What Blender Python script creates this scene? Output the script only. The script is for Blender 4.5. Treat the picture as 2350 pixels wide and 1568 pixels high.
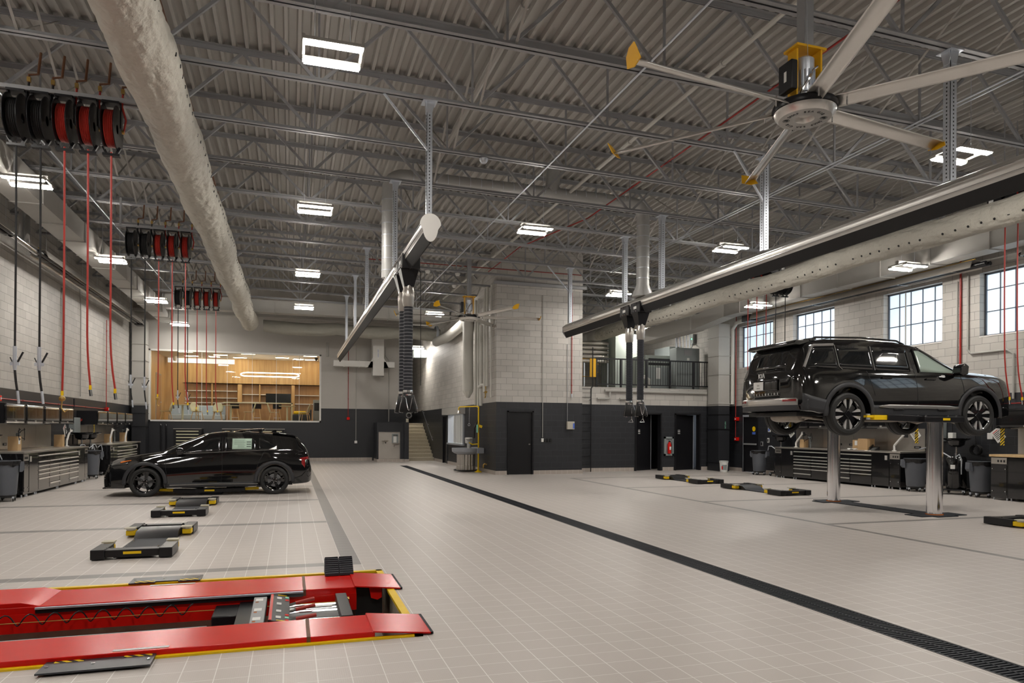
import bpy, bmesh, math, random
from mathutils import Vector, Matrix
random.seed(7)
for o in list(bpy.data.objects): bpy.data.objects.remove(o)
SC = bpy.context.scene
COL = SC.collection
PI = math.pi
# ---------------------------------------------------------------- camera
cam = bpy.data.cameras.new('camera'); camo = bpy.data.objects.new('camera', cam); COL.objects.link(camo)
cam.sensor_width = 36; cam.lens = 1610/2350*36; cam.shift_y = 200/2350
cam.clip_start = .05; cam.clip_end = 200
camo.matrix_world = Matrix.Translation((0, 0, 1.547)) @ Matrix.Rotation(-.306, 4, 'Z') @ Matrix.Rotation(PI/2, 4, 'X') @ Matrix.Rotation(.005, 4, 'Z')
SC.camera = camo
# ---------------------------------------------------------------- world, exposure
w = bpy.data.worlds.new('world'); SC.world = w; w.use_nodes = True
w.node_tree.nodes['Background'].inputs[0].default_value = (.75, .85, 1, 1)
w.node_tree.nodes['Background'].inputs[1].default_value = .6
SC.view_settings.view_transform = 'Standard'; SC.view_settings.look = 'None'
SC.view_settings.gamma = 1; SC.view_settings.use_curve_mapping = False
SC.view_settings.exposure = 1.8
LAMP = 62.0      # strength of the high-bay diffusers
# ---------------------------------------------------------------- materials
MATS = {}
def mat(name, col=(.5, .5, .5), rough=.5, metal=0., emit=None, es=0., noise=0., nscale=20., bump=0., bscale=60., bdist=.02, coat=0., alpha=1., trans=0., spec=.5, aniso=None, ior=1.45):
    if name in MATS: return MATS[name]
    m = bpy.data.materials.new(name); m.use_nodes = True
    nt = m.node_tree; b = nt.nodes['Principled BSDF']
    b.inputs['Base Color'].default_value = (*col, 1); b.inputs['Roughness'].default_value = rough
    b.inputs['Metallic'].default_value = metal; b.inputs['Specular IOR Level'].default_value = spec
    b.inputs['Coat Weight'].default_value = coat; b.inputs['Coat Roughness'].default_value = .03
    b.inputs['Transmission Weight'].default_value = trans; b.inputs['Alpha'].default_value = alpha; b.inputs['IOR'].default_value = ior
    if emit: b.inputs['Emission Color'].default_value = (*emit, 1); b.inputs['Emission Strength'].default_value = es
    if noise or bump:
        tc = nt.nodes.new('ShaderNodeTexCoord')
    if noise:
        n = nt.nodes.new('ShaderNodeTexNoise'); n.inputs['Scale'].default_value = nscale; n.inputs['Detail'].default_value = 5
        nt.links.new(tc.outputs['Object'], n.inputs['Vector'])
        mx = nt.nodes.new('ShaderNodeMix'); mx.data_type = 'RGBA'
        mx.inputs[6].default_value = (*[c*(1-noise) for c in col], 1); mx.inputs[7].default_value = (*[min(1, c*(1+noise)) for c in col], 1)
        nt.links.new(n.outputs['Fac'], mx.inputs[0]); nt.links.new(mx.outputs[2], b.inputs['Base Color'])
    if bump:
        n = nt.nodes.new('ShaderNodeTexNoise'); n.inputs['Scale'].default_value = bscale; n.inputs['Detail'].default_value = 4
        nt.links.new(tc.outputs['Object'], n.inputs['Vector'])
        bp = nt.nodes.new('ShaderNodeBump'); bp.inputs['Strength'].default_value = bump; bp.inputs['Distance'].default_value = bdist
        nt.links.new(n.outputs['Fac'], bp.inputs['Height']); nt.links.new(bp.outputs[0], b.inputs['Normal'])
    MATS[name] = m; return m

def nodes(m): return m.node_tree, m.node_tree.nodes['Principled BSDF']
def mth(nt, op, a, b=None, c=None):
    n = nt.nodes.new('ShaderNodeMath'); n.operation = op
    for i, v in enumerate((a, b, c)):
        if v is None: continue
        if isinstance(v, (int, float)): n.inputs[i].default_value = v
        else: nt.links.new(v, n.inputs[i])
    return n.outputs[0]
def mixc(nt, f, a, b):
    n = nt.nodes.new('ShaderNodeMix'); n.data_type = 'RGBA'
    for i, v in ((0, f), (6, a), (7, b)):
        if isinstance(v, tuple): n.inputs[i].default_value = (*v, 1)
        elif isinstance(v, (int, float)): n.inputs[i].default_value = v
        else: nt.links.new(v, n.inputs[i])
    return n.outputs[2]
DARK = (.0225, .024, .0285); LIGHT = (.47, .45, .42)
def wall_mat(name, axis, block=True, split=2.44, light=LIGHT, dark=DARK):
    """painted block wall: dark dado below the split height, light above; mortar lines in the paint surface"""
    m = mat(name, light, .55); nt, b = nodes(m)
    tc = nt.nodes.new('ShaderNodeTexCoord'); sp = nt.nodes.new('ShaderNodeSeparateXYZ'); nt.links.new(tc.outputs['Object'], sp.inputs[0])
    u = sp.outputs[0] if axis == 'X' else sp.outputs[1]; z = sp.outputs[2]
    cmb = nt.nodes.new('ShaderNodeCombineXYZ'); nt.links.new(u, cmb.inputs[0]); nt.links.new(z, cmb.inputs[1])
    up = mth(nt, 'GREATER_THAN', z, split)
    no = nt.nodes.new('ShaderNodeTexNoise'); no.inputs['Scale'].default_value = 1.3; no.inputs['Detail'].default_value = 6; nt.links.new(tc.outputs['Object'], no.inputs['Vector'])
    tone = mth(nt, 'MULTIPLY_ADD', no.outputs['Fac'], .16, .92)
    base = mixc(nt, up, dark, light)
    if block:
        br = nt.nodes.new('ShaderNodeTexBrick'); br.inputs['Scale'].default_value = 1
        br.inputs['Brick Width'].default_value = .4064; br.inputs['Row Height'].default_value = .2032
        br.inputs['Mortar Size'].default_value = .0045; br.inputs['Mortar Smooth'].default_value = .3
        br.inputs['Color1'].default_value = (.9, .9, .9, 1); br.inputs['Color2'].default_value = (1.06, 1.06, 1.06, 1)
        nt.links.new(cmb.outputs[0], br.inputs['Vector'])
        mort = mixc(nt, up, tuple(min(1, c*2.3+.012) for c in dark), tuple(c*.72 for c in light))
        vm = nt.nodes.new('ShaderNodeVectorMath'); vm.operation = 'MULTIPLY'; nt.links.new(base, vm.inputs[0]); nt.links.new(br.outputs['Color'], vm.inputs[1])
        base = mixc(nt, mth(nt, 'MULTIPLY', br.outputs['Fac'], .6), vm.outputs[0], mort)
        n2 = nt.nodes.new('ShaderNodeTexNoise'); n2.inputs['Scale'].default_value = 90; nt.links.new(tc.outputs['Object'], n2.inputs['Vector'])
        hgt = mth(nt, 'SUBTRACT', mth(nt, 'MULTIPLY', n2.outputs['Fac'], .25), br.outputs['Fac'])
        bp = nt.nodes.new('ShaderNodeBump'); bp.inputs['Strength'].default_value = .5; bp.inputs['Distance'].default_value = .006
        nt.links.new(hgt, bp.inputs['Height']); nt.links.new(bp.outputs[0], b.inputs['Normal'])
    vm = nt.nodes.new('ShaderNodeVectorMath'); vm.operation = 'SCALE'; nt.links.new(base, vm.inputs[0]); nt.links.new(tone, vm.inputs['Scale'])
    nt.links.new(vm.outputs[0], b.inputs['Base Color'])
    nt.links.new(mth(nt, 'MULTIPLY_ADD', up, .15, .42), b.inputs['Roughness'])
    return m
TILE = .2032; TX0 = .575; TY0 = 8.30
def tile_mat(name, col, grout, ox=TX0, oy=TY0, noise=.05, rough=.42, axis='XY'):
    m = mat(name, col, rough); nt, b = nodes(m)
    tc = nt.nodes.new('ShaderNodeTexCoord'); sp = nt.nodes.new('ShaderNodeSeparateXYZ'); nt.links.new(tc.outputs['Object'], sp.inputs[0])
    A, B = {'XY': (0, 1), 'XZ': (0, 2), 'YZ': (1, 2)}[axis]
    fx = mth(nt, 'FRACT', mth(nt, 'DIVIDE', mth(nt, 'SUBTRACT', sp.outputs[A], ox-50*TILE), TILE))
    fy = mth(nt, 'FRACT', mth(nt, 'DIVIDE', mth(nt, 'SUBTRACT', sp.outputs[B], oy-50*TILE), TILE))
    ex = mth(nt, 'ABSOLUTE', mth(nt, 'SUBTRACT', fx, .5)); ey = mth(nt, 'ABSOLUTE', mth(nt, 'SUBTRACT', fy, .5))
    gx = mth(nt, 'GREATER_THAN', ex, .486); gy = mth(nt, 'MULTIPLY', mth(nt, 'GREATER_THAN', ey, .487), .8)
    g = mth(nt, 'MAXIMUM', gx, gy)
    no = nt.nodes.new('ShaderNodeTexNoise'); no.inputs['Scale'].default_value = .7; no.inputs['Detail'].default_value = 8; no.inputs['Roughness'].default_value = .65
    nt.links.new(tc.outputs['Object'], no.inputs['Vector'])
    wn = nt.nodes.new('ShaderNodeTexWhiteNoise'); wn.noise_dimensions = '2D'
    cmb = nt.nodes.new('ShaderNodeCombineXYZ')
    nt.links.new(mth(nt, 'FLOOR', mth(nt, 'DIVIDE', mth(nt, 'SUBTRACT', sp.outputs[A], ox), TILE)), cmb.inputs[0])
    nt.links.new(mth(nt, 'FLOOR', mth(nt, 'DIVIDE', mth(nt, 'SUBTRACT', sp.outputs[B], oy), TILE)), cmb.inputs[1]); nt.links.new(cmb.outputs[0], wn.inputs['Vector'])
    f = mth(nt, 'ADD', mth(nt, 'MULTIPLY', no.outputs['Fac'], .75), mth(nt, 'MULTIPLY', wn.outputs[0], .25))
    base = mixc(nt, f, tuple(c*(1-noise) for c in col), (col[0]*(1+noise), col[1]*(1+noise), col[2]*(1+noise*.9)))
    # raised anti-slip studs
    st = nt.nodes.new('ShaderNodeTexVoronoi'); st.inputs['Scale'].default_value = 75; st.inputs['Randomness'].default_value = .15; nt.links.new(tc.outputs['Object'], st.inputs['Vector'])
    base = mixc(nt, mth(nt, 'MULTIPLY', st.outputs['Distance'], .18), base, tuple(c*.6 for c in col))
    nt.links.new(mixc(nt, g, base, grout), b.inputs['Base Color'])
    bp = nt.nodes.new('ShaderNodeBump'); bp.inputs['Strength'].default_value = .35; bp.inputs['Distance'].default_value = .003
    nt.links.new(mth(nt, 'SUBTRACT', mth(nt, 'MULTIPLY', st.outputs['Distance'], .4), g), bp.inputs['Height']); nt.links.new(bp.outputs[0], b.inputs['Normal'])
    return m
def wood_mat(name, c1, c2, axis=0, scale=9):
    m = mat(name, c1, .5); nt, b = nodes(m)
    tc = nt.nodes.new('ShaderNodeTexCoord'); mp = nt.nodes.new('ShaderNodeMapping'); s = [scale, scale, scale]; s[2] = .6 if axis == 0 else scale
    mp.inputs['Scale'].default_value = s; nt.links.new(tc.outputs['Object'], mp.inputs[0])
    n = nt.nodes.new('ShaderNodeTexNoise'); n.inputs['Scale'].default_value = 1.2; n.inputs['Detail'].default_value = 6; nt.links.new(mp.outputs[0], n.inputs['Vector'])
    cr = nt.nodes.new('ShaderNodeValToRGB'); cr.color_ramp.elements[0].position = .35; cr.color_ramp.elements[1].position = .65
    cr.color_ramp.elements[0].color = (*c1, 1); cr.color_ramp.elements[1].color = (*c2, 1)
    nt.links.new(n.outputs['Fac'], cr.inputs[0]); nt.links.new(cr.outputs[0], b.inputs['Base Color']); return m

M = dict(
 steel=mat('painted_steel_grey', (.30, .305, .315), .5),
 deckpaint=mat('deck_paint', (.40, .385, .36), .6),
 galv=mat('galvanised', (.62, .66, .72), .38, .6),
 alu=mat('brushed_aluminium', (.72, .70, .67), .32, .85, noise=.06, nscale=6),
 chrome=mat('chrome', (.75, .76, .78), .12, 1),
 stainless=mat('stainless', (.56, .53, .49), .3, .85, noise=.12, nscale=2.5),
 black=mat('black_plastic', (.012, .012, .013), .45),
 blackgloss=mat('black_gloss', (.008, .008, .009), .12, coat=.6),
 blackpaint=mat('black_satin', (.011, .011, .013), .33, spec=.4),
 iron=mat('cast_iron', (.014, .017, .024), .55, spec=.3, noise=.3, nscale=30),
 rubber=mat('rubber', (.016, .016, .017), .7, bump=.2, bscale=80),
 rubberbl=mat('ribbed_rubber', (.03, .033, .042), .55),
 red=mat('red_paint', (.66, .010, .006), .24, spec=.28, noise=.08, nscale=3),
 redhose=mat('red_hose', (.42, .035, .025), .45),
 yellow=mat('yellow_paint', (.90, .60, .004), .4, noise=.08, nscale=10),
 orange=mat('amber_yellow', (.78, .42, .01), .45),
 white=mat('white_paint', (.72, .71, .68), .5),
 duct=mat('duct_paint', (.40, .39, .365), .55, noise=.04, nscale=2),
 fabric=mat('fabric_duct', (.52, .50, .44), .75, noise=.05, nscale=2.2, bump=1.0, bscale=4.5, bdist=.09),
 fabricdk=mat('fabric_duct_shade', (.33, .32, .28), .8, noise=.08, nscale=2, bump=.9, bscale=3, bdist=.06),  # same duct fabric, darkened to put shade into its colour
 tyre=mat('tyre', (.018, .018, .018), .55, bump=.25, bscale=60),
 carpaint=mat('car_paint_black', (.0035, .0035, .004), .07, coat=1.0, spec=.6),
 cladding=mat('grey_cladding', (.035, .036, .04), .5),
 glass=mat('dark_glass', (.006, .007, .008), .03, coat=1, spec=.6),
 greenglass=mat('pale_green_glass', (.33, .40, .35), .08, coat=.3),
 wheelsilver=mat('wheel_silver', (.62, .61, .60), .28, .45), badge=mat('badge_white', (.8, .8, .8), .3),
 silver=mat('satin_silver', (.42, .41, .40), .28, .8),
 greybin=mat('grey_bin_plastic', (.115, .125, .145), .5, noise=.06, nscale=5),
 bag=mat('black_bin_bag', (.015, .015, .016), .25, bump=.8, bscale=14),
 concrete=mat('concrete', (.42, .39, .33), .8, noise=.2, nscale=8, bump=.2, bscale=30),
 stair=mat('stair_concrete', (.52, .46, .35), .7, noise=.14, nscale=14),
 carton=mat('cardboard', (.50, .33, .17), .8, noise=.06, nscale=12),
 paper=mat('paper', (.75, .75, .73), .7),
 greybox=mat('grey_enamel', (.26, .29, .29), .45),
 greenbox=mat('pale_green_enamel', (.33, .37, .34), .4),
 brass=mat('brass', (.5, .33, .1), .35, .9),
 copper=mat('rusty_brown_pipe', (.16, .07, .035), .6, noise=.3, nscale=9),
 redpipe=mat('red_pipe', (.32, .02, .015), .4),
 whitepipe=mat('insulated_pipe', (.58, .57, .53), .6),
 spiral=mat('spiral_duct', (.44, .44, .43), .45, .2),
 tan=mat('tan_enamel', (.48, .45, .38), .5),
 blue=mat('blue_plastic', (.08, .16, .6), .4),
 green=mat('mint_label', (.3, .7, .5), .5),
 tail=mat('tail_lamp', (.25, .006, .008), .15, coat=1),
 amber=mat('amber_lens', (.7, .18, .02), .2, coat=1),
 stone=mat('wash_basin_grey', (.36, .38, .42), .5, noise=.06, nscale=40),
 exhaust=mat('exhaust_metal', (.32, .28, .24), .35, .8, noise=.2, nscale=8),
 handle=mat('drawer_pull', (.78, .76, .72), .3, .7),
 sash=mat('window_sash', (.10, .12, .15), .5),
 maple=wood_mat('maple_top', (.62, .42, .2), (.7, .5, .27), 1),
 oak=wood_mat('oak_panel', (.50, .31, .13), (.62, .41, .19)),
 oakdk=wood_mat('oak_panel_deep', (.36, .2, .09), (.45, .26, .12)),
 cream=mat('cream_shell', (.62, .6, .42), .5),
 lampmat=mat('led_diffuser', (1, 1, 1), .5, emit=(1, .945, .87), es=LAMP),
)
# ---------------------------------------------------------------- mesh building
OFF = {}
class MB:
    def __init__(s): s.v = []; s.f = []; s.mi = []; s.cm = 0
    def add(s, vs, fs):
        n = len(s.v); s.v += [tuple(v) for v in vs]; s.f += [tuple(i+n for i in f) for f in fs]; s.mi += [s.cm]*len(fs); return s
    def box(s, x0, x1, y0, y1, z0, z1):
        return s.add([(x0,y0,z0),(x1,y0,z0),(x1,y1,z0),(x0,y1,z0),(x0,y0,z1),(x1,y0,z1),(x1,y1,z1),(x0,y1,z1)],
            [(0,3,2,1),(4,5,6,7),(0,1,5,4),(1,2,6,5),(2,3,7,6),(3,0,4,7)])
    def cbox(s, c, d): return s.box(c[0]-d[0]/2, c[0]+d[0]/2, c[1]-d[1]/2, c[1]+d[1]/2, c[2]-d[2]/2, c[2]+d[2]/2)
    def obox(s, c, d, R):
        R = R.to_3x3() if hasattr(R, 'to_3x3') else R; C = Vector(c)
        vs = [C + R @ Vector((a*d[0]/2, b*d[1]/2, e*d[2]/2)) for e in (-1,1) for a, b in ((-1,-1),(1,-1),(1,1),(-1,1))]
        return s.add(vs, [(0,3,2,1),(4,5,6,7),(0,1,5,4),(1,2,6,5),(2,3,7,6),(3,0,4,7)])
    def bar(s, p0, p1, w, h=None, up=(0,0,1)):
        """box beam from p0 to p1"""
        h = h or w; p0 = Vector(p0); p1 = Vector(p1); d = (p1-p0); L = d.length; d.normalize(); u = Vector(up)
        if abs(d.dot(u)) > .99: u = Vector((0,1,0))
        sd = d.cross(u).normalized(); u = sd.cross(d)
        R = Matrix((sd, d, u)).transposed()
        return s.obox((p0+p1)/2, (w, L, h), R)
    def cyl(s, p0, p1, r, n=12, r2=None, caps=True):
        return s.tube([p0, p1], r, n, rs=[r, r if r2 is None else r2], caps=caps)
    def tube(s, pts, r, n=8, rs=None, caps=True, closed=False):
        pts = [Vector(p) for p in pts]; k = len(pts); rings = []
        prev = None
        for i, p in enumerate(pts):
            a = pts[i-1] if (i > 0 or closed) else p; b = pts[(i+1) % k] if (i < k-1 or closed) else p
            d = (b-a).normalized()
            if prev is None:
                u = Vector((0,0,1)) if abs(d.z) < .9 else Vector((0,1,0)); u = (u - d*u.dot(d)).normalized()
            else:
                u = prev - d*prev.dot(d); u = u.normalized() if u.length > 1e-6 else Vector((1,0,0))
            prev = u; v = d.cross(u); rr = rs[i] if rs else r
            rings.append([p + (u*math.cos(t) + v*math.sin(t))*rr for t in [2*PI*j/n for j in range(n)]])
        vs = [q for R in rings for q in R]; fs = []
        m = k if closed else k-1
        for i in range(m):
            for j in range(n):
                a = i*n+j; b = i*n+(j+1) % n; c = ((i+1) % k)*n+(j+1) % n; d = ((i+1) % k)*n+j; fs.append((a,b,c,d))
        if caps and not closed: fs.append(tuple(range(n))[::-1]); fs.append(tuple((k-1)*n+j for j in range(n)))
        return s.add(vs, fs)
    def lathe(s, prof, c=(0,0,0), axis='Z', n=24, a0=0, a1=2*PI):
        full = abs(a1-a0-2*PI) < 1e-6; m = n if full else n+1; vs = []
        for r, h in prof:
            for j in range(m):
                t = a0+(a1-a0)*j/n; x, y = r*math.cos(t), r*math.sin(t)
                v = {'Z': (x,y,h), 'Y': (x,h,y), 'X': (h,x,y)}[axis]; vs.append((v[0]+c[0], v[1]+c[1], v[2]+c[2]))
        fs = []
        for i in range(len(prof)-1):
            for j in range(n):
                a = i*m+j; b = i*m+(j+1) % m; fs.append((a, b, b+m, a+m))
        return s.add(vs, fs)
    def prism(s, poly, axis, a, b):
        """poly of 2d points, extruded along axis from a to b"""
        def P(p, t): return {'X': (t,p[0],p[1]), 'Y': (p[0],t,p[1]), 'Z': (p[0],p[1],t)}[axis]
        n = len(poly); vs = [P(p, a) for p in poly]+[P(p, b) for p in poly]
        return s.add(vs, [tuple(range(n))[::-1], tuple(range(n, 2*n))]+[(i, (i+1) % n, n+(i+1) % n, n+i) for i in range(n)])
    def grid(s, nu, nv, fn, skip=None):
        vs = [fn(i/nu, j/nv) for i in range(nu+1) for j in range(nv+1)]
        fs = [(i*(nv+1)+j, (i+1)*(nv+1)+j, (i+1)*(nv+1)+j+1, i*(nv+1)+j+1) for i in range(nu) for j in range(nv) if not (skip and skip(i, j))]
        return s.add(vs, fs)
    def build(s, name, m, parent=None, ang=35, bevel=0, solid=0, **kw):
        me = bpy.data.meshes.new(name)
        off = Vector((0,0,0))
        if parent is not None: off = OFF.get(parent.name, Vector((0,0,0)))
        me.from_pydata([(v[0]-off.x, v[1]-off.y, v[2]-off.z) for v in s.v], [], s.f)
        ml = m if isinstance(m, (list, tuple)) else [m]
        for q in ml: me.materials.append(M[q] if isinstance(q, str) else q)
        if len(ml) > 1: me.polygons.foreach_set('material_index', s.mi)
        bm = bmesh.new(); bm.from_mesh(me); bmesh.ops.recalc_face_normals(bm, faces=bm.faces); bm.to_mesh(me); bm.free()
        me.polygons.foreach_set('use_smooth', [True]*len(me.polygons)); me.set_sharp_from_angle(angle=math.radians(ang)); me.update()
        o = bpy.data.objects.new(name, me); COL.objects.link(o)
        if parent is not None: o.parent = parent; OFF[o.name] = off
        if bevel:
            b = o.modifiers.new('b', 'BEVEL'); b.width = bevel; b.segments = 2; b.limit_method = 'ANGLE'
        if solid:
            b = o.modifiers.new('s', 'SOLIDIFY'); b.thickness = solid; b.offset = 0
        return tag(o, **kw) if kw else o
def tag(o, label=None, cat=None, group=None, kind=None):
    if label: o['label'] = label
    if cat: o['category'] = cat
    if group: o['group'] = group
    if kind: o['kind'] = kind
    return o
def root(name, loc, label, cat, group=None):
    o = bpy.data.objects.new(name, None); COL.objects.link(o); o.location = loc; o.empty_display_size = .1
    OFF[o.name] = Vector(loc); return tag(o, label, cat, group)
def dup(r, loc=None, label=None, rz=None, group=None):
    c = r.copy(); COL.objects.link(c)
    if loc is not None: c.location = loc
    if rz is not None: c.rotation_euler = (0, 0, rz)
    if label: c['label'] = label
    if group: c['group'] = group
    def rec(a, b):
        for ch in list(a.children):
            if ch == c: continue
            d = ch.copy(); COL.objects.link(d); d.parent = b; rec(ch, d)
    rec(r, c); return c
def struct(o): o['kind'] = 'structure'; return o
ORD = ['first','second','third','fourth','fifth','sixth','seventh','eighth','ninth','tenth','eleventh','twelfth','thirteenth','fourteenth','fifteenth','sixteenth','seventeenth','eighteenth']
def text(s, name, body, size, m, parent, loc, R, extr=.001, align='CENTER'):
    cu = bpy.data.curves.new(name, 'FONT'); cu.body = body; cu.size = size; cu.extrude = extr; cu.align_x = align; cu.align_y = 'CENTER'
    t = bpy.data.objects.new(name, cu); COL.objects.link(t)
    dg = bpy.context.evaluated_depsgraph_get(); me = bpy.data.meshes.new_from_object(t.evaluated_get(dg))
    bpy.data.objects.remove(t)
    Mx = Matrix.Translation(loc) @ R.to_4x4(); off = OFF.get(parent.name, Vector((0,0,0))) if parent else Vector((0,0,0))
    me.transform(Matrix.Translation(-off) @ Mx); me.materials.clear(); me.materials.append(M[m] if isinstance(m, str) else m)
    o = bpy.data.objects.new(name, me); COL.objects.link(o)
    if parent: o.parent = parent; OFF[o.name] = off
    return o
def basis(x, y, z): return Matrix((Vector(x), Vector(y), Vector(z))).transposed()
# ================================================================ SETTING
XL, XR, YB, YF = -6.42, 16.0, 33.7, -4.0
def ZB(x): return 6.50-.0165*(x-2)      # underside of the joists
JD = 1.2                                 # joist depth
def ZT(x): return ZB(x)+JD
# floor: light tiles with darker tile bands, a drain channel and the lift pit left open
xs = sorted([XL-.1, -6.0, .575, .575+TILE, .93, 4.30, 4.59, 8.35, 8.35+TILE*.62, XR+1.2])
LY = [8.30-TILE, 12.03-TILE, 15.72-TILE, 19.40-TILE]; RY = [9.36, 13.03, 16.66, 20.32]
ys = sorted([YF-.1, 5.2, 7.66, 28.9, YB+.1]+[v for y in LY for v in (y, y+TILE)]+[v for y in RY for v in (y, y+.15)])
fl = MB()
for i in range(len(xs)-1):
    for j in range(len(ys)-1):
        x0, x1, y0, y1 = xs[i], xs[i+1], ys[j], ys[j+1]; cx, cy = (x0+x1)/2, (y0+y1)/2
        if -6.0 < cx < .93 and 5.2 < cy < 7.66: continue
        if 4.30 < cx < 4.59 and cy < 28.9: continue
        band = (.575 < cx < .575+TILE and 8.09 < cy < 33.4) or (8.35 < cx < 8.35+TILE*.62 and cy < 20.47) or \
            (cx < .575 and any(y < cy < y+TILE for y in LY)) or (cx > 8.45 and any(y < cy < y+.15 for y in RY))
        fl.cm = 1 if band else 0
        fl.add([(x0,y0,0),(x1,y0,0),(x1,y1,0),(x0,y1,0)], [(0,1,2,3)])
struct(fl.build('floor', [tile_mat('floor_tiles', (.55, .505, .475), (.80, .78, .75)), tile_mat('floor_tiles_dark', (.26, .245, .235), (.5, .48, .46))]))
# pit under the scissor lift
pt = MB(); x0, x1, y0, y1, zb = -6.0, .93, 5.2, 7.66, -.62
pt.box(x0-.1, x1+.1, y0-.1, y1+.1, zb-.1, zb)
pt.box(x0-.1, x0, y0-.1, y1+.1, zb, -.001); pt.box(x1, x1+.1, y0-.1, y1+.1, zb, -.001)
pt.box(x0, x1, y0-.1, y0, zb, -.001); pt.box(x0, x1, y1, y1+.1, zb, -.001)
struct(pt.build('floor_pit', 'concrete'))
# walls
WX = wall_mat('block_wall_x', 'X'); WY = wall_mat('block_wall_y', 'Y'); WS = wall_mat('smooth_wall', 'X', block=False)
def wallbox(name, m, *boxes):
    b = MB()
    for q in boxes: b.box(*q)
    return struct(b.build(name, m))
H = 7.9
wallbox('wall_left', WY, (XL-.2, XL, YF, YB+.2, 0, H))
wallbox('wall_front', wall_mat('front_wall', 'X', light=(.4,.39,.37)), (XL-.2, XR+.3, YF-.2, YF, 0, H))
# right wall with window openings; door opening
WINS = [(20.55, 22.46), (17.66, 19.53), (13.9, 15.78), (10.99, 12.87), (7.2, 9.08), (3.5, 5.38)]; WZ = (3.85, 5.385)
DRY = (21.33, 22.2)
rb = [(XR, XR+.3, YF, 30.2, WZ[1], H), (XR, XR+.3, YF, DRY[0], 0, WZ[0]), (XR, XR+.3, DRY[1], 30.2, 0, WZ[0]), (XR, XR+.3, DRY[0], DRY[1], 2.15, WZ[0])]
e = sorted([YF]+[v for q in WINS for v in q]+[30.2])
for i in range(0, len(e), 2): rb.append((XR, XR+.3, e[i], e[i+1], WZ[0], WZ[1]))
wallbox('wall_right', WY, *rb)
# back wall around the big interior window
BW = (-5.86, 1.35, 1.79, 4.93)
wallbox('wall_back', WS, (XL, BW[0], YB, YB+.2, 0, H), (BW[1], 5.3, YB, YB+.2, 0, H), (BW[0], BW[1], YB, YB+.2, 0, BW[2]), (BW[0], BW[1], YB, YB+.2, BW[3], H))
# tower block in the middle and the wall running back from it along the stairs
TW = (6.55, 9.66, 22.5)
wallbox('wall_tower', WX, (TW[0], 6.94, TW[2], TW[2]+.2, 0, H), (7.87, TW[1], TW[2], TW[2]+.2, 0, H), (6.94, 7.87, TW[2], TW[2]+.2, 2.15, H))
SW = (27.0, 29.83)   # service window in the side wall
wallbox('wall_stair_side', WY, (TW[0], TW[0]+.2, TW[2]+.2, SW[0], 0, H), (TW[0], TW[0]+.2, SW[0], SW[1], 0, .9), (TW[0], TW[0]+.2, SW[0], SW[1], 2.2, H),
    (TW[0], TW[0]+.2, SW[1], 30.05, 0, H), (TW[0], TW[0]+.2, 31.0, 41, 0, H), (TW[0], TW[0]+.2, 30.05, 31.0, 2.1, H))
wallbox('wall_tower_right', WY, (TW[1]-.2, TW[1], TW[2]+.2, 30, 0, H))
wallbox('wall_stair_end', WS, (5.3, TW[0], 40.8, 41, 0, H))
wallbox('wall_stair_left', wall_mat('stair_left', 'Y', block=False), (5.2, 5.3, YB+.01, 41, 0, H))
# mezzanine front wall with two restroom doors
MY, MF = 23.4, 3.08
wallbox('wall_mezzanine', WX, (TW[1], 12.17, MY, MY+.2, 0, MF), (12.17, 13.27, MY, MY+.2, 2.15, MF), (13.27, 13.83, MY, MY+.2, 0, MF), (13.83, 14.93, MY, MY+.2, 2.15, MF), (14.93, XR, MY, MY+.2, 0, MF))
wallbox('wall_mezzanine_back', wall_mat('mezz_back', 'X', split=-5), (TW[1], XR+.2, 30, 30.2, MF, H))
struct(MB().box(TW[1], XR, MY+.2, 30, MF-.2, MF).build('floor_mezzanine', 'concrete'))
# black sheet that paints in the darkness behind the restroom doors
wallbox('wall_restroom_shade', 'blackpaint', (12.0, 15.1, 24.6, 24.7, 0, MF-.2))
# corrugated steel deck
dk = MB(); p = TILE; prof = []
x = XL-.2
while x < XR+.3:
    prof += [(x, 0), (x+.05, 0), (x+.072, .075), (x+p-.022, .075)]; x += p
n = len(prof)
vs = [(a, y, ZT(a)+h) for y in (YF, 41.5) for a, h in prof]
dk.add(vs, [(i, i+1, n+i+1, n+i) for i in range(n-1)])
struct(dk.build('ceiling', 'deckpaint', ang=20))
struct(MB().box(XL-.2, XR+.5, YF-.2, 41.6, 8.1, 8.2).build('ceiling_roof', 'deckpaint'))
# baseboards of floor tile
bt = tile_mat('base_tiles_x', (.43, .38, .34), (.7, .68, .64), axis='XZ', oy=-.05); bty = tile_mat('base_tiles_y', (.43, .38, .34), (.7, .68, .64), axis='YZ', oy=-.05)
def base(name, m, *b): struct(wallbox(name, m, *b))
base('baseboard_back', bt, (XL, 3.7, YB-.02, YB, 0, .15))
base('baseboard_tower', bt, (TW[0]-.02, 6.93, TW[2]-.02, TW[2], 0, .13), (7.88, TW[1]+.02, TW[2]-.02, TW[2], 0, .13))
base('baseboard_tower_side', bty, (TW[0]-.02, TW[0], TW[2], 30.0, 0, .13), (TW[0]-.02, TW[0], 31.05, 32.9, 0, .13), (TW[1], TW[1]+.02, TW[2], MY, 0, .13))
base('baseboard_mezzanine', bt, (TW[1], 12.12, MY-.02, MY, 0, .13), (13.32, 13.78, MY-.02, MY, 0, .13), (14.98, XR, MY-.02, MY, 0, .13))
base('baseboard_right', bty, (XR-.02, XR, YF, 21.27, 0, .13), (XR-.02, XR, 22.26, MY, 0, .13))
base('baseboard_left', bty, (XL, XL+.02, YF, YB, 0, .15))
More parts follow.
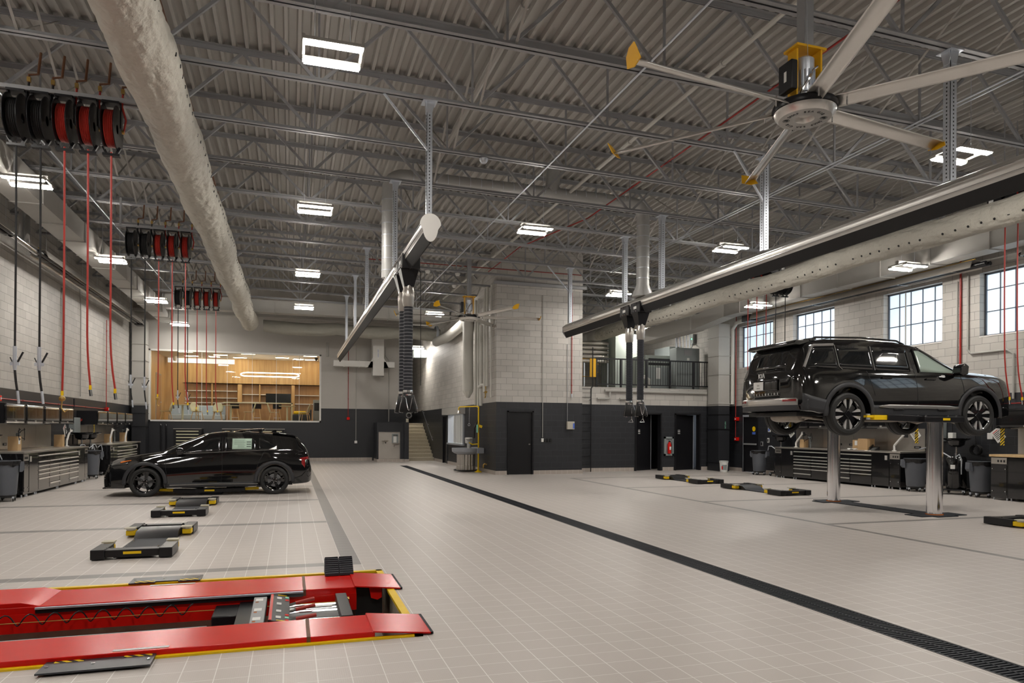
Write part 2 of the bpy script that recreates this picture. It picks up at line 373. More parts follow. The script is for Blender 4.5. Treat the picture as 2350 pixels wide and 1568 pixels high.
# ---- windows of the right wall: frosted daylight panels with slim bars
fm = mat('frosted_daylight', (.7, .8, .9), .4, emit=(.66, .84, 1.0), es=.25)
nt, b = nodes(fm); tc = nt.nodes.new('ShaderNodeTexCoord'); no = nt.nodes.new('ShaderNodeTexNoise'); no.inputs['Scale'].default_value = 2.2; nt.links.new(tc.outputs['Object'], no.inputs['Vector'])
nt.links.new(mixc(nt, no.outputs['Fac'], (.52, .72, .95), (.86, .98, 1.0)), b.inputs['Emission Color'])
for k, (a, c) in enumerate(WINS):
    r = root('window_%d' % (k+1), (XR+.2, (a+c)/2, WZ[0]), None, None); r['kind'] = 'structure'
    q = MB().box(XR+.2, XR+.22, a, c, WZ[0], WZ[1]); q.build('pane', fm, r)
    q = MB(); t = .022
    for y in (a, c-.04): q.box(XR+.16, XR+.2, y, y+.04, WZ[0], WZ[1])
    for z in (WZ[0], WZ[1]-.04): q.box(XR+.16, XR+.2, a, c, z, z+.04)
    L = (c-a)
    for i in (1, 2, 3, 4): y = a+L*i/5; q.box(XR+.18, XR+.2, y-t/2, y+t/2, WZ[0], WZ[1])
    for z in (WZ[0]+.6, WZ[0]+1.13): q.box(XR+.18, XR+.2, a, c, z-t/2, z+t/2)
    q.build('window_frame', 'sash', r)
    MB().box(XR-.01, XR+.3, a-.0, c, WZ[0]-.03, WZ[0]).build('window_sill', 'white', r)
# ================================================================ ROOF STEEL
JY = [10.50+1.83*k for k in range(-5, 11)]     # 1.35 .. 28.8
def joist():
    r = root('roof_joist', (0, 0, 0), '', 'roof joist', 'open web steel joists carrying the deck')
    x0, x1 = XL, XR
    def chord(name, h, s):
        b = MB()
        for sy in (-1, 1):
            for (dy0, dy1, dz0, dz1) in ((.012, .075, 0, .009), (.012, .021, 0, .065*s)):
                ya, yb = sorted((sy*dy0, sy*dy1)); za, zb_ = sorted((dz0, dz1))
                vs = []
                for x in (x0, x1):
                    z = ZB(x)+h; vs += [(x, ya, z+za), (x, yb, z+za), (x, yb, z+zb_), (x, ya, z+zb_)]
                b.add(vs, [(0,1,2,3), (7,6,5,4), (0,4,5,1), (1,5,6,2), (2,6,7,3), (3,7,4,0)])
        b.build(name, 'steel', r)
    chord('bottom_chord', 0, 1); chord('top_chord', JD-.01, -1)
    P = 2.28; n0 = 2.65
    k = -4
    while True:
        xb = n0+k*P
        if xb > x1+P/2: break
        for xt in (xb-P/2, xb+P/2):
            a, c = (xb+(.06 if xt > xb else -.06), ZB(xb)+.04), (xt, ZT(xt)-.05)
            if x0 < min(a[0], c[0]) and max(a[0], c[0]) < x1: MB().bar((a[0], 0, a[1]), (c[0], 0, c[1]), .045).build('web_diagonal', 'steel', r)
        if x0 < xb < x1: MB().bar((xb, 0, ZB(xb)+.03), (xb, 0, ZT(xb)-.04), .03).build('web_vertical', 'steel', r)
        k += 1
    return r
j0 = joist(); j0.location.y = JY[0]
for i, y in enumerate(JY):
    o = j0 if i == 0 else dup(j0, (0, y, 0))
    o['label'] = 'grey open web steel roof joist under the deck, %s from the back wall' % ('nearest one' if i == 15 else ORD[15-i])
# slanting cross braces between the joists
br0 = None
for n, x in enumerate((-3.4, 2.72, 8.6, 13.2)):
    for i in range(2, 15):
        if (x == 8.6 and i >= 11) or (i == 14 and x > 5): continue
        if br0 is None:
            br0 = root('cross_brace', (0, 0, 0), '', 'brace', 'slanted bracing bars between the roof joists')
            MB().bar((0, .03, .03), (0, 1.80, JD-.06), .035, .01).build('brace_bar', 'deckpaint', br0)
            MB().bar((.04, .03, JD-.06), (.04, 1.80, .03), .035, .01).build('brace_bar', 'deckpaint', br0); o = br0
        else: o = dup(br0)
        o.location = (x, JY[i], ZB(x)); o['label'] = 'thin crossed bracing bars, bay %s from the camera, %s line from the left' % (ORD[i-2], ORD[n])
# ================================================================ HIGH-BAY LIGHTS
def light():
    r = root('high_bay_light', (0, 0, 0), '', 'ceiling light', 'twin strip high bay lights hung from the roof')
    b = MB().box(-.345, -.31, -.27, .27, .03, .06).box(.31, .345, -.27, .27, .03, .06).box(-.34, .34, -.05, .05, .09, .14).box(-.345, -.31, -.04, .04, .06, .1).box(.31, .345, -.04, .04, .06, .1)
    for y in (-.22, .22): b.box(-.34, .34, y-.055, y+.055, .0, .04)
    b.build('housing', 'duct', r, bevel=.005)
    for y in (-.22, .22): MB().box(-.32, .32, y-.045, y+.045, -.02, -.001).build('diffuser', 'lampmat', r)
    for x in (-.2, .2): MB().cyl((x, 0, .13), (x, 0, 1.78), .004, 5).build('hanging_cable', 'galv', r)
    return r
L0 = light(); L0.location = (.45, 8.45, 5.9); first = True
LG = [(.45, 8.45, 5.9, 'largest high bay light, upper left centre beside the fabric duct'), (.45, 14.55, 5.9, 'high bay light second in the centre left row'), (.45, 20.75, 5.9, 'high bay light third in the centre left row'), (.45, 26.6, 5.9, 'high bay light last in the centre left row before the back wall'),
 (-4.5, 14.55, 5.9, 'high bay light at the left edge below the hose reels'), (-4.5, 20.7, 5.9, 'high bay light second in the row under the left rectangular duct'), (-4.45, 26.9, 5.9, 'high bay light third in the row under the left rectangular duct'), (-4.39, 31.9, 5.79, 'high bay light over the left end of the lounge window'),
 (5.1, 14.55, 5.9, 'high bay light alone in the middle of the ceiling'), (5.25, 26.6, 5.9, 'high bay light between the black hoses and the far fan'),
 (10.1, 8.45, 5.9, 'high bay light behind the blade tip of the near fan'), (10.1, 14.55, 5.9, 'high bay light above the right exhaust rail, middle distance'), (10.1, 20.6, 5.9, 'high bay light beside the white spiral pipe'),
 (14.33, 13.4, 5.52, 'high bay light in front of the right duct, nearer one'), (14.3, 19.1, 5.52, 'high bay light in front of the right duct, farther one'),
 (14.0, 26.4, 5.75, 'high bay light over the mezzanine'), (5.95, 34.6, 5.5, 'high bay light over the staircase'),
 (-4.5, 8.45, 5.9, None), (5.1, 2.4, 5.9, None), (.45, 2.4, 5.9, None), (10.1, 2.4, 5.9, None), (-4.5, 2.4, 5.9, None), (14.33, 7.3, 5.52, None), (14.33, 1.3, 5.52, None)]
for i, (x, y, z, lb) in enumerate(LG):
    o = L0 if i == 0 else dup(L0)
    o.location = (x, y, z); o['label'] = lb or 'twin strip high bay light above the camera, outside the photo, %s, %s' % ('left side' if x < 0 else 'right side' if x > 12 else 'middle right' if x > 8 else 'middle' if x > 2 else 'middle left', 'nearer the doors' if y < 3 else 'farther in')
    for c_ in o.children:
        if c_.name.startswith('hanging_cable'): c_.scale.z = (ZT(x)-z)/1.78
# ================================================================ FANS
def fan(loc, rot, label):
    r = root('ceiling_fan', loc, label, 'ceiling fan', 'large six blade shop fans'); X, Y, Z = loc
    MB().lathe([(.0, -.035), (.075, -.035), (.09, -.075), (.1, -.085), (.27, -.085), (.31, -.04), (.32, -.01), (.0, -.01)], loc, n=40).build('hub_cover', 'alu', r)
    MB().lathe([(0, .06), (.33, .06), (.34, .03), (.33, -.005), (0, -.005)], loc, n=40).build('hub', 'blackpaint', r)
    for k in range(6):
        a = math.radians(rot+60*k); d = Vector((math.cos(a), math.sin(a), 0)); s = Vector((-math.sin(a), math.cos(a), 0))
        def fn(u, v):
            t = .3+1.95*u; c = (v-.5)*.17; pit = -.42+.1*u
            return Vector(loc)+d*t+s*(c*math.cos(pit))+Vector((0, 0, .03+c*math.sin(pit)*1.0+.03*math.sin(v*PI)))
        b = MB().grid(12, 8, fn); o = b.build('blade', 'alu', r, ang=60, solid=.012)
        w_ = MB(); e = Vector(loc)+d*2.25
        pts = [(-.1, -.03), (-.06, .05), (.02, .10), (.11, .115), (.12, -.02), (0, -.05)]
        vs = [e+s*p+Vector((0, 0, q+.03))+d*(q*.5+off) for off in (0, .012) for p, q in pts]; m = len(pts)
        w_.add(vs, [tuple(range(m))[::-1], tuple(range(m, 2*m))]+[(i, (i+1) % m, m+(i+1) % m, m+i) for i in range(m)]).build('blade_tip', 'orange', o)
        MB().cyl(Vector(loc)+d*.42+Vector((0, 0, -.03)), Vector(loc)+d*.42+Vector((0, 0, .09)), .008, 6).build('bolt', 'chrome', o)
    # mounting
    MB().box(X-.15, X-.13, Y-.05, Y+.09, Z+.06, Z+.64).box(X-.19, X+.19, Y-.11, Y+.11, Z+.64, Z+.665).box(X+.12, X+.14, Y-.10, Y+.10, Z+.06, Z+.64).build('yoke', 'orange', r)
    MB().box(X-.06, X+.06, Y-.06, Y+.06, Z+.665, ZB(X)+.5).build('drop_post', 'steel', r)
    b = MB().lathe([(0, .14), (.05, .14), (.05, .2), (.08, .2), (.09, .24), (.09, .42), (.095, .44), (.095, .55), (.06, .58), (0, .58)], loc, n=20)
    for k in range(14):
        a = 2*PI*k/14; b.bar((X+.096*math.cos(a), Y+.096*math.sin(a), Z+.25), (X+.096*math.cos(a), Y+.096*math.sin(a), Z+.42), .008, .02)
    b.build('motor', 'galv', r); MB().lathe([(0, .05), (.07, .05), (.075, .09), (.06, .14), (0, .14)], loc, n=16).build('gearbox', 'stainless', r)
    q = MB().box(X-.28, X-.2, Y-.13, Y+.08, Z+.16, Z+.47).build('drive_box', 'black', r, bevel=.01)
    MB().box(X-.2802, X-.28, Y-.05, Y-.01, Z+.26, Z+.37).build('sticker', 'paper', q)
    pts = [(X+.06-.22*t, Y-.13+.03*math.sin(9*t), Z+.44-.38*t+.07*math.sin(3*t)) for t in [i/10 for i in range(11)]]
    MB().tube(pts, .012, 6).build('conduit', 'chrome', r)
    for k in range(2):
        a = 1.2+3.1*k; p = (X+.26*math.cos(a), Y+.2*math.sin(a), Z+.07)
        MB().tube([p, (X, Y, ZB(X)+.3)], .003, 4).build('guy_wire', 'galv', r)
    return r
f1 = fan((5.3, 6.3, 5.0), 8, 'large near shop fan with six aluminium blades and yellow tips, upper right')
f2 = fan((5.3, 21.3, 5.0), -8, 'smaller looking far shop fan with six blades, in front of the tower block')
for f, (X, Y, Z) in ((f1, (5.3, 6.3, 5.0)), (f2, (5.3, 21.3, 5.0))):
    for rep in (0, 1):
        for i, ch in enumerate('BIG ASS FANS'):
            if ch == ' ': continue
            a = math.radians(118-31*PI*0 - i*11.2 + 180*rep+ (0 if f is f1 else 0))
            c = Vector((X+.19*math.cos(a), Y+.19*math.sin(a), Z-.0862))
            rd = Vector((math.cos(a), math.sin(a), 0)); up = -rd if True else rd
            # letters read from below, their feet towards the hub centre
            up = rd; zz = Vector((0, 0, -1)); xx = up.cross(zz)
            text(None, 'lettering', ch, .052, 'black', f, c, basis(xx, up, zz))
        a = math.radians(150+180*rep+0)
        MB().lathe([(.032, 0), (.036, 0), (.036, -.001), (.032, -.001)], (X+.19*math.cos(a), Y+.19*math.sin(a), Z-.0862), n=20).build('logo_ring', 'black', f)
        MB().prism([(X+.19*math.cos(a)+.024*p, Y+.19*math.sin(a)+.024*q) for p, q in ((-1,-.5),(-.3,-1),(.6,-.8),(1,0),(.6,.8),(.1,.3),(-.5,.8),(-.9,.4))], 'Z', Z-.0872, Z-.0862).build('logo', 'black', f)
# ================================================================ EXHAUST RAILS
def perforated(x, y, z0, z1, lab):
    """slotted steel hanger post with a plate under the joist"""
    r = root('rail_hanger', (x, y, z0), lab, 'hanger post', 'galvanised perforated posts carrying the exhaust rails'); w_ = .085 if x < 4 else .105
    MB().box(x-w_/2, x-w_/2+.006, y-w_/2, y+w_/2, z0, z1-.01).box(x-w_/2, x+w_/2, y-w_/2, y-w_/2+.006, z0, z1-.01).build('post', 'galv', r)
    b = MB().box(x-.11, x+.11, y-.11, y+.11, z1-.012, z1-.001)
    b.prism([(x-.08, z1-.012), (x+.08, z1-.012), (x+.04, z1-.17), (x-.04, z1-.17)], 'Y', y-w_/2-.008, y-w_/2)
    b.prism([(y-.08, z1-.012), (y+.08, z1-.012), (y+.04, z1-.17), (y-.04, z1-.17)], 'X', x-w_/2-.008, x-w_/2)
    b.build('top_plate', 'galv', r)
    if y < 20:
        h = MB(); z = z0+.05
        while z < z1-.2:
            h.cbox((x-.0, y-w_/2-.001, z), (.014, .004, .02)); h.cbox((x-w_/2-.001, y, z), (.004, .014, .02)); z += .05
        h.build('punched_holes', 'black', r)
def rail(name, X, y0, y1, label):
    r = root(name, (X, y0, 4.4), label, 'exhaust rail', 'overhead vehicle exhaust rails')
    pr = [(-.03, .335), (.03, .335), (.085, .30), (.12, .25), (.128, .19), (.11, .13), (.10, .09), (-.10, .09), (-.11, .13), (-.128, .19), (-.12, .25), (-.085, .30)]
    MB().prism([(X+a, 4.4+c) for a, c in pr], 'Y', y0, y1).build('rail_profile', 'alu', r, ang=50)
    MB().prism([(X-.098, 4.49), (X+.098, 4.49), (X+.03, 4.36), (X+.01, 4.33), (X-.01, 4.33), (X-.03, 4.36)], 'Y', y0+.01, y1-.01).build('rubber_seal', 'rubber', r)
    b = MB()
    for k in range(2): b.box(X-.134, X-.118, y0, y1, 4.4+.135+.1*k, 4.4+.142+.1*k)
    b.build('rail_lip', 'chrome', r)
    return r
rl = rail('exhaust_rail', 1.99, 10.42, 30.5, 'long aluminium exhaust rail on the left with white teardrop end cap')
MB().prism([(1.99+.16*math.cos(t)*(1 if math.sin(t) > -.2 else .75), 4.6+.17*math.sin(t)*(1 if math.sin(t) > 0 else 1.5)) for t in [2*PI*i/24 for i in range(24)]], 'Y', 10.4, 10.42).build('end_cap', 'white', rl)
rr = rail('exhaust_rail', 8.04, 1.5, 19.95, 'long aluminium exhaust rail on the right running towards the camera')
MB().prism([(8.04-.12, 4.5), (8.04, 4.33), (8.04+.12, 4.5), (8.04+.12, 4.66), (8.04, 4.74), (8.04-.12, 4.66)], 'Y', 19.95, 20.0).build('end_cap', 'steel', rr)
for i, y in enumerate((10.56, 14.16, 19.65, 23.31, 26.97)):
    perforated(1.99, y, 4.74, ZB(1.99), 'perforated post of the left exhaust rail, %s from its near end' % ORD[i])
for i, y in enumerate((6.89, 10.58, 14.2, 16.05, 19.7)):
    perforated(8.04, y, 4.74, ZB(8.04), 'perforated post of the right exhaust rail, %s from the camera' % ORD[i])
for i, (p0, p1) in enumerate((((1.3, 10.5, ZB(1.3)), (1.96, 10.5, 5.75)), ((7.35, 10.5, ZB(7.3)), (8.0, 10.55, 5.6)), ((7.3, 19.65, ZB(7.3)), (8.0, 19.7, 5.7)))):
    MB().bar(p0, p1, .03, .03).build('stay_bar', 'galv', label='thin slanting galvanised stay beside a rail post, %s' % ('on the left rail', 'on the near right rail', 'at the far end of the right rail')[i], cat='stay bar')
def trolley(X, ys, zb, lab, sgn):
    for i, y in enumerate(ys):
        r = root('exhaust_trolley', (X, y, 4.3), lab+(', nearer one' if i == 0 else ', farther one'), 'exhaust hose', 'exhaust extraction trolleys with hanging hose pairs')
        MB().box(X-.15, X+.17, y-.24, y+.24, 4.34, 4.60).build('carriage', 'blackpaint', r, bevel=.015)
        b = MB()
        for k in range(4):
            for q in (4.38, 4.56): b.cyl((X-.165, y-.18+.12*k, q), (X-.15, y-.18+.12*k, q), .014, 8)
        b.build('bolts', 'chrome', r)
        MB().cbox((X-.153, y, 4.47), (.006, .14, .06)).build('name_plate', 'paper', r)
        b = MB(); n = 16
        vs = [(X+(a*.16), y+c*.15, 4.35) for a, c in ((-1,-1),(1,-1),(1,1),(-1,1))]+[(X+a*.085, y+c*.085, 4.05) for a, c in ((-1,-1),(1,-1),(1,1),(-1,1))]
        b.add(vs, [(0,1,2,3),(7,6,5,4),(0,1,5,4),(1,2,6,5),(2,3,7,6),(3,0,4,7)]).build('funnel', 'blackpaint', r)
        MB().lathe([(.09, 4.08), (.095, 4.0), (.105, 3.98), (.105, 3.86), (.1, 3.84), (.1, 3.76), (.085, 3.7)], (X, y, 0), n=24).build('metal_collar', 'stainless', r)
        pr = []; z = 3.74
        while z > zb+.36: pr += [(.083, z), (.074, z-.012)]; z -= .03
        MB().lathe(pr, (X, y, 0), n=16).build('corrugated_hose', 'rubberbl', r, ang=80)
        q = MB(); z = 3.72
        while z > zb+.4: q.lathe([(.082, z+.005), (.0865, z+.003), (.0865, z-.003), (.082, z-.005)], (X, y, 0), n=16); z -= .06
        q.build('wire_ribs', 'steel' if X < 4 else 'rubberbl', r)
        MB().lathe([(.088, zb+.38), (.09, zb+.36), (.09, zb+.3), (.085, zb+.28)], (X, y, 0), n=20).build('hose_clamp', 'chrome', r)
        MB().grid(18, 1, lambda u, v: (X+(.08+.06*v)*math.cos(2*PI*u)*1.1, y+(.08+.03*v)*math.sin(2*PI*u), zb+.31-.31*v)).build('nozzle', 'rubber', r, solid=.006)
        for s in (-1, 1): MB().tube([(X+s*.1, y-.02, zb+.3), (X+s*.12, y-.05, zb+.2), (X+s*.15, y-.06, zb+.08), (X+s*.165, y-.06, zb-.01), (X+s*.1, y-.1, zb-.02)], .005, 6).build('wire_handle', 'chrome', r)
        if X < 4 and i == 0: MB().tube([(2.12, 12.35, 4.4), (2.18, 12.3, 4.3), (2.19, 12.3, 2.3)], .006, 5).build('pull_cord', 'black', r)
        if X > 4: MB().tube([(8.06, y-.1, zb+.2), (8.06, y-.1, 1.8), (7.97, y-.1, 1.72), (8.1, y-.1, 1.72), (8.06, y-.1, 1.8)], .008, 6).build('pull_handle', 'chrome', r)
        if i == 0: MB().tube([(X-.09, y-.1, zb+.27)]+[(X-.06+.12*t, y-.12, zb+.24-.22*math.sin(PI*t)) for t in [k/8 for k in range(9)]], .008, 6).build('chain', 'chrome', r)
trolley(1.99, (12.45, 13.0), 1.84, 'black ribbed exhaust hose hanging from the left rail', 1)
trolley(8.04, (15.2, 15.78), 1.87, 'black ribbed exhaust hose hanging from the right rail', 1)
# ================================================================ SPIRAL EXHAUST PIPE
SX0, SX1, SY, SZ, SRr = 1.99, 8.04, 15.1, 6.95, .155
r = root('spiral_duct', (SX0, SY, SZ), 'round grey spiral pipe across the roof joists with drops to both rails', 'duct')
def ell(a, b, c, n=6): return [Vector(a).lerp(Vector(b), 0)*(1-t)**2+2*(1-t)*t*Vector(b)+t*t*Vector(c) for t in [i/n for i in range(n+1)]]
path = [Vector((SX0, SY, 4.75))]+ell((SX0, SY, SZ-.35), (SX0, SY, SZ), (SX0+.35, SY, SZ))+ell((SX1-.35, SY, SZ-.02), (SX1, SY, SZ-.02), (SX1, SY, SZ-.37))+[Vector((SX1, SY, 5.0)), Vector((SX1, SY, 4.72))]
MB().tube(path, SRr, 20, rs=[SRr]*(len(path)-2)+[SRr, SRr*1.7]).build('main_run', 'spiral', r, ang=60)
b = MB()
for z in [4.9+.25*i for i in range(7)]:
    for x in (SX0, SX1): b.tube([(x, SY, z), (x, SY, z+.012)], SRr+.004, 20)
for x in [SX0+.5+.25*i for i in range(21)]: b.tube([(x, SY, SZ), (x+.012, SY, SZ)], SRr+.004, 16)
b.build('seam_rings', 'galv', r)
MB().cyl((5.7, SY, SZ), (5.75, SY, ZT(5.7)-.0), SRr*1.05, 20).build('roof_stack', 'spiral', r)
# ================================================================ FABRIC DUCTS
def sock(X, Z, R, y0, y1, lab, seed, bend=None):
    rnd = random.Random(seed); ph = [rnd.uniform(0, 6.28) for _ in range(8)]
    r = root('fabric_duct', (X, y0, Z), lab, 'air duct')
    def fn(u, v):
        y = y0+(y1-y0)*u; a = 2*PI*v
        k = 1+.04*math.sin(y*2.1+ph[0])+.022*math.sin(y*4.7+ph[1]+2*math.sin(a))+.02*math.sin(3*a+y*1.4+ph[2])
        wr = abs(math.sin(4*a+y*3.1+1.6*math.sin(y*1.9+ph[3])+ph[4])); w2 = abs(math.sin(7*a-y*5.3+2.2*math.sin(a*2+y+ph[5]))); w3 = abs(math.sin(12*a+y*8+3*math.sin(y*2.3)))
        k += -.055*(1-wr)**3-.04*(1-w2)**3-.02*(1-w3)**3
        # puckered collars at the seams
        s = abs((y/2.4) % 1-.5); k -= .06*math.exp(-(s*22)**2)*(1+.4*math.sin(14*a+ph[6]))
        k -= .02*math.exp(-((abs((y/2.4) % 1-.5))*7)**2)*math.sin(9*a+y*8)
        return (X+R*k*math.cos(a)+.02*math.sin(y*.9+ph[7]), y, Z+R*k*math.sin(a)+.02*math.sin(y*1.1))
    MB().grid(int((y1-y0)*18), 72, fn).build('fabric_tube', 'fabric', r, ang=70)
    h = MB(); y = y0+.3; ah = -.15 if X < 4 else PI+.5
    while y < min(y1-.5, y0+24):
        p = Vector(fn((y-y0)/(y1-y0), (ah % (2*PI))/(2*PI))); nrm = Vector((math.cos(ah), 0, math.sin(ah)))
        if abs(((y/2.4) % 1)-.5) > .07: h.cyl(p-nrm*.02, p+nrm*.004, .024, 8)
        y += .26
    h.build('air_holes', 'black', r)
    return r
sd = sock(-1.62, 5.84, .335, 3.0, 30.6, 'long wrinkled cream fabric air duct running down the left of the ceiling', 3)
MB().lathe([(.33, 30.5), (.345, 30.62), (.3, 30.75), (.02, 30.8)], (-1.62, 0, 5.84), axis='Y', n=32).build('end_collar', 'fabric', sd)
sr = sock(12.45, 5.56, .262, 2.5, 27.2, 'long wrinkled cream fabric air duct on the right behind the exhaust rail', 9)
b = MB(); pts = [Vector((12.45, 27.1, 5.56)), Vector((12.45, 27.6, 5.55)), Vector((12.35, 28.0, 5.5)), Vector((12.0, 28.25, 5.4)), Vector((11.6, 28.3, 5.33)), Vector((11.4, 28.7, 5.33))]
b.tube(pts, .26, 24).build('elbow', 'whitepipe', sr)
for k in range(15):
    y = 4+k*1.45; MB().box(12.43, 12.47, y-.03, y+.03, 5.80, 5.88).tube([(12.45, y, 5.88), (12.45, y, 6.0)], .008, 6).build('hanger_clip', 'paper', sr)
MB().tube([(12.45, 2.5, 6.0), (12.45, 27, 6.0)], .005, 5).build('suspension_cable', 'galv', sr)
# sagging duct across the back wall
def fn(u, v):
    x = -1.1+7.5*u; a = 2*PI*v; sag = -.12*abs(math.sin(u*PI*2.5))**.7; k = 1+.05*math.sin(x*3+3*math.sin(a))+.03*math.sin(5*a+x*2)
    return (x, 31.2+.33*k*math.cos(a), 5.82+.24*k*math.sin(a)+sag*(1 if math.sin(a) < 0 else .4))
slack = MB().grid(60, 24, fn).build('fabric_duct', 'fabricdk', ang=70, label='slack fabric duct, shade in its colour, sagging across the top of the back wall', cat='air duct')
MB().lathe([(.34, 0), (.36, .02), (.36, .1), (.34, .12), (.3, .13)], (6.2, 31.2, 5.8), axis='X', n=24).build('end_collar', 'galv', slack)
# ================================================================ RECTANGULAR DUCTS
def rduct(x0, x1, z0, z1, y0, y1, lab, seams):
    r = root('rectangular_duct', ((x0+x1)/2, y0, z0), lab, 'air duct')
    MB().box(x0, x1, y0, y1, z0, z1).build('duct_body', 'duct', r)
    y = y0+.6
    while y < y1:
        MB().box(x0-.02, x1+.02, y-.015, y+.015, z0-.025, z0+.0).box(x1, x1+.025, y-.015, y+.015, z0-.02, z1).box(x0-.025, x0, y-.015, y+.015, z0-.02, z1).build('flange', 'duct', r); y += seams
    return r
rduct(-5.32, -4.77, 6.02, 6.48, 2.0, 33.0, 'long square grey duct along the left wall below the roof', 1.52)
q = rduct(14.85, 15.32, 5.62, 6.1, 2.0, 21.8, 'long square grey duct along the right wall above the windows', 1.52)
b = MB()
def skew(p, q_, hw, hz):
    P0, P1 = Vector(p), Vector(q_); vs = []
    for P_ in (P0, P1): vs += [(P_.x-hw, P_.y, P_.z-hz), (P_.x+hw, P_.y, P_.z-hz), (P_.x+hw, P_.y, P_.z+hz), (P_.x-hw, P_.y, P_.z+hz)]
    return vs, [(0,1,2,3), (7,6,5,4), (0,4,5,1), (1,5,6,2), (2,6,7,3), (3,7,4,0)]
b.add(*skew((15.08, 21.8, 5.86), (14.45, 22.9, 5.5), .24, .25)); b.add(*skew((14.45, 22.9, 5.5), (13.15, 24.4, 5.12), .30, .25))
b.build('offset_section', 'duct', q)
r = root('rectangular_duct', (1, 29.7, 6.15), 'wide square grey duct crossing in front of the back wall near the roof', 'air duct')
MB().box(-4.6, 6.5, 29.5, 30.0, 6.12, 6.62).build('duct_body', 'duct', r)
for x in [-3.6+1.5*k for k in range(7)]: MB().box(x-.015, x+.015, 29.47, 29.5, 6.1, 6.62).box(x-.015, x+.015, 29.5, 30.0, 6.095, 6.12).build('flange', 'duct', r)
MB().box(XL, 6.5, 33.3, 33.7, 6.5, 6.62).build('trim_1', 'duct', kind='structure')
MB().box(TW[0]-.12, TW[1]+.1, TW[2]-.12, TW[2]-.02, ZB(8)-.03, ZB(8)+.07).build('trim_2', 'steel', kind='structure')
# conduits and pipes high up
def pipe(name, pts, r_, m, lab, cat='pipe', n=8, fit=0):
    r = root(name, pts[0], lab, cat)
    MB().tube(pts, r_, n).build('tube', m, r)
    if fit:
        b = MB(); P = [Vector(p) for p in pts]
        for a, c in zip(P, P[1:]):
            L = (c-a).length; k = 1
            while k*fit < L: q = a+(c-a)*(k*fit/L); d = (c-a).normalized()*.02; b.tube([q-d, q+d], r_*1.5, n); k += 1
        b.build('coupling', m, r)
    return r
z = ZB(0)
pipe('gas_pipe', [(-1.6, 1, z+.75), (-1.7, 8, z+.72), (-1.75, 29, z+.72)], .03, 'copper', 'rusty brown pipe running above the left fabric duct')
pipe('gas_pipe', [(-2.3, 9, z+.3), (-2.2, 20, z+.35), (-2.1, 28.8, z+.35)], .022, 'copper', 'thin rusty brown pipe behind the first hose reels')
pipe('sprinkler_pipe', [(6.1, 3, ZB(6)+.55), (6.1, 29, ZB(6)+.55)], .035, 'whitepipe', 'pale sprinkler pipe along the roof right of the middle', fit=3)
pipe('sprinkler_pipe', [(3.0, 3, ZB(3)+.8), (3.0, 29, ZB(3)+.8)], .05, 'deckpaint', 'thicker pale pipe tucked under the deck in the middle', fit=3)
pipe('sprinkler_pipe', [(11.5, 3, ZB(11)+.7), (11.5, 22, ZB(11)+.7)], .04, 'deckpaint', 'pale pipe under the deck behind the near fan', fit=3)
pipe('sprinkler_branch', [(3.0, 5.2, ZB(4)+.8), (6.1, 5.2, ZB(4)+.8)], .02, 'whitepipe', 'thin pale branch pipe crossing near the top of the view')
pipe('alarm_conduit', [(7.0, 4, ZB(7)+.35), (7.0, 16, ZB(7)+.35), (6.2, 19, ZB(7)+.3), (6.2, 22.3, ZB(7)+.3)], .016, 'redpipe', 'red conduit slanting across the roof steel near the fan')
pipe('alarm_conduit', [(2.2, 21.6, ZB(5)+.22), (9.3, 21.6, ZB(5)+.22)], .014, 'redpipe', 'red conduit along a joist in front of the tower block')
pipe('electrical_conduit', [(4.55, 3, ZB(4)-.03), (4.55, 28.8, ZB(4)-.03)], .014, 'galv', 'thin silver conduit strapped under the joists in the middle')
pipe('electrical_conduit', [(9.3, 4, ZB(9)-.03), (9.3, 19.6, ZB(9)-.03)], .014, 'galv', 'thin silver conduit under the joists right of the near fan')
pipe('electrical_conduit', [(9.4, 4, ZB(9)-.03), (9.4, 19.6, ZB(9)-.03)], .014, 'galv', 'second thin silver conduit beside the one right of the fan')
pipe('electrical_conduit', [(-4.2, 4, ZB(-4)-.02), (-4.2, 29, ZB(-4)-.02)], .014, 'galv', 'thin silver conduit above the left square duct')
for i, (x, y) in enumerate(((3.33, 12.33), (4.05, 21.6), (5.0, 21.6), (5.3, 23.4))):
    MB().lathe([(0, 0), (.05, 0), (.075, .04), (.08, .08), (0, .09)], (x, y, ZB(x)-.1), n=20).build('dome_camera', 'white' if i else 'galv', label='small dome camera under a joist, %s' % ('in the middle of the ceiling', 'left of the far fan post', 'beside the far fan post', 'behind the far fan post')[i], cat='camera')
# ================================================================ RADIANT TUBE HEATERS
def heater(X, Z, y0, y1, s, lab, burner):
    r = root('tube_heater', (X, y0, Z), lab, 'heater', 'long radiant tube heaters')
    MB().prism([(X-.2, Z-.08), (X-.13, Z+.1), (X+.13, Z+.1), (X+.2, Z-.08), (X+.185, Z-.08), (X+.12, Z+.085), (X-.12, Z+.085), (X-.185, Z-.08)], 'Y', y0, y1).build('reflector', 'stainless', r)
    for dx in (-.07, .07): MB().cyl((X+dx, y0-.3, Z-.02), (X+dx, y1+.1, Z-.02), .05, 14).build('burner_tube', 'blackpaint', r)
    MB().cyl((X-.02*s, y0, Z+.14), (X-.02*s, y1, Z+.14), .014, 6).build('gas_line', 'brass', r)
    y = y0+.5
    while y < y1: MB().box(X-.19, X+.19, y-.01, y+.01, Z-.085, Z-.075).build('support_strap', 'chrome', r); MB().cyl((X, y, Z+.1), (X, y, ZT(X)), .004, 5).build('hanger_chain', 'galv', r); y += 1.6
    if burner: MB().box(X-.16, X+.16, burner, burner+.5, Z-.1, Z+.12).build('burner_box', 'black', r, bevel=.02)
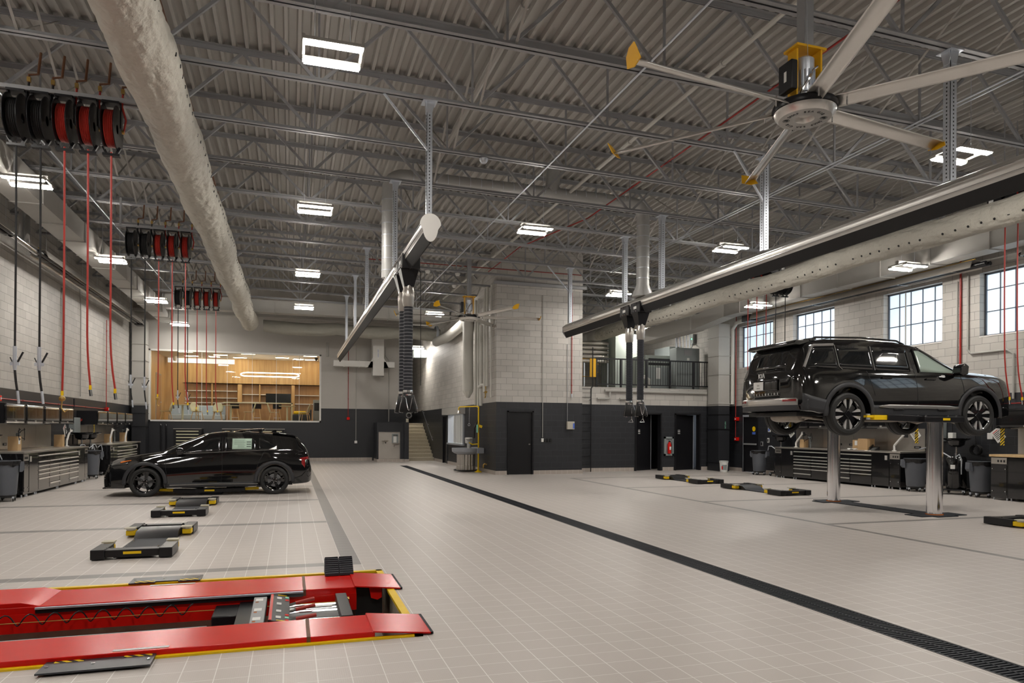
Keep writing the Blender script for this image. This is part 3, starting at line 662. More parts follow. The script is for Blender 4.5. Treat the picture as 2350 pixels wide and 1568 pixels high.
heater(-5.8, 5.72, 19.6, 31.2, 1, 'tube heater with shiny reflector along the left wall, farther run', 31.2)
heater(-5.8, 5.72, 9.0, 17.6, 1, 'tube heater with shiny reflector high on the left wall, nearer run', None)
heater(15.55, 5.5, 12.6, 21.0, 1, 'tube heater above the right windows, farther run', 21.0)
heater(15.55, 5.5, 3.0, 11.4, 1, 'tube heater above the right windows, nearer run', None)
MB().tube([(-5.8, 17.8, 5.72), (-5.8, 18.9, 5.7), (-5.8, 19.4, 5.7)], .07, 12).tube([(-5.8, 18.6, 5.72), (-5.8, 18.6, 6.4), (-5.8, 18.6, 7.6)], .11, 14).build('flue_pipe', 'chrome', label='shiny flue pipe rising between the two left tube heaters', cat='flue')
MB().tube([(15.8, 22.6, 2.5), (15.8, 22.6, 5.3), (15.75, 22.3, 5.5), (15.6, 21.6, 5.5)], .07, 12).build('flue_pipe', 'whitepipe', label='white pipe rising to the heater box beside the right column', cat='flue')
# ================================================================ HOSE REELS
def reel(hm, label, X, Y, Z, zend, kind, sway=0):
    r = root('hose_reel', (X, Y, Z), label, 'hose reel', 'hose reels hanging in rows from the roof'); R = .29
    b = MB()
    for s in (-1, 1):
        b.lathe([(.06, s*.058), (R*.72, s*.062), (R, s*.07), (R, s*.078), (R*.7, s*.07), (.06, s*.066)], (X, Y, Z), axis='X', n=28)
    b.lathe([(.1, -.055), (.1, .055)], (X, Y, Z), axis='X', n=16)
    b.build('spool', 'blackpaint', r)
    pr = []
    for k in range(6): c = -.05+.02*k; pr += [(R-.07, c-.0095), (R-.055, c), (R-.07, c+.0095)]
    MB().lathe(pr, (X, Y, Z), axis='X', n=28).build('wound_hose', hm, r, ang=80)
    q = MB().box(X-.1, X+.1, Y-.08, Y+.08, Z+R+.02, Z+R+.05).box(X-.1, X-.085, Y-.05, Y+.05, Z, Z+R+.04).box(X+.105, X+.12, Y-.05, Y+.05, Z, Z+R+.04).box(X-.1, X+.1, Y-.04, Y+.04, Z-R-.07, Z-R-.04)
    q.bar((X-.1, Y, Z-R+.05), (X-.05, Y, Z-R-.05), .03).bar((X+.1, Y, Z-R+.05), (X+.05, Y, Z-R-.05), .03)
    q.build('bracket', 'blackpaint', r)
    if X > 5: MB().cyl((X, Y, Z+R+.05), (X, Y, ZT(X)), .012, 6).build('drop_rod', 'steel', r)
    MB().cyl((X+.12, Y, Z-.03), (X+.15, Y, Z-.03), .025, 10).build('swivel', 'brass', r)
    MB().tube([(X+.14, Y, Z-.03), (X+.17, Y-.02, Z+.12), (X+.12, Y, Z+.3), (X+.13, Y, Z+.48)], .013, 8).build('feed_hose', hm, r)
    L = Z-R-zend; pts = [(X+sway*max(0, (t-.75)*4)**2, Y-.02+.01*math.sin(t*4), Z-R-.02-L*t) for t in [i/14 for i in range(15)]]
    MB().tube(pts, .0125, 8).build('hanging_hose', hm, r)
    e = Vector(pts[-1])
    if kind == 'gun':
        MB().tube([e+Vector((0, 0, .02)), e-Vector((0, 0, .15))], .022, 10).cyl(e-Vector((0, 0, .15)), e-Vector((0, 0, .28)), .03, 10, r2=.018).box(e.x-.05, e.x+.05, e.y-.015, e.y+.015, e.z-.22, e.z-.18).build('control_gun', 'galv', r)
        MB().bar(e+Vector((.02, 0, -.2)), e+Vector((.09, 0, -.05)), .012, .02).bar(e+Vector((-.02, 0, -.2)), e+Vector((-.05, 0, -.12)), .01).build('trigger', 'black', r)
        MB().tube([e-Vector((0, 0, .28)), e-Vector((-.012, 0, .42)), e-Vector((-.03, 0, .56))], .014, 8).build('spout_hose', 'rubber', r)
        MB().cyl(e-Vector((-.03, 0, .54)), e-Vector((-.045, 0, .7)), .016, 8).build('nozzle', 'galv', r)
    else:
        MB().cyl(e, e-Vector((0, 0, .06)), .017, 8).build('hose_fitting', 'yellow', r)
        if kind == 'hook': MB().lathe([(0, .03), (.035, .02), (.035, -.02), (0, -.03)], (e.x, e.y, e.z-.1), axis='Y', n=14).tube([e-Vector((0, 0, .12)), e-Vector((.01, 0, .22)), e-Vector((-.03, 0, .27)), e-Vector((-.06, 0, .24))], .009, 6).build('coupler', 'brass', r)
        else: MB().cyl(e-Vector((0, 0, .06)), e-Vector((-.01, 0, .14)), .019, 8).build('coupler', 'chrome', r)
for bank, (Y, Z, nm) in enumerate(((10.3, 5.43, 'nearest row'), (17.4, 5.62, 'middle row'), (24.2, 5.62, 'farthest row'))):
    sc = 1
    for i in range(5):
        X = -3.30+.265*i if bank == 0 else -3.38+.275*i
        blk = i < 2; ze = (2.55, 2.55, 2.02, 2.1, 2.06)[i] if bank == 0 else ((2.7, 2.66, 2.3, 2.12, 2.12)[i] if bank == 1 else (2.7, 2.65, 2.2, 2.1, 2.1)[i])
        reel('rubber' if blk else 'redhose', '%s hose reel in the %s of the left reels, %s from the left' % ('black' if blk else 'red', nm, ORD[i]), X, Y, Z, ze, 'gun' if blk else ('hook' if i == 2 else 'plain'), (0, -.0, -.01, .04, .06)[i])
    b = root('reel_rail', (-2.8, Y, Z+.45), 'dark strut channel holding the %s of left hose reels' % nm, 'strut')
    for dy in (-.05, .05): MB().box(-3.7, -1.95, Y+dy-.02, Y+dy+.02, Z+.34, Z+.39).build('channel', 'steel', b)
    for x in (-3.6, -2.0): MB().box(x-.02, x+.02, Y-.02, Y+.02, Z+.38, ZB(x)+.02).build('drop_rod', 'steel', b)
    b = root('reel_piping', (-2.5, Y, Z+.6), 'rusty feed pipes and valves above the %s of left reels' % nm, 'pipe')
    for i in range(5):
        X = -3.30+.265*i+.13 if bank == 0 else -3.38+.275*i+.13
        MB().tube([(X, Y, Z+.46), (X, Y, Z+.56), (X+.1, Y, Z+.58), (X+.1, Y+.1, Z+.9)], .016, 6).build('feed_pipe', 'copper', b)
        MB().cbox((X, Y, Z+.5), (.04, .04, .06)).build('valve', 'brass', b)
for i, (X, Y, Z, ze, hm, kd) in enumerate(((12.96, 17.8, 6, 2.36, 'redhose', 'plain'), (13.27, 17.8, 6, 2.25, 'redhose', 'plain'), (13.6, 17.8, 6, 2.6, 'redhose', 'plain'), (13.94, 17.8, 5.93, 2.9, 'rubber', 'gun'), (14.28, 17.8, 5.93, 2.9, 'rubber', 'gun'), (12.97, 9.94, 6, 2.22, 'redhose', 'plain'), (13.30, 9.94, 6, 2.22, 'redhose', 'plain'))):
    reel(hm, '%s hose reel %s, %s' % ('black' if hm == 'rubber' else 'red', 'over the back of the raised vehicle' if Y > 10 else 'with hose hanging at the right edge', ('leftmost hose', 'second hose', 'third hose', 'fourth hose', 'rightmost hose', 'left hose', 'right hose')[i]), X, Y, Z, ze, kd, .12 if i > 4 else .03)
# ================================================================ DOORS, COLUMNS AND WALL FITTINGS
def door(name, x0, x1, y, z1, hinge='l', open_=0, sign=None):
    r = root(name, ((x0+x1)/2, y, 0), None, None); r['kind'] = 'structure'
    MB().box(x0, x0+.05, y-.03, y+.2, 0, z1).box(x1-.05, x1, y-.03, y+.2, 0, z1).box(x0, x1, y-.03, y+.2, z1-.05, z1).build('door_frame', 'blackpaint', r)
    a, b = x0+.052, x1-.052
    if not open_:
        d = MB().box(a, b, y+.03, y+.075, .01, z1-.055).build('door_slab', 'blackpaint', r)
        kx = b-.08
        MB().lathe([(0, -.05), (.02, -.05), (.03, -.035), (.025, -.02), (.012, -.01), (.028, 0), (.028, .006)], (kx, y+.025, 1.02), axis='Y', n=16).build('door_knob', 'chrome', d)
        for z in (.25, 1.1, 1.85): MB().box(a-.006, a+.01, y+.018, y+.03, z-.05, z+.05).build('hinge', 'galv', d)
    else:
        L = b-a; c, s = math.cos(open_), math.sin(open_); px = a if hinge == 'l' else b; sg = 1 if hinge == 'l' else -1
        vs = []
        for z in (.01, z1-.055):
            for t, w_ in ((0, 0), (L, 0), (L, .045), (0, .045)): vs.append((px+sg*(t*c-w_*s), y+.1+t*s+w_*c, z))
        d = MB().add(vs, [(0,3,2,1), (4,5,6,7), (0,1,5,4), (1,2,6,5), (2,3,7,6), (3,0,4,7)]).build('door_slab', 'blackpaint', r)
        ex = px+sg*(L*c); ey = y+.1+L*s
        MB().box(ex-.012, ex+.012, ey-.004, ey+.04, .02, z1-.06).build('door_edge', 'galv', d)
    return r, d
door('door_1', 6.94, 7.87, 22.5, 2.15)
for n, (x0, op, hg) in enumerate(((12.17, .45, 'l'), (13.83, .25, 'l'))):
    r, d = door('door_%d' % (n+2), x0, x0+1.1, 23.4, 2.15, hg, op)
    cx = x0+.28
    sy = 23.4+.1+(.28)*math.sin(op)-.012; q = basis((math.cos(op), math.sin(op), 0), (0, 0, 1), (math.sin(op), -math.cos(op), 0))
    s_ = MB()
    for dx in (-.035, .035): s_.obox(q @ Vector((dx, .05, 0))+Vector((cx, sy, 1.42)), (.035, .07, .004), q).obox(q @ Vector((dx, .105, 0))+Vector((cx, sy, 1.42)), (.025, .025, .004), q)
    s_.obox(Vector((cx, sy, 1.39)), (.12, .03, .004), q); s_.build('restroom_sign', 'paper', d)
    text(None, 'sign_lettering', 'RESTROOM', .024, 'black', d, Vector((cx, sy, 1.39))+q @ Vector((0, 0, .004)), q, .0005)
# exit door in the right wall
r = root('door_4', (XR, 21.77, 0), None, None); r['kind'] = 'structure'
MB().box(XR-.03, XR+.3, 21.33, 21.38, 0, 2.15).box(XR-.03, XR+.3, 22.15, 22.2, 0, 2.15).box(XR-.03, XR+.3, 21.33, 22.2, 2.1, 2.15).build('door_frame', 'blackpaint', r)
d = MB().box(XR+.02, XR+.07, 21.38, 22.15, .01, 2.1).build('door_slab', 'blackpaint', r)
MB().box(XR-.035, XR+.02, 22.155, 22.175, .01, 2.1).build('hinge_strip', 'galv', d)
MB().box(XR-.06, XR+.02, 21.42, 22.1, 1.0, 1.05).build('push_bar', 'steel', d)
MB().lathe([(0, 0), (.09, 0), (.09, .006), (0, .006)], (XR+.012, 21.6, 1.58), axis='X', n=24).build('round_notice', 'yellow', d)
MB().box(XR+.01, XR+.018, 21.51, 21.69, 1.38, 1.47).build('small_notice', 'blue', d)
MB().box(XR-.1, XR-.0, 21.3, 22.1, 2.02, 2.09).build('door_closer', 'galv', d)
# side door and service window beside the wash basin
r = root('door_5', (TW[0], 30.5, 0), None, None); r['kind'] = 'structure'
MB().box(TW[0]-.03, TW[0]+.2, 30.05, 30.1, 0, 2.1).box(TW[0]-.03, TW[0]+.2, 30.95, 31.0, 0, 2.1).box(TW[0]-.03, TW[0]+.2, 30.05, 31.0, 2.05, 2.1).build('door_frame', 'blackpaint', r)
d = MB().box(TW[0]+.04, TW[0]+.085, 30.1, 30.95, .01, 2.05).build('door_slab', 'blackpaint', r)
MB().box(TW[0]-.032, TW[0]+.04, 30.06, 30.075, .01, 2.05).build('door_edge', 'galv', d)
r = root('window_7', (TW[0], 28.4, .9), None, None); r['kind'] = 'structure'
a, c = SW
MB().box(TW[0]-.05, TW[0]+.2, a, a+.07, .9, 2.2).box(TW[0]-.05, TW[0]+.2, c-.07, c, .9, 2.2).box(TW[0]-.09, TW[0]+.22, a-.05, c+.05, .86, .93).box(TW[0]-.05, TW[0]+.2, a, c, 2.1, 2.2).build('window_frame', 'galv', r)
MB().box(TW[0]+.08, TW[0]+.11, a+.9, a+.95, .93, 2.1).box(TW[0]+.08, TW[0]+.11, a+1.9, a+1.95, .93, 2.1).box(TW[0]+.14, TW[0]+.17, a+.45, a+.5, .93, 2.1).build('sliding_sash', 'alu', r)
MB().box(TW[0]-.24, TW[0]-.001, a-.15, c+.35, 2.12, 2.4).build('roller_shutter_box', 'duct', label='grey roller shutter box above the service window', cat='shutter box')
# parts office behind the service window
wallbox('wall_office', 'white', (9.2, 9.3, 24, 32, 0, 3.0), (6.76, 9.3, 31.9, 32.0, 0, 3.0), (6.76, 9.3, 23.9, 24.0, 0, 3.0))
struct(MB().box(6.76, 9.4, 23.9, 32, 3.0, 3.1).build('ceiling_office', 'white'))
MB().box(7.4, 8.6, 26.4, 28.9, 2.96, 2.99).build('office_fill_panel', mat('office_fill_glow', (1, 1, 1), emit=(1, .97, .92), es=2.5), label='unseen flat panel added to light the office behind the service window', cat='ceiling light')  # unseen glowing panel added to brighten the room behind the service window
MB().box(8.7, 9.19, 26, 29, 0, 2.2).build('office_shelf', 'greybox', label='grey shelving seen through the service window', cat='shelf')
# square painted columns that carry the risers
def riser(x0, x1, y0, y1, z1, lab, zl=2.44):
    r = root('duct_riser', ((x0+x1)/2, (y0+y1)/2, 0), lab, 'duct')
    MB().box(x0, x1, y0, y1, .0, zl).build('lower_casing', mat('riser_black', DARK, .45), r)
    MB().box(x0, x1, y0, y1, zl, z1).build('upper_casing', 'duct', r)
    for z in (.3, 1.55, 2.1, 2.5, 3.6, 4.3, 5.0): MB().box(x0-.025, x1+.025, y0-.025, y1+.025, z, z+.02).build('flange', 'duct' if z > zl else 'blackpaint', r)
    return r
rv = riser(15.2, 15.68, 22.6, 23.3, 5.5, 'square duct riser beside the mezzanine, pale above and black below')
text(None, 'stencil', 'RETURN', .07, 'green', rv, (15.5, 22.595, 1.72), basis((0, 0, 1), (-1, 0, 0), (0, -1, 0)), .0005)
riser(-6.3, -5.78, 32.6, 33.2, 6.0, 'square duct riser in the back left corner, pale above and black below')
# mezzanine railing, ladder, gate
r = root('railing', (13, MY, MF), 'black guard railing with thin balusters along the mezzanine edge', 'railing')
x0, x1 = 10.6, 15.6
MB().box(x0, x1, MY+.02, MY+.06, 4.1, 4.15).build('top_rail', 'blackpaint', r); MB().box(x0, x1, MY+.02, MY+.06, 3.17, 3.21).build('bottom_rail', 'blackpaint', r)
for x in (10.62, 11.6, 12.65, 13.65, 14.65, 15.58): MB().box(x-.03, x+.03, MY+.01, MY+.07, MF, 4.12).build('post', 'blackpaint', r)
x = x0+.12
while x < x1: MB().box(x-.007, x+.007, MY+.033, MY+.047, 3.2, 4.11).build('baluster', 'blackpaint', r); x += .105
r = root('wall_ladder', (10.2, MY-.1, 0), 'black wall ladder up to the mezzanine gate', 'ladder')
for x in (9.86, 10.34): MB().tube([(x, MY-.12, 0), (x, MY-.12, 3.0), (x+.06, MY-.12, 3.1), (x+.06, MY-.12, 4.5)], .02, 8).build('side_rail', 'blackpaint', r)
z = .25
while z < 3.1: MB().cyl((9.86, MY-.12, z), (10.34, MY-.12, z), .011, 6).build('rung', 'blackpaint', r); z += .305
for z in (.6, 1.6, 2.6): MB().bar((10.34, MY-.12, z), (10.34, MY, z), .04, .008).build('standoff', 'blackpaint', r)
r = root('safety_gate', (10.3, MY+.1, 3.4), 'yellow swing gate at the head of the ladder', 'gate')
MB().tube([(10.05, MY+.05, 4.1), (10.55, MY+.05, 4.1), (10.55, MY+.05, 3.45), (10.05, MY+.05, 3.45)], .025, 8, closed=True).build('gate_frame', 'orange', r)
MB().box(10.36, 10.60, MY+.02, MY+.06, 3.44, 4.11).build('gate_plate', 'orange', r); MB().box(10.6, 10.68, MY+.02, MY+.05, 3.9, 3.93).box(10.6, 10.68, MY+.02, MY+.05, 3.6, 3.63).build('gate_hinge', 'orange', r)
# plant on the mezzanine
r = root('pipe_rack', (10.8, 27, 4), 'row of horizontal galvanised ducts stacked on the mezzanine', 'duct')
for k in range(5): MB().cyl((10.8, 27.5, 4.45+.19*k), (13.0, 27.5, 4.45+.19*k), .08, 16).build('galvanised_tube', 'stainless', r)
MB().box(12.95, 13.0, 27.46, 27.54, MF, 5.3).box(11.9, 11.95, 27.56, 27.6, MF, 5.3).build('stand', 'galv', r)
def cabinet(name, lab, x0, x1, y0, y1, z1, m, cat='cabinet'):
    r = root(name, ((x0+x1)/2, y0, MF), lab, cat); MB().box(x0, x1, y0, y1, MF, z1).build('casing', m, r, bevel=.01); return r
cb = cabinet('plant_cabinet', 'tall pale green equipment cabinet on the mezzanine behind the right hoses', 13.1, 14.35, 27, 28.4, 5.6, 'greenbox')
MB().box(13.7, 13.71, 26.99, 27, MF, 5.55).build('panel_joint', 'steel', cb)
cb = cabinet('air_handler', 'grey air handler with dark louvre slots behind the railing', 13.65, 15.0, 25.4, 26.6, 4.55, 'greenbox', 'air handler')
for k in range(2): MB().box(13.8, 14.9, 25.37, 25.4, 4.15+.17*k, 4.25+.17*k).build('louvre', 'black', cb)
MB().box(14.15, 14.35, 25.38, 25.39, 3.6, 4.05).build('notice', 'paper', cb); MB().box(13.75, 14.95, 25.39, 25.4, 3.2, 4.08).build('lower_panel', 'greybox', cb)
cb = cabinet('switchboard', 'grey electrical switchboard with conduits on its top', 15.45, 15.99, 26.6, 27.9, 5.1, 'greybox', 'switchboard')
cb = cabinet('switchboard', 'wide grey electrical cabinet at the right end of the mezzanine', 14.6, 15.65, 24.6, 25.1, 4.8, 'greybox', 'switchboard')
MB().box(14.95, 15.3, 24.58, 24.6, 4.5, 4.72).build('vent_grille', 'steel', cb); MB().box(15.08, 15.18, 24.58, 24.6, 4.3, 4.4).build('notice', 'paper', cb)
for k in range(5): MB().tube([(14.75+.15*k, 24.85, 4.8), (14.75+.15*k, 24.85, 6.0)], .022 if k else .045, 8).build('conduit', 'galv', cb)
r = root('disconnect_box', (15.95, 25, 5.2), 'dark switch box with green lamp high on the side wall above the mezzanine', 'switch box')
MB().box(15.85, 15.995, 25.4, 25.7, 5.1, 5.5).build('case', 'steel', r); MB().cyl((15.84, 25.5, 5.3), (15.85, 25.5, 5.3), .02, 10).build('indicator_lamp', mat('green_lamp', (0, .3, .1), emit=(.05, 1, .3), es=3), r)
MB().tube([(15.85, 25.5, 5.1), (15.7, 25.2, 5.0), (15.5, 25.0, 4.8)], .02, 6).build('conduit', 'galv', r)
r = pipe('wall_pipe', [(10.9, MY-.08, 2.95), (15.15, MY-.08, 2.93)], .05, 'duct', 'pale pipe along the mezzanine front under the railing', n=12)
for k, x in enumerate((11.1, 12.0)):
    MB().tube([(x, MY-.08, 2.95), (x, MY-.08, 2.70), (x-.05, MY-.08, 2.66), (x-.5, MY-.08, 2.66)], .035, 8).build('drop_leg', 'duct', r)
MB().tube([(13.1, 25, MF), (13.15, 24.9, 3.5), (13.35, 24.9, 3.62), (13.55, 24.9, 3.5), (13.55, 24.9, 3.2), (13.15, 24.8, 3.25)], .08, 12).build('insulated_elbow', 'whitepipe', label='white lagged pipe bends behind the railing', cat='pipe')
# fire extinguisher cabinet
r = root('extinguisher_cabinet', (13.55, MY, .6), 'grey wall cabinet with a window between the two restroom doors', 'cabinet'); x0, x1, z0, z1 = 13.37, 13.76, .56, 1.27
MB().box(x0, x0+.06, MY-.06, MY, z0, z1).box(x1-.06, x1, MY-.06, MY, z0, z1).box(x0, x1, MY-.06, MY, z0, z0+.07).box(x0, x1, MY-.06, MY, z1-.07, z1).build('cabinet_frame', 'greybox', r)
MB().box(x0+.06, x1-.06, MY-.012, MY-.002, z0+.07, z1-.07).build('backplate', 'steel', r)
r = root('fire_extinguisher', (13.56, MY-.08, .64), 'red fire extinguisher inside the wall cabinet', 'fire extinguisher')
MB().lathe([(0, .64), (.06, .64), (.068, .66), (.068, .98), (.05, 1.03), (.025, 1.06), (.025, 1.08), (0, 1.08)], (13.56, MY-.085, 0), n=18).build('cylinder', 'red', r)
MB().box(13.54, 13.60, MY-.11, MY-.06, 1.08, 1.12).tube([(13.57, MY-.1, 1.1), (13.63, MY-.1, 1.05), (13.635, MY-.1, .9)], .01, 6).build('valve', 'black', r)
MB().box(13.53, 13.59, MY-.157, MY-.15, .78, .9).build('instruction_label', 'paper', r)
# bucket
r = root('bucket', (15.1, 22.1, 0), 'white plastic paint bucket with printed label by the duct riser', 'bucket')
MB().lathe([(0, .005), (.125, .005), (.13, .02), (.15, .33), (.158, .335), (.158, .37), (.165, .375), (.165, .40), (.16, .41), (0, .41)], (15.1, 22.1, 0), n=28).build('pail', 'paper', r)
MB().lathe([(.1665, .385), (.1665, .40)], (15.1, 22.1, 0), n=28).build('lid_rim', 'greybox', r)
MB().lathe([(.140, .08), (.148, .27)], (15.1, 22.1, 0), n=12, a0=-2.6, a1=-1.4).build('printed_label', 'greybox', r); MB().lathe([(.1425, .10), (.1480, .22)], (15.1, 22.1, 0), n=6, a0=-2.7, a1=-2.4).build('red_print', 'red', r)
# red alarm lines
pipe('alarm_line', [(15.88, 22.5, 6.2), (15.88, 22.5, 2.0)], .014, 'redpipe', 'red alarm conduit dropping beside the right duct riser', fit=1.2)
def alarm(name, c, lab):
    r = root(name, c, lab, 'alarm box'); MB().box(*sorted((c[0]-(.04 if c[0] > 0 else -.04), XR-.001 if c[0] > 0 else XL+.001)), c[1]-.06, c[1]+.06, c[2]-.065, c[2]+.065).build('case', 'red', r, bevel=.008); MB().cbox((c[0]-(.042 if c[0] > 0 else -.042), c[1], c[2]), (.006, .06, .05)).build('face', 'paper', r); return r
alarm('alarm_horn', (15.9, 22.5, 1.95), 'round red alarm horn on the right wall conduit'); alarm('alarm_pull', (15.9, 22.5, 1.2), 'red alarm pull box below the horn on the right wall')
pipe('alarm_line', [(15.88, 22.5, 1.88), (15.88, 22.5, 1.27)], .012, 'redpipe', 'short red conduit between the horn and the pull box')
pipe('alarm_line', [(15.93, 4, 2.19), (15.93, 12.6, 2.19)], .014, 'redpipe', 'red conduit along the right wall at the edge of the photo', fit=1.5)
pipe('alarm_line', [(-6.35, 18.9, 2.18), (-6.35, 28.6, 2.18)], .016, 'redpipe', 'red conduit running along the left wall above the cabinets', fit=1.4)
pipe('alarm_line', [(-6.35, 28.6, 2.2), (-6.35, 28.6, 5.4)], .014, 'redpipe', 'red conduit rising on the left wall', fit=1.4)
alarm('alarm_horn', (-6.33, 28.7, 2.18), 'red alarm horn at the far end of the left wall conduit'); alarm('alarm_horn', (-6.33, 18.75, 2.18), 'red alarm box at the left edge of the photo')
pipe('alarm_line', [(9.25, 22.46, 6.25), (9.25, 22.46, 2.75)], .014, 'redpipe', 'red conduit dropping down the tower block', fit=.8)
MB().cyl((9.25, 22.46, 2.76), (9.25, 22.46, 2.64), .022, 10).build('conduit_end', 'galv', label='capped silver end of the red conduit on the tower block', cat='fitting')
pipe('alarm_line', [(2.58, 33.66, 5.3), (2.58, 33.66, 2.05)], .014, 'redpipe', 'red conduit down the back wall right of the lounge window', fit=1.2)
r = root('alarm_horn', (2.58, 33.66, 1.98), 'red alarm horn on the back wall right of the lounge window', 'alarm box'); MB().cbox((2.58, 33.64, 1.98), (.13, .08, .13)).build('case', 'red', r, bevel=.01)
# tower wall boxes and conduits
r = root('control_box', (9.2, 22.44, 1.66), 'beige control box with a blue strip on the tower block', 'control box'); MB().box(9.07, 9.33, 22.38, 22.5, 1.53, 1.80).build('case', 'tan', r, bevel=.008); MB().box(9.27, 9.325, 22.372, 22.38, 1.56, 1.74).build('side_label', 'blue', r)
pipe('wall_conduit', [(9.09, 22.47, 4.45), (9.09, 22.47, 1.8)], .010, 'steel', 'thin conduit down to the beige box')
pipe('wall_conduit', [(8.19, 22.47, 6.1), (8.19, 22.47, 1.25)], .012, 'duct', 'thin conduit down the tower block to the outlets')
r = root('power_outlet', (8.2, 22.47, 1.16), 'row of outlets beside the tower door', 'power outlet')
MB().box(8.15, 8.23, 22.46, 22.5, 1.10, 1.22).build('white_outlet', 'paper', r, bevel=.004)
for k in range(3): MB().box(8.26+.1*k, 8.34+.1*k, 22.46, 22.5, 1.10, 1.21).build('black_outlet', 'black', r, bevel=.004)
r = root('power_outlet', (2.94, 33.66, .88), 'white outlet low on the dark back wall', 'power outlet'); MB().box(2.88, 3.0, 33.64, 33.7, .82, .94).build('plate', 'paper', r, bevel=.004)
pipe('wall_conduit', [(2.94, 33.67, 5.5), (2.94, 33.67, .95)], .012, 'duct', 'thin conduit down the back wall to the white outlet')
pipe('wall_conduit', [(4.3, 33.67, 5.4), (4.3, 33.67, 5.0), (4.47, 33.67, 4.75), (4.47, 33.67, 1.85)], .02, 'duct', 'pale conduit with a kink on the back wall near the stairs')
pipe('wall_conduit', [(5.0, 33.67, 5.4), (5.0, 33.67, 4.7)], .04, 'duct', 'short thick pale pipe end on the back wall near the stairs')
pipe('wall_conduit', [(1.63, 33.64, 5.5), (1.63, 33.64, 4.85)], .05, 'duct', 'short pale pipe stub above the lounge window corner')
pipe('wall_conduit', [(-6.38, 23.6, 5.6), (-6.38, 23.6, 2.5)], .03, 'duct', 'pale conduit on the left wall, thicker one')
pipe('wall_conduit', [(-6.38, 25.3, 5.9), (-6.38, 25.45, 5.4), (-6.38, 25.45, 2.5)], .018, 'duct', 'pale conduit with a small bend on the left wall')
for k, y in enumerate((15.0, 13.45)): pipe('wall_conduit', [(15.97, y, 5.3), (15.97, y, 2.5)], .018, 'duct', 'pale vertical conduit between the right windows, %s' % ('farther', 'nearer')[k])
pipe('alarm_line', [(15.96, 13.0+.35, 5.8), (15.96, 13.0+.35, 2.2)], .024, 'redpipe', 'thick red standpipe between the two nearest right windows')
pipe('wall_conduit', [(15.96, 13.15, 5.4), (15.96, 13.15, 3.55), (15.96, 13.05, 3.45), (15.96, 12.15, 3.45), (15.96, 12.0, 3.35), (15.96, 12.0, 2.3)], .024, 'duct', 'pale conduit bending under the nearest right window')
# heater duct on the back wall
r = root('unit_heater', (3.9, 33.2, 4.4), 'white cross shaped duct unit on the back wall with a blue label', 'heater')
MB().box(3.62, 4.12, 32.8, 33.4, 3.98, 5.7).build('upright_duct', 'white', r); MB().box(1.86, 4.62, 32.85, 33.25, 4.36, 4.62).build('cross_duct', 'white', r)
MB().prism([(3.62, 4.36), (3.4, 4.36), (3.62, 4.8)], 'Y', 32.85, 33.25).prism([(4.12, 4.36), (4.34, 4.36), (4.12, 4.8)], 'Y', 32.85, 33.25).build('gusset', 'white', r)
for x in (2.3, 3.0, 3.3): MB().box(x, x+.03, 32.83, 33.27, 4.34, 4.64).build('duct_strap', 'white', r)
MB().box(3.6, 4.14, 32.78, 33.42, 3.95, 3.98).build('outlet_frame', 'duct', r)
bl = MB().box(3.82, 3.9, 32.79, 32.8, 4.75, 5.25).build('brand_label', 'paper', r); text(None, 'label_print', 'ENERGY VENT', .055, 'blue', bl, (3.86, 32.788, 5.0), basis((0, 0, 1), (-1, 0, 0), (0, -1, 0)), .0005)
MB().box(3.6, 3.66, 33.1, 33.68, 4.4, 4.5).build('wall_bracket', 'steel', r)
# drinking fountain niche
r = root('fountain_niche', (4.5, 32.6, 0), 'dark boxed surround for the drinking fountains beside the stairs', 'surround')
MB().box(3.77, 3.84, 32.35, YB-.005, .12, 1.80).box(4.83, 5.0, 32.35, YB-.005, .12, 1.8).box(3.84, 4.83, 32.35, YB-.005, 1.37, 1.80).box(5.0, 5.2, 32.2, YB-.005, .12, 1.82).build('surround_panel', mat('niche_dark', DARK, .5), r)
MB().box(3.77, 5.0, 32.33, YB-.025, 0, .12).box(5.0, 5.22, 32.18, YB-.025, 0, .12).build('tile_plinth', bt, r)
MB().box(3.84, 4.83, 32.45, 32.5, .12, 1.37).build('back_panel', 'stainless', r, label='brushed stainless back panel')
r = root('drinking_fountain', (4.12, 32.3, .85), 'stainless drinking fountain, lower left one in the niche', 'drinking fountain', 'drinking fountains')
MB().lathe([(0, .90), (.05, .9), (.15, .955), (.17, .97), (.16, .975), (.04, .92), (0, .92)], (4.12, 32.28, 0), n=24).build('bowl', 'stainless', r)
MB().box(4.06, 4.2, 32.3, 32.45, .80, .93).build('bracket', 'stainless', r); MB().cyl((4.1, 32.3, .96), (4.1, 32.3, 1.0), .01, 8).build('bubbler', 'chrome', r); MB().cyl((4.15, 32.29, .87), (4.15, 32.3, .87), .03, 12).build('push_button', 'black', r)
r = root('drinking_fountain', (4.6, 32.3, .75), 'bottle filling station with fountain bowl, right one in the niche', 'drinking fountain', 'drinking fountains')
MB().box(4.46, 4.74, 32.38, 32.45, .86, 1.28).build('filler_housing', 'greybox', r); MB().box(4.52, 4.66, 32.375, 32.38, .88, 1.2).build('filler_alcove', 'paper', r); MB().box(4.5, 4.7, 32.3, 32.4, 1.2, 1.23).build('filler_spout', 'black', r)
MB().lathe([(0, .76), (.05, .76), (.15, .81), (.17, .83), (.16, .835), (.04, .78), (0, .78)], (4.62, 32.28, 0), n=24).build('bowl', 'stainless', r); MB().box(4.55, 4.68, 32.28, 32.45, .68, .78).build('bracket', 'stainless', r)
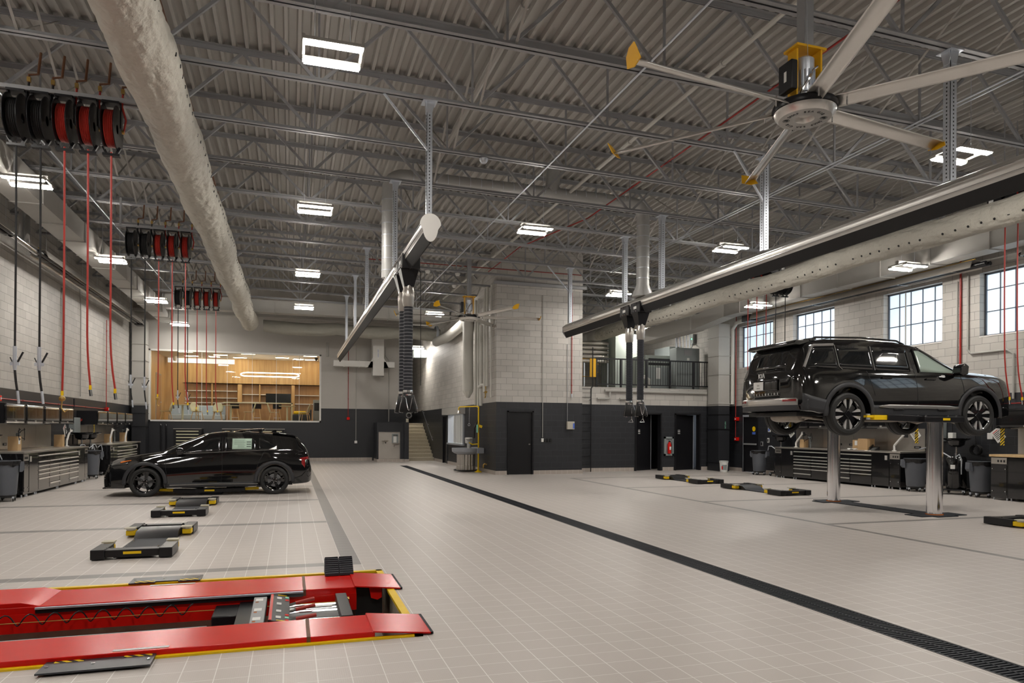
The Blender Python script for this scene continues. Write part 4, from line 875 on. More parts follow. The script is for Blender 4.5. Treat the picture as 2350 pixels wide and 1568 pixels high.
# stairs and handrail
st = MB(); n = 11
for k in range(n): st.box(5.3, 6.53, 33.0+.29*k, 33.0+.29*(n)+5, .1636*k, .1636*(k+1)-.02); 
struct(st.build('floor_stairs', 'stair'))
b = MB()
for k in range(n): b.box(5.3, 6.53, 32.975+.29*k, 33.0+.29*(k+1), .1636*(k+1)-.02, .1636*(k+1))
struct(b.build('trim_3', mat('stair_nosing', (.62, .57, .46), .6, noise=.1, nscale=12)))
r = root('handrail', (6.45, 33, .9), 'dark steel handrail sloping up beside the stairs', 'handrail')
MB().tube([(6.44, 32.9, .95), (6.44, 35.6, 2.45), (6.44, 35.9, 2.45)], .020, 8).build('rail', 'cladding', r)
for y, z in ((33.3, 1.15), (34.4, 1.76), (35.5, 2.36)): MB().bar((6.44, y, z), (6.54, y, z-.04), .02).build('bracket', 'steel', r)
r = root('safety_barrier', (5.7, 36.8, 1.8), 'black and chrome machine standing at the top of the stairs', 'machine')
MB().box(5.42, 5.95, 36.9, 37.4, 1.8, 2.05).build('machine_body', 'tan', r, bevel=.03); MB().lathe([(.1, -.04), (.16, -.04), (.16, .04), (.1, .04)], (5.6, 36.9, 2.2), axis='Y', n=20).lathe([(.1, -.04), (.16, -.04), (.16, .04), (.1, .04)], (5.95, 36.9, 2.22), axis='Y', n=20).build('chrome_ring', 'chrome', r); MB().box(5.45, 6.1, 36.95, 37.3, 2.05, 2.4).build('hood', 'black', r, bevel=.05)
# wash basin and emergency shower
wx, wy = 6.0, 24.45
r = root('wash_fountain', (wx, wy, 0), 'round grey wash fountain on a fluted stainless pedestal', 'wash basin')
MB().lathe([(0, .62), (.30, .62), (.42, .66), (.50, .72), (.51, .84), (.49, .85), (.46, .80), (.3, .74), (0, .73)], (wx, wy, 0), n=36).build('basin', 'stone', r)
MB().box(6.3, 6.54, wy-.5, wy+.5, .66, .86).build('back_ledge', 'stone', r, bevel=.02)
pr = []; N_ = 36
b = MB(); vs = []
for z, k in ((.06, 1), (.22, 1), (.24, .96), (.62, .98)):
    for j in range(N_*2):
        a = 2*PI*j/(N_*2); rr = .33*k*(1+.03*(1 if j % 4 < 2 else -1)); vs.append((wx+rr*math.cos(a), wy+rr*math.sin(a), z))
m = N_*2
b.add(vs, [(i*m+j, i*m+(j+1) % m, (i+1)*m+(j+1) % m, (i+1)*m+j) for i in range(3) for j in range(m)]).build('pedestal', 'stainless', r, ang=20)
MB().tube([(wx+.45*math.cos(t)*.95, wy+.45*math.sin(t)*.95, .06) for t in [2*PI*k/30 for k in range(30)]], .018, 6, closed=True).build('foot_ring', 'blackpaint', r)
MB().lathe([(0, .84), (.06, .84), (.06, 1.0), (.13, 1.02), (.14, 1.2), (.12, 1.22), (0, 1.22)], (wx+.1, wy, 0), n=20).build('spray_head', 'paper', r)
MB().tube([(wx+.3, wy, 1.2), (wx+.3, wy, 1.55), (wx+.35, wy, 1.65), (wx+.45, wy, 1.9)], .03, 8).build('supply_pipe', 'black', r)
sx, sy = 6.34, 24.0
r = root('emergency_shower', (sx, sy, 0), 'yellow emergency shower and eyewash pipe stand beside the wash fountain', 'emergency shower')
MB().lathe([(0, 0), (.13, 0), (.12, .02), (.06, .06), (.03, .09)], (sx, sy, 0), n=20).cyl((sx, sy, .02), (sx, sy, 2.32), .026, 12).tube([(sx, sy, 2.3), (sx-.03, sy+.03, 2.33), (sx-.42, sy+1.1, 2.33), (sx-.45, sy+1.13, 2.3), (sx-.45, sy+1.13, 2.22)], .022, 8).build('stand_pipe', 'yellow', r)
MB().lathe([(0, 2.22), (.03, 2.2), (.12, 2.1), (.12, 2.08), (0, 2.1)], (sx-.45, sy+1.13, 0), n=20).build('shower_head', 'stainless', r)
MB().tube([(sx, sy, 1.0), (sx-.2, sy+.1, .98), (sx-.3, sy+.15, 1.05)], .02, 8).build('eyewash_arm', 'yellow', r); MB().lathe([(0, 1.1), (.07, 1.11), (.13, 1.17), (.14, 1.18), (.12, 1.19), (0, 1.13)], (sx-.3, sy+.15, 0), n=20).build('eyewash_bowl', 'stainless', r)
MB().prism([(1.52, sy), (1.62, sy-.05), (1.62, sy+.05)], 'X', sx, sx+.01); MB().box(sx-.06, sx-.03, sy-.06, sy+.06, 1.4, 1.68).build('green_sign', 'green', r); MB().bar((sx, sy, 1.65), (sx+.12, sy-.05, 1.6), .02, .09).build('activation_flag', 'yellow', r)
MB().tube([(sx-.2, sy+.5, 2.3), (sx-.22, sy+.5, 1.9), (sx-.22, sy+.5, 1.72)], .005, 5).tube([(sx-.22-.04*math.cos(t), sy+.5, 1.68+.04*math.sin(t)) for t in [2*PI*k/8 for k in range(8)]], .006, 5, closed=True).build('pull_rod', 'galv', r)
MB().tube([(6.5, 23.45, .3), (6.42, 23.45, .32), (6.38, 23.45, .28), (6.38, 23.45, .18)], .03, 8).build('drain_valve', 'brass', label='copper coloured valve low on the wall right of the shower stand', cat='valve')
# risers on the side wall
wp = [(6.28, 25.35, .2, 2.95, 5.6, 'thick white pipe with a faceted bottom cap above the wash fountain'), (6.42, 24.75, .05, 2.4, 6.2, 'slim white riser left of the wall corner'), (6.42, 24.4, .04, 2.3, 6.2, 'slim white riser second from the thick pipe'), (6.42, 24.0, .06, 2.35, 5.2, 'white riser standing over the yellow shower'), (6.42, 23.5, .05, 3.0, 6.4, 'white riser ending in brass valves, left one'), (6.42, 23.2, .05, 3.0, 6.4, 'white riser ending in brass valves, right one'), (6.45, 22.8, .03, 2.6, 6.4, 'thin white riser nearest the tower corner')]
for x, y, rr, z0, z1, lb in wp:
    q = pipe('riser_pipe', [(x, y, z0), (x, y, z1)], rr, 'whitepipe', lb, n=14)
    if rr == .2: MB().lathe([(.2, 2.95), (.2, 2.9), (.06, 2.68), (0, 2.68)], (x, y, 0), n=8).build('bottom_cap', 'whitepipe', q)
pipe('riser_pipe', [(6.42, 24.0, 2.9), (6.35, 24.0, 3.02), (6.35, 23.6, 3.06), (6.36, 23.35, 3.06), (6.36, 23.3, 2.8)], .05, 'whitepipe', 'white pipe elbow joining the shower riser to the valves')
MB().tube([(6.4, 23.3, 3.0), (6.4, 23.3, 2.65), (6.35, 23.2, 2.6)], .02, 6).cbox((6.4, 23.3, 2.8), (.09, .09, .07)).build('brass_valve', 'brass', label='brass valve cluster under the white risers', cat='valve')
pipe('riser_pipe', [(6.2, 30.9, 5.4), (6.28, 28.8, 5.38), (6.28, 25.4, 5.58)], .2, 'whitepipe', 'thick white pipe sloping from the slack duct to the risers', n=14)
MB().box(5.9, 6.54, 35.0, 35.5, 5.1, 5.5).build('stair_beam', 'greybox', label='grey beam box over the stairs', cat='heater')  # plain box for the beam below the stair lamp, no heater
# ================================================================ FLOOR DRAIN
r = root('trench_drain', (4.45, 4, 0), 'long dark slotted trench drain running down the middle of the floor', 'drain')
MB().box(4.30, 4.59, -2, 28.9, -.2, -.12).box(4.29, 4.30, -2, 28.9, -.2, .002).box(4.59, 4.60, -2, 28.9, -.2, .002).box(4.30, 4.59, -3.9, -2, -.2, 0).box(4.29, 4.6, 28.9, 28.91, -.2, .002).build('channel', 'black', r)
b = MB(); y = -2.0
while y < 28.88:
    b.box(4.303, 4.44, y, y+.020, -.03, -.002).box(4.452, 4.587, y, y+.020, -.03, -.002); y += .037 if y < 12 else .06
for x0, x1 in ((4.300, 4.315), (4.44, 4.452), (4.575, 4.590)): b.box(x0, x1, -2, 28.9, -.03, 0)
b.build('slotted_grate', 'iron', r)
b = MB(); y = .1
while y < 20: b.cyl((4.322, y, -.003), (4.322, y, .001), .007, 6).cyl((4.568, y+.06, -.003), (4.568, y+.06, .001), .007, 6); y += .61
b.build('grate_screws', 'chrome', r)
# ================================================================ IN-GROUND TWO POST LIFTS, LOWERED
def lift(X, Y, lab, dy=2.35):
    r = root('vehicle_lift', (0, 0, 0), lab, 'vehicle lift', 'lowered two post floor lifts')
    MB().box(-.26, .26, .25, dy-.25, .003, .02).build('cover_plate', 'iron', r)
    MB().prism([(dy-.85, .02), (dy-.7, .10), (dy-.35, .12), (dy-.35, .02)], 'X', -.27, .27).build('ramp_cover', 'blackpaint', r)
    b = MB()
    for k in range(7):
        for s in (-1, 1): b.cyl((s*.23, .4+.18*k, .02), (s*.23, .4+.18*k, .025), .01, 6)
    b.build('cover_bolts', 'chrome', r)
    for y, s in ((0, 1), (dy, -1)):
        hd = MB().box(-.30, .30, *sorted((y, y+s*.16)), .03, .115).build('saddle_beam', 'blackpaint', r, bevel=.008)
        MB().box(-.095, .095, *sorted((y-s*.002, y)), .062, .092).build('safety_label', 'yellow', hd)
        MB().box(-.2, .2, *sorted((y+s*.02, y+s*.45)), .02, .05).build('saddle_plate', 'blackpaint', hd)
        for q in (-1, 1):
            for dx in (-.02, .03): MB().cyl((q*(.27)+dx, y+s*.14, .1), (q*.27+dx, y+s*.14, .125), .014, 8).build('pivot_pin', 'chrome', hd)
            x0, x1 = sorted((q*.285, q*.43))
            a = MB().box(x0, x1, *sorted((y-s*.03, y+s*.46)), .012, .125).build('swing_arm', 'blackpaint', r, bevel=.008)
            MB().box(x0+.012, x1-.012, *sorted((y+s*.44, y+s*.60)), .03, .10).build('arm_extension', 'yellow', a, bevel=.01)
            MB().lathe([(0, .10), (.055, .10), (.065, .115), (.065, .13), (0, .13)], ((x0+x1)/2, y+s*.56, 0), n=16).box(x0, x1-.01, *sorted((y+s*.49, y+s*.64)), .125, .14).build('lifting_pad', mat('cream_rubber', (.55, .52, .42), .7), a)
    r.location = (X, Y, 0); return r
lf = lift(-1.755, 9.15, 'lowered black floor lift nearest the red alignment lift')
for X, Y, lb in ((-1.82, 13.2, 'lowered black floor lift between the nearest one and the station wagon'), (11.38, 17.3, 'lowered black floor lift farthest away, on the right near the back wall'), (11.33, 13.72, 'lowered black floor lift in front of the raised vehicle bay, left of the rear post'), (11.45, 6.4, 'lowered black floor lift cut by the right edge of the photo')):
    dup(lf, (X, Y, 0), lb)
# the lift under the wagon, arms swung out
r = root('vehicle_lift', (-1.75, 17.3, 0), 'floor lift under the station wagon with arms swung out along the sill', 'vehicle lift')
hd = MB().box(-2.05, -1.45, 17.25, 17.45, .06, .15).build('saddle_beam', 'blackpaint', r, bevel=.008); MB().box(-1.85, -1.64, 17.248, 17.25, .09, .13).build('safety_label', 'yellow', hd)
MB().box(-1.95, -1.5, 17.35, 18.9, .003, .06).build('base_frame', 'iron', r)
for q in (-1, 1):
    for yy in (17.3, 18.6):
        cx = -1.75
        a = MB().bar((cx+q*.25, yy+.05, .10), (cx+q*.75, yy+.12, .11), .16, .09).build('swing_arm', 'blackpaint', r, bevel=.008)
        MB().bar((cx+q*.72, yy+.12, .12), (cx+q*1.05, yy+.16, .13), .11, .06).build('arm_extension', 'yellow', a, bevel=.008)
        MB().lathe([(0, .15), (.05, .15), (.06, .19), (0, .19)], (cx+q*1.05, yy+.16, 0), n=14).build('lifting_pad', 'steel', a)
# the raised lift
r = root('vehicle_lift', (11.2, 11.1, 0), 'raised two post lift with polished steel columns under the large vehicle', 'vehicle lift')
pmat = mat('polished_column', (.9, .9, .92), .14, 1)
MB().box(11.0, 11.48, 9.62, 12.75, .002, .014).build('cover_plate', 'iron', r); MB().box(10.75, 11.8, 9.72, 10.1, .003, .016).box(10.8, 11.75, 12.2, 12.55, .003, .016).build('end_plate', 'iron', r)
for k in range(9):
    for x in (11.04, 11.44): MB().cyl((x, 10.3+.22*k, .014), (x, 10.3+.22*k, .02), .012, 6).build('plate_bolt', 'chrome', r)
for x, y in ((11.255, 9.92), (11.22, 12.38)):
    p_ = MB().cyl((x, y, 0), (x, y, 1.70), .135 if y < 11 else .13, 40).build('column', pmat, r)
    MB().lathe([(.136, .016), (.15, .016), (.15, .03), (.136, .03)], (x, y, 0), n=30).build('wiper_seal', 'amber', p_)
    s = 1 if y < 11 else -1
    hd = MB().box(x-.42, x+.52, *sorted((y-s*.17, y+s*.17)), 1.70, 1.80).build('saddle_beam', 'blackpaint', r, bevel=.008)
    MB().box(x+.0, x+.17, y-s*.172, y-s*.17, 1.735, 1.775).build('safety_label', 'yellow', hd)
    for dx in (-.3, .42):
        for ey in (-.08, .08): MB().cyl((x+dx, y+ey, 1.78), (x+dx, y+ey, 1.83), .02, 8).build('pivot_pin', 'chrome', hd)
    a = MB().bar((x-.35, y+s*.02, 1.76), (x-1.0, y+s*.14, 1.78), .17, .11).build('swing_arm', 'blackpaint', r, bevel=.01)
    MB().bar((x-.92, y+s*.14, 1.78), (x-1.28, y+s*.16, 1.78), .11, .085).build('arm_extension', 'yellow', a, bevel=.008)
    MB().bar((x-1.24, y+s*.16, 1.80), (x-1.42, y+s*.17, 1.80), .09, .04).build('arm_tip', 'yellow', a)
    MB().cyl((x-1.36, y+s*.17, 1.74), (x-1.36, y+s*.17, 1.845), .035, 12).build('lifting_pad', 'galv', a)
    a = MB().bar((x+.40, y+s*.02, 1.76), (x+1.0, y+s*.3, 1.78), .17, .11).build('swing_arm', 'blackpaint', r, bevel=.01)
    MB().bar((x+.95, y+s*.28, 1.78), (x+1.2, y+s*.4, 1.78), .11, .085).build('arm_extension', 'yellow', a, bevel=.008)
    MB().cyl((x+1.15, y+s*.38, 1.74), (x+1.15, y+s*.38, 1.845), .035, 12).build('lifting_pad', 'galv', a)
# ================================================================ RED SCISSOR ALIGNMENT LIFT IN ITS PIT
r = root('alignment_lift', (-2, 6.4, 0), 'red scissor alignment lift with two long runways sunk in a yellow edged pit', 'vehicle lift')
def runway(y0, y1, s):
    q = MB().box(-5.9, .60, y0, y1, -.16, .05).build('runway', 'red', r, bevel=.006)
    MB().box(.118, .145, y0-.002, y1+.002, -.02, .053).build('runway_joint', 'copper', q)
    MB().prism([(.58, .052), (.585, .062), (1.02, .020), (1.02, .008)], 'Y', y0-.02, y1+.01).build('approach_ramp', 'red', r)
    MB().box(1.01, 1.03, y0-.02, y1+.01, .006, .022).build('ramp_edge', 'iron', r)
    # raised left section
    MB().prism([(-5.9, .05), (-5.9, .085), (-2.12, .085), (-1.98, .05)], 'Y', y0+.01, y1-.01).build('raised_deck', 'red', r, bevel=.004)
    return q
ra = runway(6.74, 7.36, 1); rb_ = runway(5.10+.11, 5.71, -1)
MB().box(-2.0, .12, 6.70, 6.74, .0, .045).build('slide_rail', 'blackpaint', r); MB().box(-2.0, .12, 6.685, 6.705, .035, .05).build('rail_lip', 'galv', r)
MB().box(-5.9, .60, 6.72, 6.735, -.16, -.005).build('runway_skirt', 'red', r)
MB().box(-5.9, -.3, 6.60, 6.68, -.42, -.26).build('scissor_leg', 'red', r); MB().box(-5.9, .2, 6.5, 6.58, -.6, -.5).build('base_beam', 'red', r); MB().box(-5.9, -.6, 5.74, 5.80, -.06, .03).build('inner_rail', 'steel', r)
MB().tube([(x_/1., 6.62, -.05) for x_ in (-5.8, .5)], .004, 4).cyl((.5, 6.70, -.05), (.53, 6.70, -.05), .022, 10).build('brake_cable', 'brass', r)
pts = []; N_ = 24
for k in range(N_*10+1):
    x = -5.0+4.2*k/(N_*10); amp = .045; ph = 2*PI*k/10
    pts.append((x, 6.65+.03*math.sin(ph), -.035+amp*math.cos(ph)))
MB().tube(pts, .006, 5).build('coiled_air_line', 'black', r)
MB().cyl((.56, 6.73, -.12), (.56, 6.74, -.12), .015, 8).cyl((.78, 6.78, -.04), (.78, 6.80, -.04), .018, 8).build('pivot_bolt', 'chrome', r)
MB().prism([(.72, .03), (.84, .03), (.84, -.07), (.80, -.09), (.74, -.07)], 'Y', 6.76, 6.80).build('ramp_hinge_lug', 'red', r); MB().box(.6, .85, 6.80, 7.3, -.3, .02).build('ramp_well', 'black', r)
# rolling jack between the runways
j = root('rolling_jack', (.05, 6.2, -.15), 'rolling bridge jack with red handled levers between the red runways', 'jack')
MB().box(-.42, -.30, 5.75, 6.72, -.25, -.02).build('side_plate', 'blackpaint', j); MB().box(-.62, -.42, 6.3, 6.7, -.32, -.03).build('valve_block', 'blackpaint', j, bevel=.01)
MB().box(-.30, -.19, 5.76, 6.66, -.05, .03).build('tread_plate', 'steel', j, bevel=.006)
for y in (5.86, 6.15, 6.5): MB().box(-.28, -.22, y, y+.09, .03, .032).build('warning_label', 'paper', j); 
for y in (5.84, 6.13, 6.48): MB().box(-.28, -.255, y-.03, y, .03, .032).build('warning_mark', 'amber', j)
pn = MB(); pn.add([(-.16, 5.78, .045), (.0, 5.78, .015), (.0, 6.68, .015), (-.16, 6.68, .045), (-.16, 5.78, -.05), (.0, 5.78, -.05), (.0, 6.68, -.05), (-.16, 6.68, -.05)], [(0,1,2,3), (7,6,5,4), (0,4,5,1), (1,5,6,2), (2,6,7,3), (3,7,4,0)])
pn = pn.build('control_panel', 'black', j); 
def slab(x, y, w_, d_, nm, m):
    z = .045-.03*(x+.16)/.16; MB().obox((x, y, z+.0025), (w_, d_, .002), Matrix.Rotation(math.atan2(.03, .16), 3, 'Y')).build(nm, m, pn)
slab(-.145, 6.23, .022, .88, 'red_stripe', 'red')
for y in (5.9, 6.1, 6.35, 6.55): slab(-.085, y, .04, .07, 'panel_print', 'paper')
for y, m in ((5.83, 'red'), (5.91, 'green'), (6.5, 'red'), (6.6, 'green'), (5.99, 'red')): slab(-.02, y, .03, .05, 'panel_symbol', m)
for y in (5.80, 6.66): slab(-.06, y, .08, .02, 'yellow_arrow', 'yellow')
MB().box(.40, .50, 5.85, 6.66, -.16, .02).build('end_frame', 'blackpaint', j, bevel=.006)
for k, y in enumerate((5.82, 5.93, 6.02, 6.3, 6.4, 6.52)): MB().cyl((-.0, y, -.05), (.42, y, -.05), .022, 12).build('cylinder_rod', 'chrome', j)
MB().box(.0, .42, 6.08, 6.26, -.12, -.04).build('tray', 'black', j)
for k, (y, dy) in enumerate(((5.92, .02), (6.22, .05), (6.45, .06))):
    MB().cyl((-.0, y, -.01), (.05, y+.01, -.0), .012, 8).build('lever', 'chrome', j); MB().cyl((.05, y+.01, .0), (.21, y+dy, .02), .016, 10).build('lever_grip', 'redhose', j)
MB().box(.18, .36, 6.38, 6.42, -.027, -.024).box(.22, .36, 5.83, 5.87, -.027, -.024).build('rod_label', 'paper', j)
# yellow edging of the pit
r = root('pit_edging', (-2, 6.4, 0), 'yellow painted steel edging around the lift pit', 'edging')
MB().box(-5.98, .95, 7.62, 7.68, -.01, .014).box(-5.98, .95, 5.17, 5.215, -.01, .014).box(.885, .95, 5.17, 7.68, -.01, .014).build('edge_strip', 'yellow', r)
# bridging plates with hazard stripes, and rubber wedges
def hz():
    m = mat('hazard_stripes', (.8, .55, .01), .5); nt, b = nodes(m); tc = nt.nodes.new('ShaderNodeTexCoord'); wv = nt.nodes.new('ShaderNodeTexWave'); wv.bands_direction = 'DIAGONAL'; wv.inputs['Scale'].default_value = 9
    nt.links.new(tc.outputs['Object'], wv.inputs[0]); nt.links.new(mixc(nt, mth(nt, 'GREATER_THAN', wv.outputs['Fac'], .5), (.02, .02, .02), (.8, .55, .01)), b.inputs['Base Color']); return m
HZ = hz()
for y0, y1, lab in ((4.98, 5.22, 'dark steel bridging plate with hazard stripes on the near edge of the pit'), (7.64, 7.86, 'dark steel bridging plate with hazard stripes on the far edge of the pit')):
    r = root('bridging_plate', (-1.17, y0, 0), lab, 'plate', 'bridging plates at the pit edge'); s = 1 if y0 < 6 else -1; yi = y1 if s > 0 else y0
    b = MB().box(-1.49, -.85, y0, y1, .015, .026)
    ya, yb = sorted((yi, yi+s*.04)); b.box(-1.49, -1.26, ya, yb, .015, .026).box(-1.05, -.85, ya, yb, .015, .026)
    b.build('plate', 'greybox' if False else mat('worn_steel', (.07, .075, .085), .35, .6, noise=.4, nscale=4), r)
    ya, yb = sorted((yi+s*.03, yi-s*.05))
    MB().box(-1.44, -1.27, ya, yb, .026, .028).box(-1.04, -.87, ya, yb, .026, .028).build('hazard_stripe', HZ, r)
    for x in (-1.46, -1.2, -.88): MB().cyl((x, (y0+y1)/2, .026), (x, (y0+y1)/2, .030), .012, 8).build('screw', 'chrome', r)
MB().box(-1.12, -.78, 5.24, 5.28, .051, .053).build('warning_decal', 'paper', ra); MB().box(-1.25, -.86, 7.30, 7.34, .051, .053).build('warning_decal', 'paper', rb_)
for k, x in enumerate((.34, .482)):
    r = root('wheel_wedge', (x, 7.4, .05), 'black ribbed rubber wheel chock on the far red runway, %s' % ('left one', 'right one')[k], 'wheel chock', 'rubber wheel chocks')
    MB().prism([(7.28, .052), (7.50, .052), (7.50, .19), (7.46, .205), (7.28, .07)], 'X', x, x+.138).build('wedge', 'rubberbl', r, bevel=.004)
    b = MB()
    for i in range(9): t = i/8; y = 7.285+.175*t; z = .074+.135*t; b.box(x+.004, x+.134, y-.004, y+.004, z-.005, z+.004)
    b.build('grip_ribs', 'iron', r)
# ================================================================ VEHICLES  (local frame: x forward from the rear axle, y left, z up from the road)
def lerp_tab(tab, x):
    if x <= tab[0][0]: return tab[0][1:]
    if x >= tab[-1][0]: return tab[-1][1:]
    for a, b in zip(tab, tab[1:]):
        if a[0] <= x <= b[0]:
            t = (x-a[0])/(b[0]-a[0]); return tuple(p+(q-p)*t for p, q in zip(a[1:], b[1:]))
class Car:
    """lofted body: table rows are x, roofline z, roof half width, belt z, belt half width, widest z, widest half width, sill z"""
    def __init__(s, tab, wheels, R, arch, name, loc, rz, label):
        s.tab, s.wheels, s.R, s.arch = tab, wheels, R, arch
        s.r = root(name, (0, 0, 0), label, 'car'); s.r.location = loc; s.r.rotation_euler = (0, 0, rz)
    def key(s, x):
        # smoothed table look-up
        h = .045; A = [lerp_tab(s.tab, x+d) for d in (-h, 0, h)]
        return tuple((a+2*b+c)/4 for a, b, c in zip(*A))
    def za(s, x, sill):
        z = sill
        for wx in s.wheels:
            d = abs(x-wx)
            if d < s.arch: z = max(z, s.R+math.sqrt(s.arch**2-d*d))
        return z
    def sec(s, x):
        zr, wr, zs, ws, zm, wm, sl = s.key(x); za = s.za(x, sl)
        zm = max(zm, za+.02); zs2 = max(zs, zm+.02); zr = max(zr, zs2+.002)
        wi = wm*.66
        P = [(0, sl+.02), (wi, sl+.02), (wi+.005, min(za, za)), (wm-.035, za), (wm-.01, za+.012), (wm-.004, (za*.5+zm*.5) if za > sl+.02 else za+.13), (wm, zm)]
        for t in (.35, .7, .93): P.append((wm+(ws-wm)*t**1.6, zm+(zs2-zm)*t))
        P.append((ws-.012, zs2))
        g = zr-zs2
        P += [(ws+(wr-ws)*.30-.01, zs2+g*.30), (ws+(wr-ws)*.62-.005, zs2+g*.60), (wr+(ws-wr)*.12, zs2+g*.84), (wr-.015, zs2+g*.93), (wr-.07, zs2+g*.975), (wr*.6, zs2+g*.995), (0, zs2+g*1.0+.01*min(1, g*3))]
        return P
    def side(s, x, z):
        P = s.sec(x)[4:15]
        for a, b in zip(P, P[1:]):
            if a[1] <= z <= b[1] and b[1] > a[1]: return a[0]+(b[0]-a[0])*(z-a[1])/(b[1]-a[1])
        return P[0][0] if z < P[0][1] else P[-1][0]
    def body(s, m='carpaint'):
        x0, x1 = s.tab[0][0], s.tab[-1][0]; xs = [x0, x0+.01, x0+.03]; x = x0+.06
        while x < x1-.05: xs.append(x); x += .04
        xs += [x1-.03, x1-.01, x1]; b = MB(); rows = []
        for x in xs:
            P = s.sec(x); rows.append([(x, y, z) for y, z in P]+[(x, -y, z) for y, z in P[-2:0:-1]])
        n = len(rows[0]); vs = [v for r_ in rows for v in r_]
        fs = [(i*n+j, (i+1)*n+j, (i+1)*n+(j+1) % n, i*n+(j+1) % n) for i in range(len(rows)-1) for j in range(n)]
        fs += [tuple(range(n)), tuple((len(rows)-1)*n+j for j in range(n))]
        b.add(vs, fs); return b.build('body', m, s.r, ang=32)
    def panel(s, name, m, x0, x1, lo, hi, sides=(1, -1), eps=.006, par=None, nx=16, nz=4, th=.004):
        o = None
        for sd in sides:
            def fn(u, v):
                x = x0+(x1-x0)*u; z = lo(x)+(hi(x)-lo(x))*v; return (x, sd*(s.side(x, z)+eps), z)
            o = MB().grid(nx, nz, fn).build(name, m, par or s.r, ang=50, solid=th)
        return o
    def strip(s, name, m, pts, w=.006, sides=(1, -1), eps=.002, par=None, sub=6, h=.004):
        P = []
        for a, b in zip(pts, pts[1:]):
            for k in range(sub): t = k/sub; P.append((a[0]+(b[0]-a[0])*t, a[1]+(b[1]-a[1])*t))
        P.append(pts[-1])
        for sd in sides: MB().tube([(x, sd*(s.side(x, z)+eps), z) for x, z in P], w, 6).build(name, m, par or s.r)
    def archtrim(s, m, w, eps=.012, x1=None):
        for wx in s.wheels:
            for sd in (1, -1):
                def fn(u, v):
                    a = -.12+(PI+.24)*u; rr = s.arch-.012+w*v; x = wx+rr*math.cos(a); z = s.R+rr*math.sin(a)
                    y = s.side(wx+(s.arch+w*v)*math.cos(a)*.98, max(z, s.R+.1))+eps*(1 if v < .8 else .3); return (x, sd*y, max(z, .2))
                MB().grid(28, 3, fn).build('wheel_arch', m, s.r, ang=50, solid=.012)
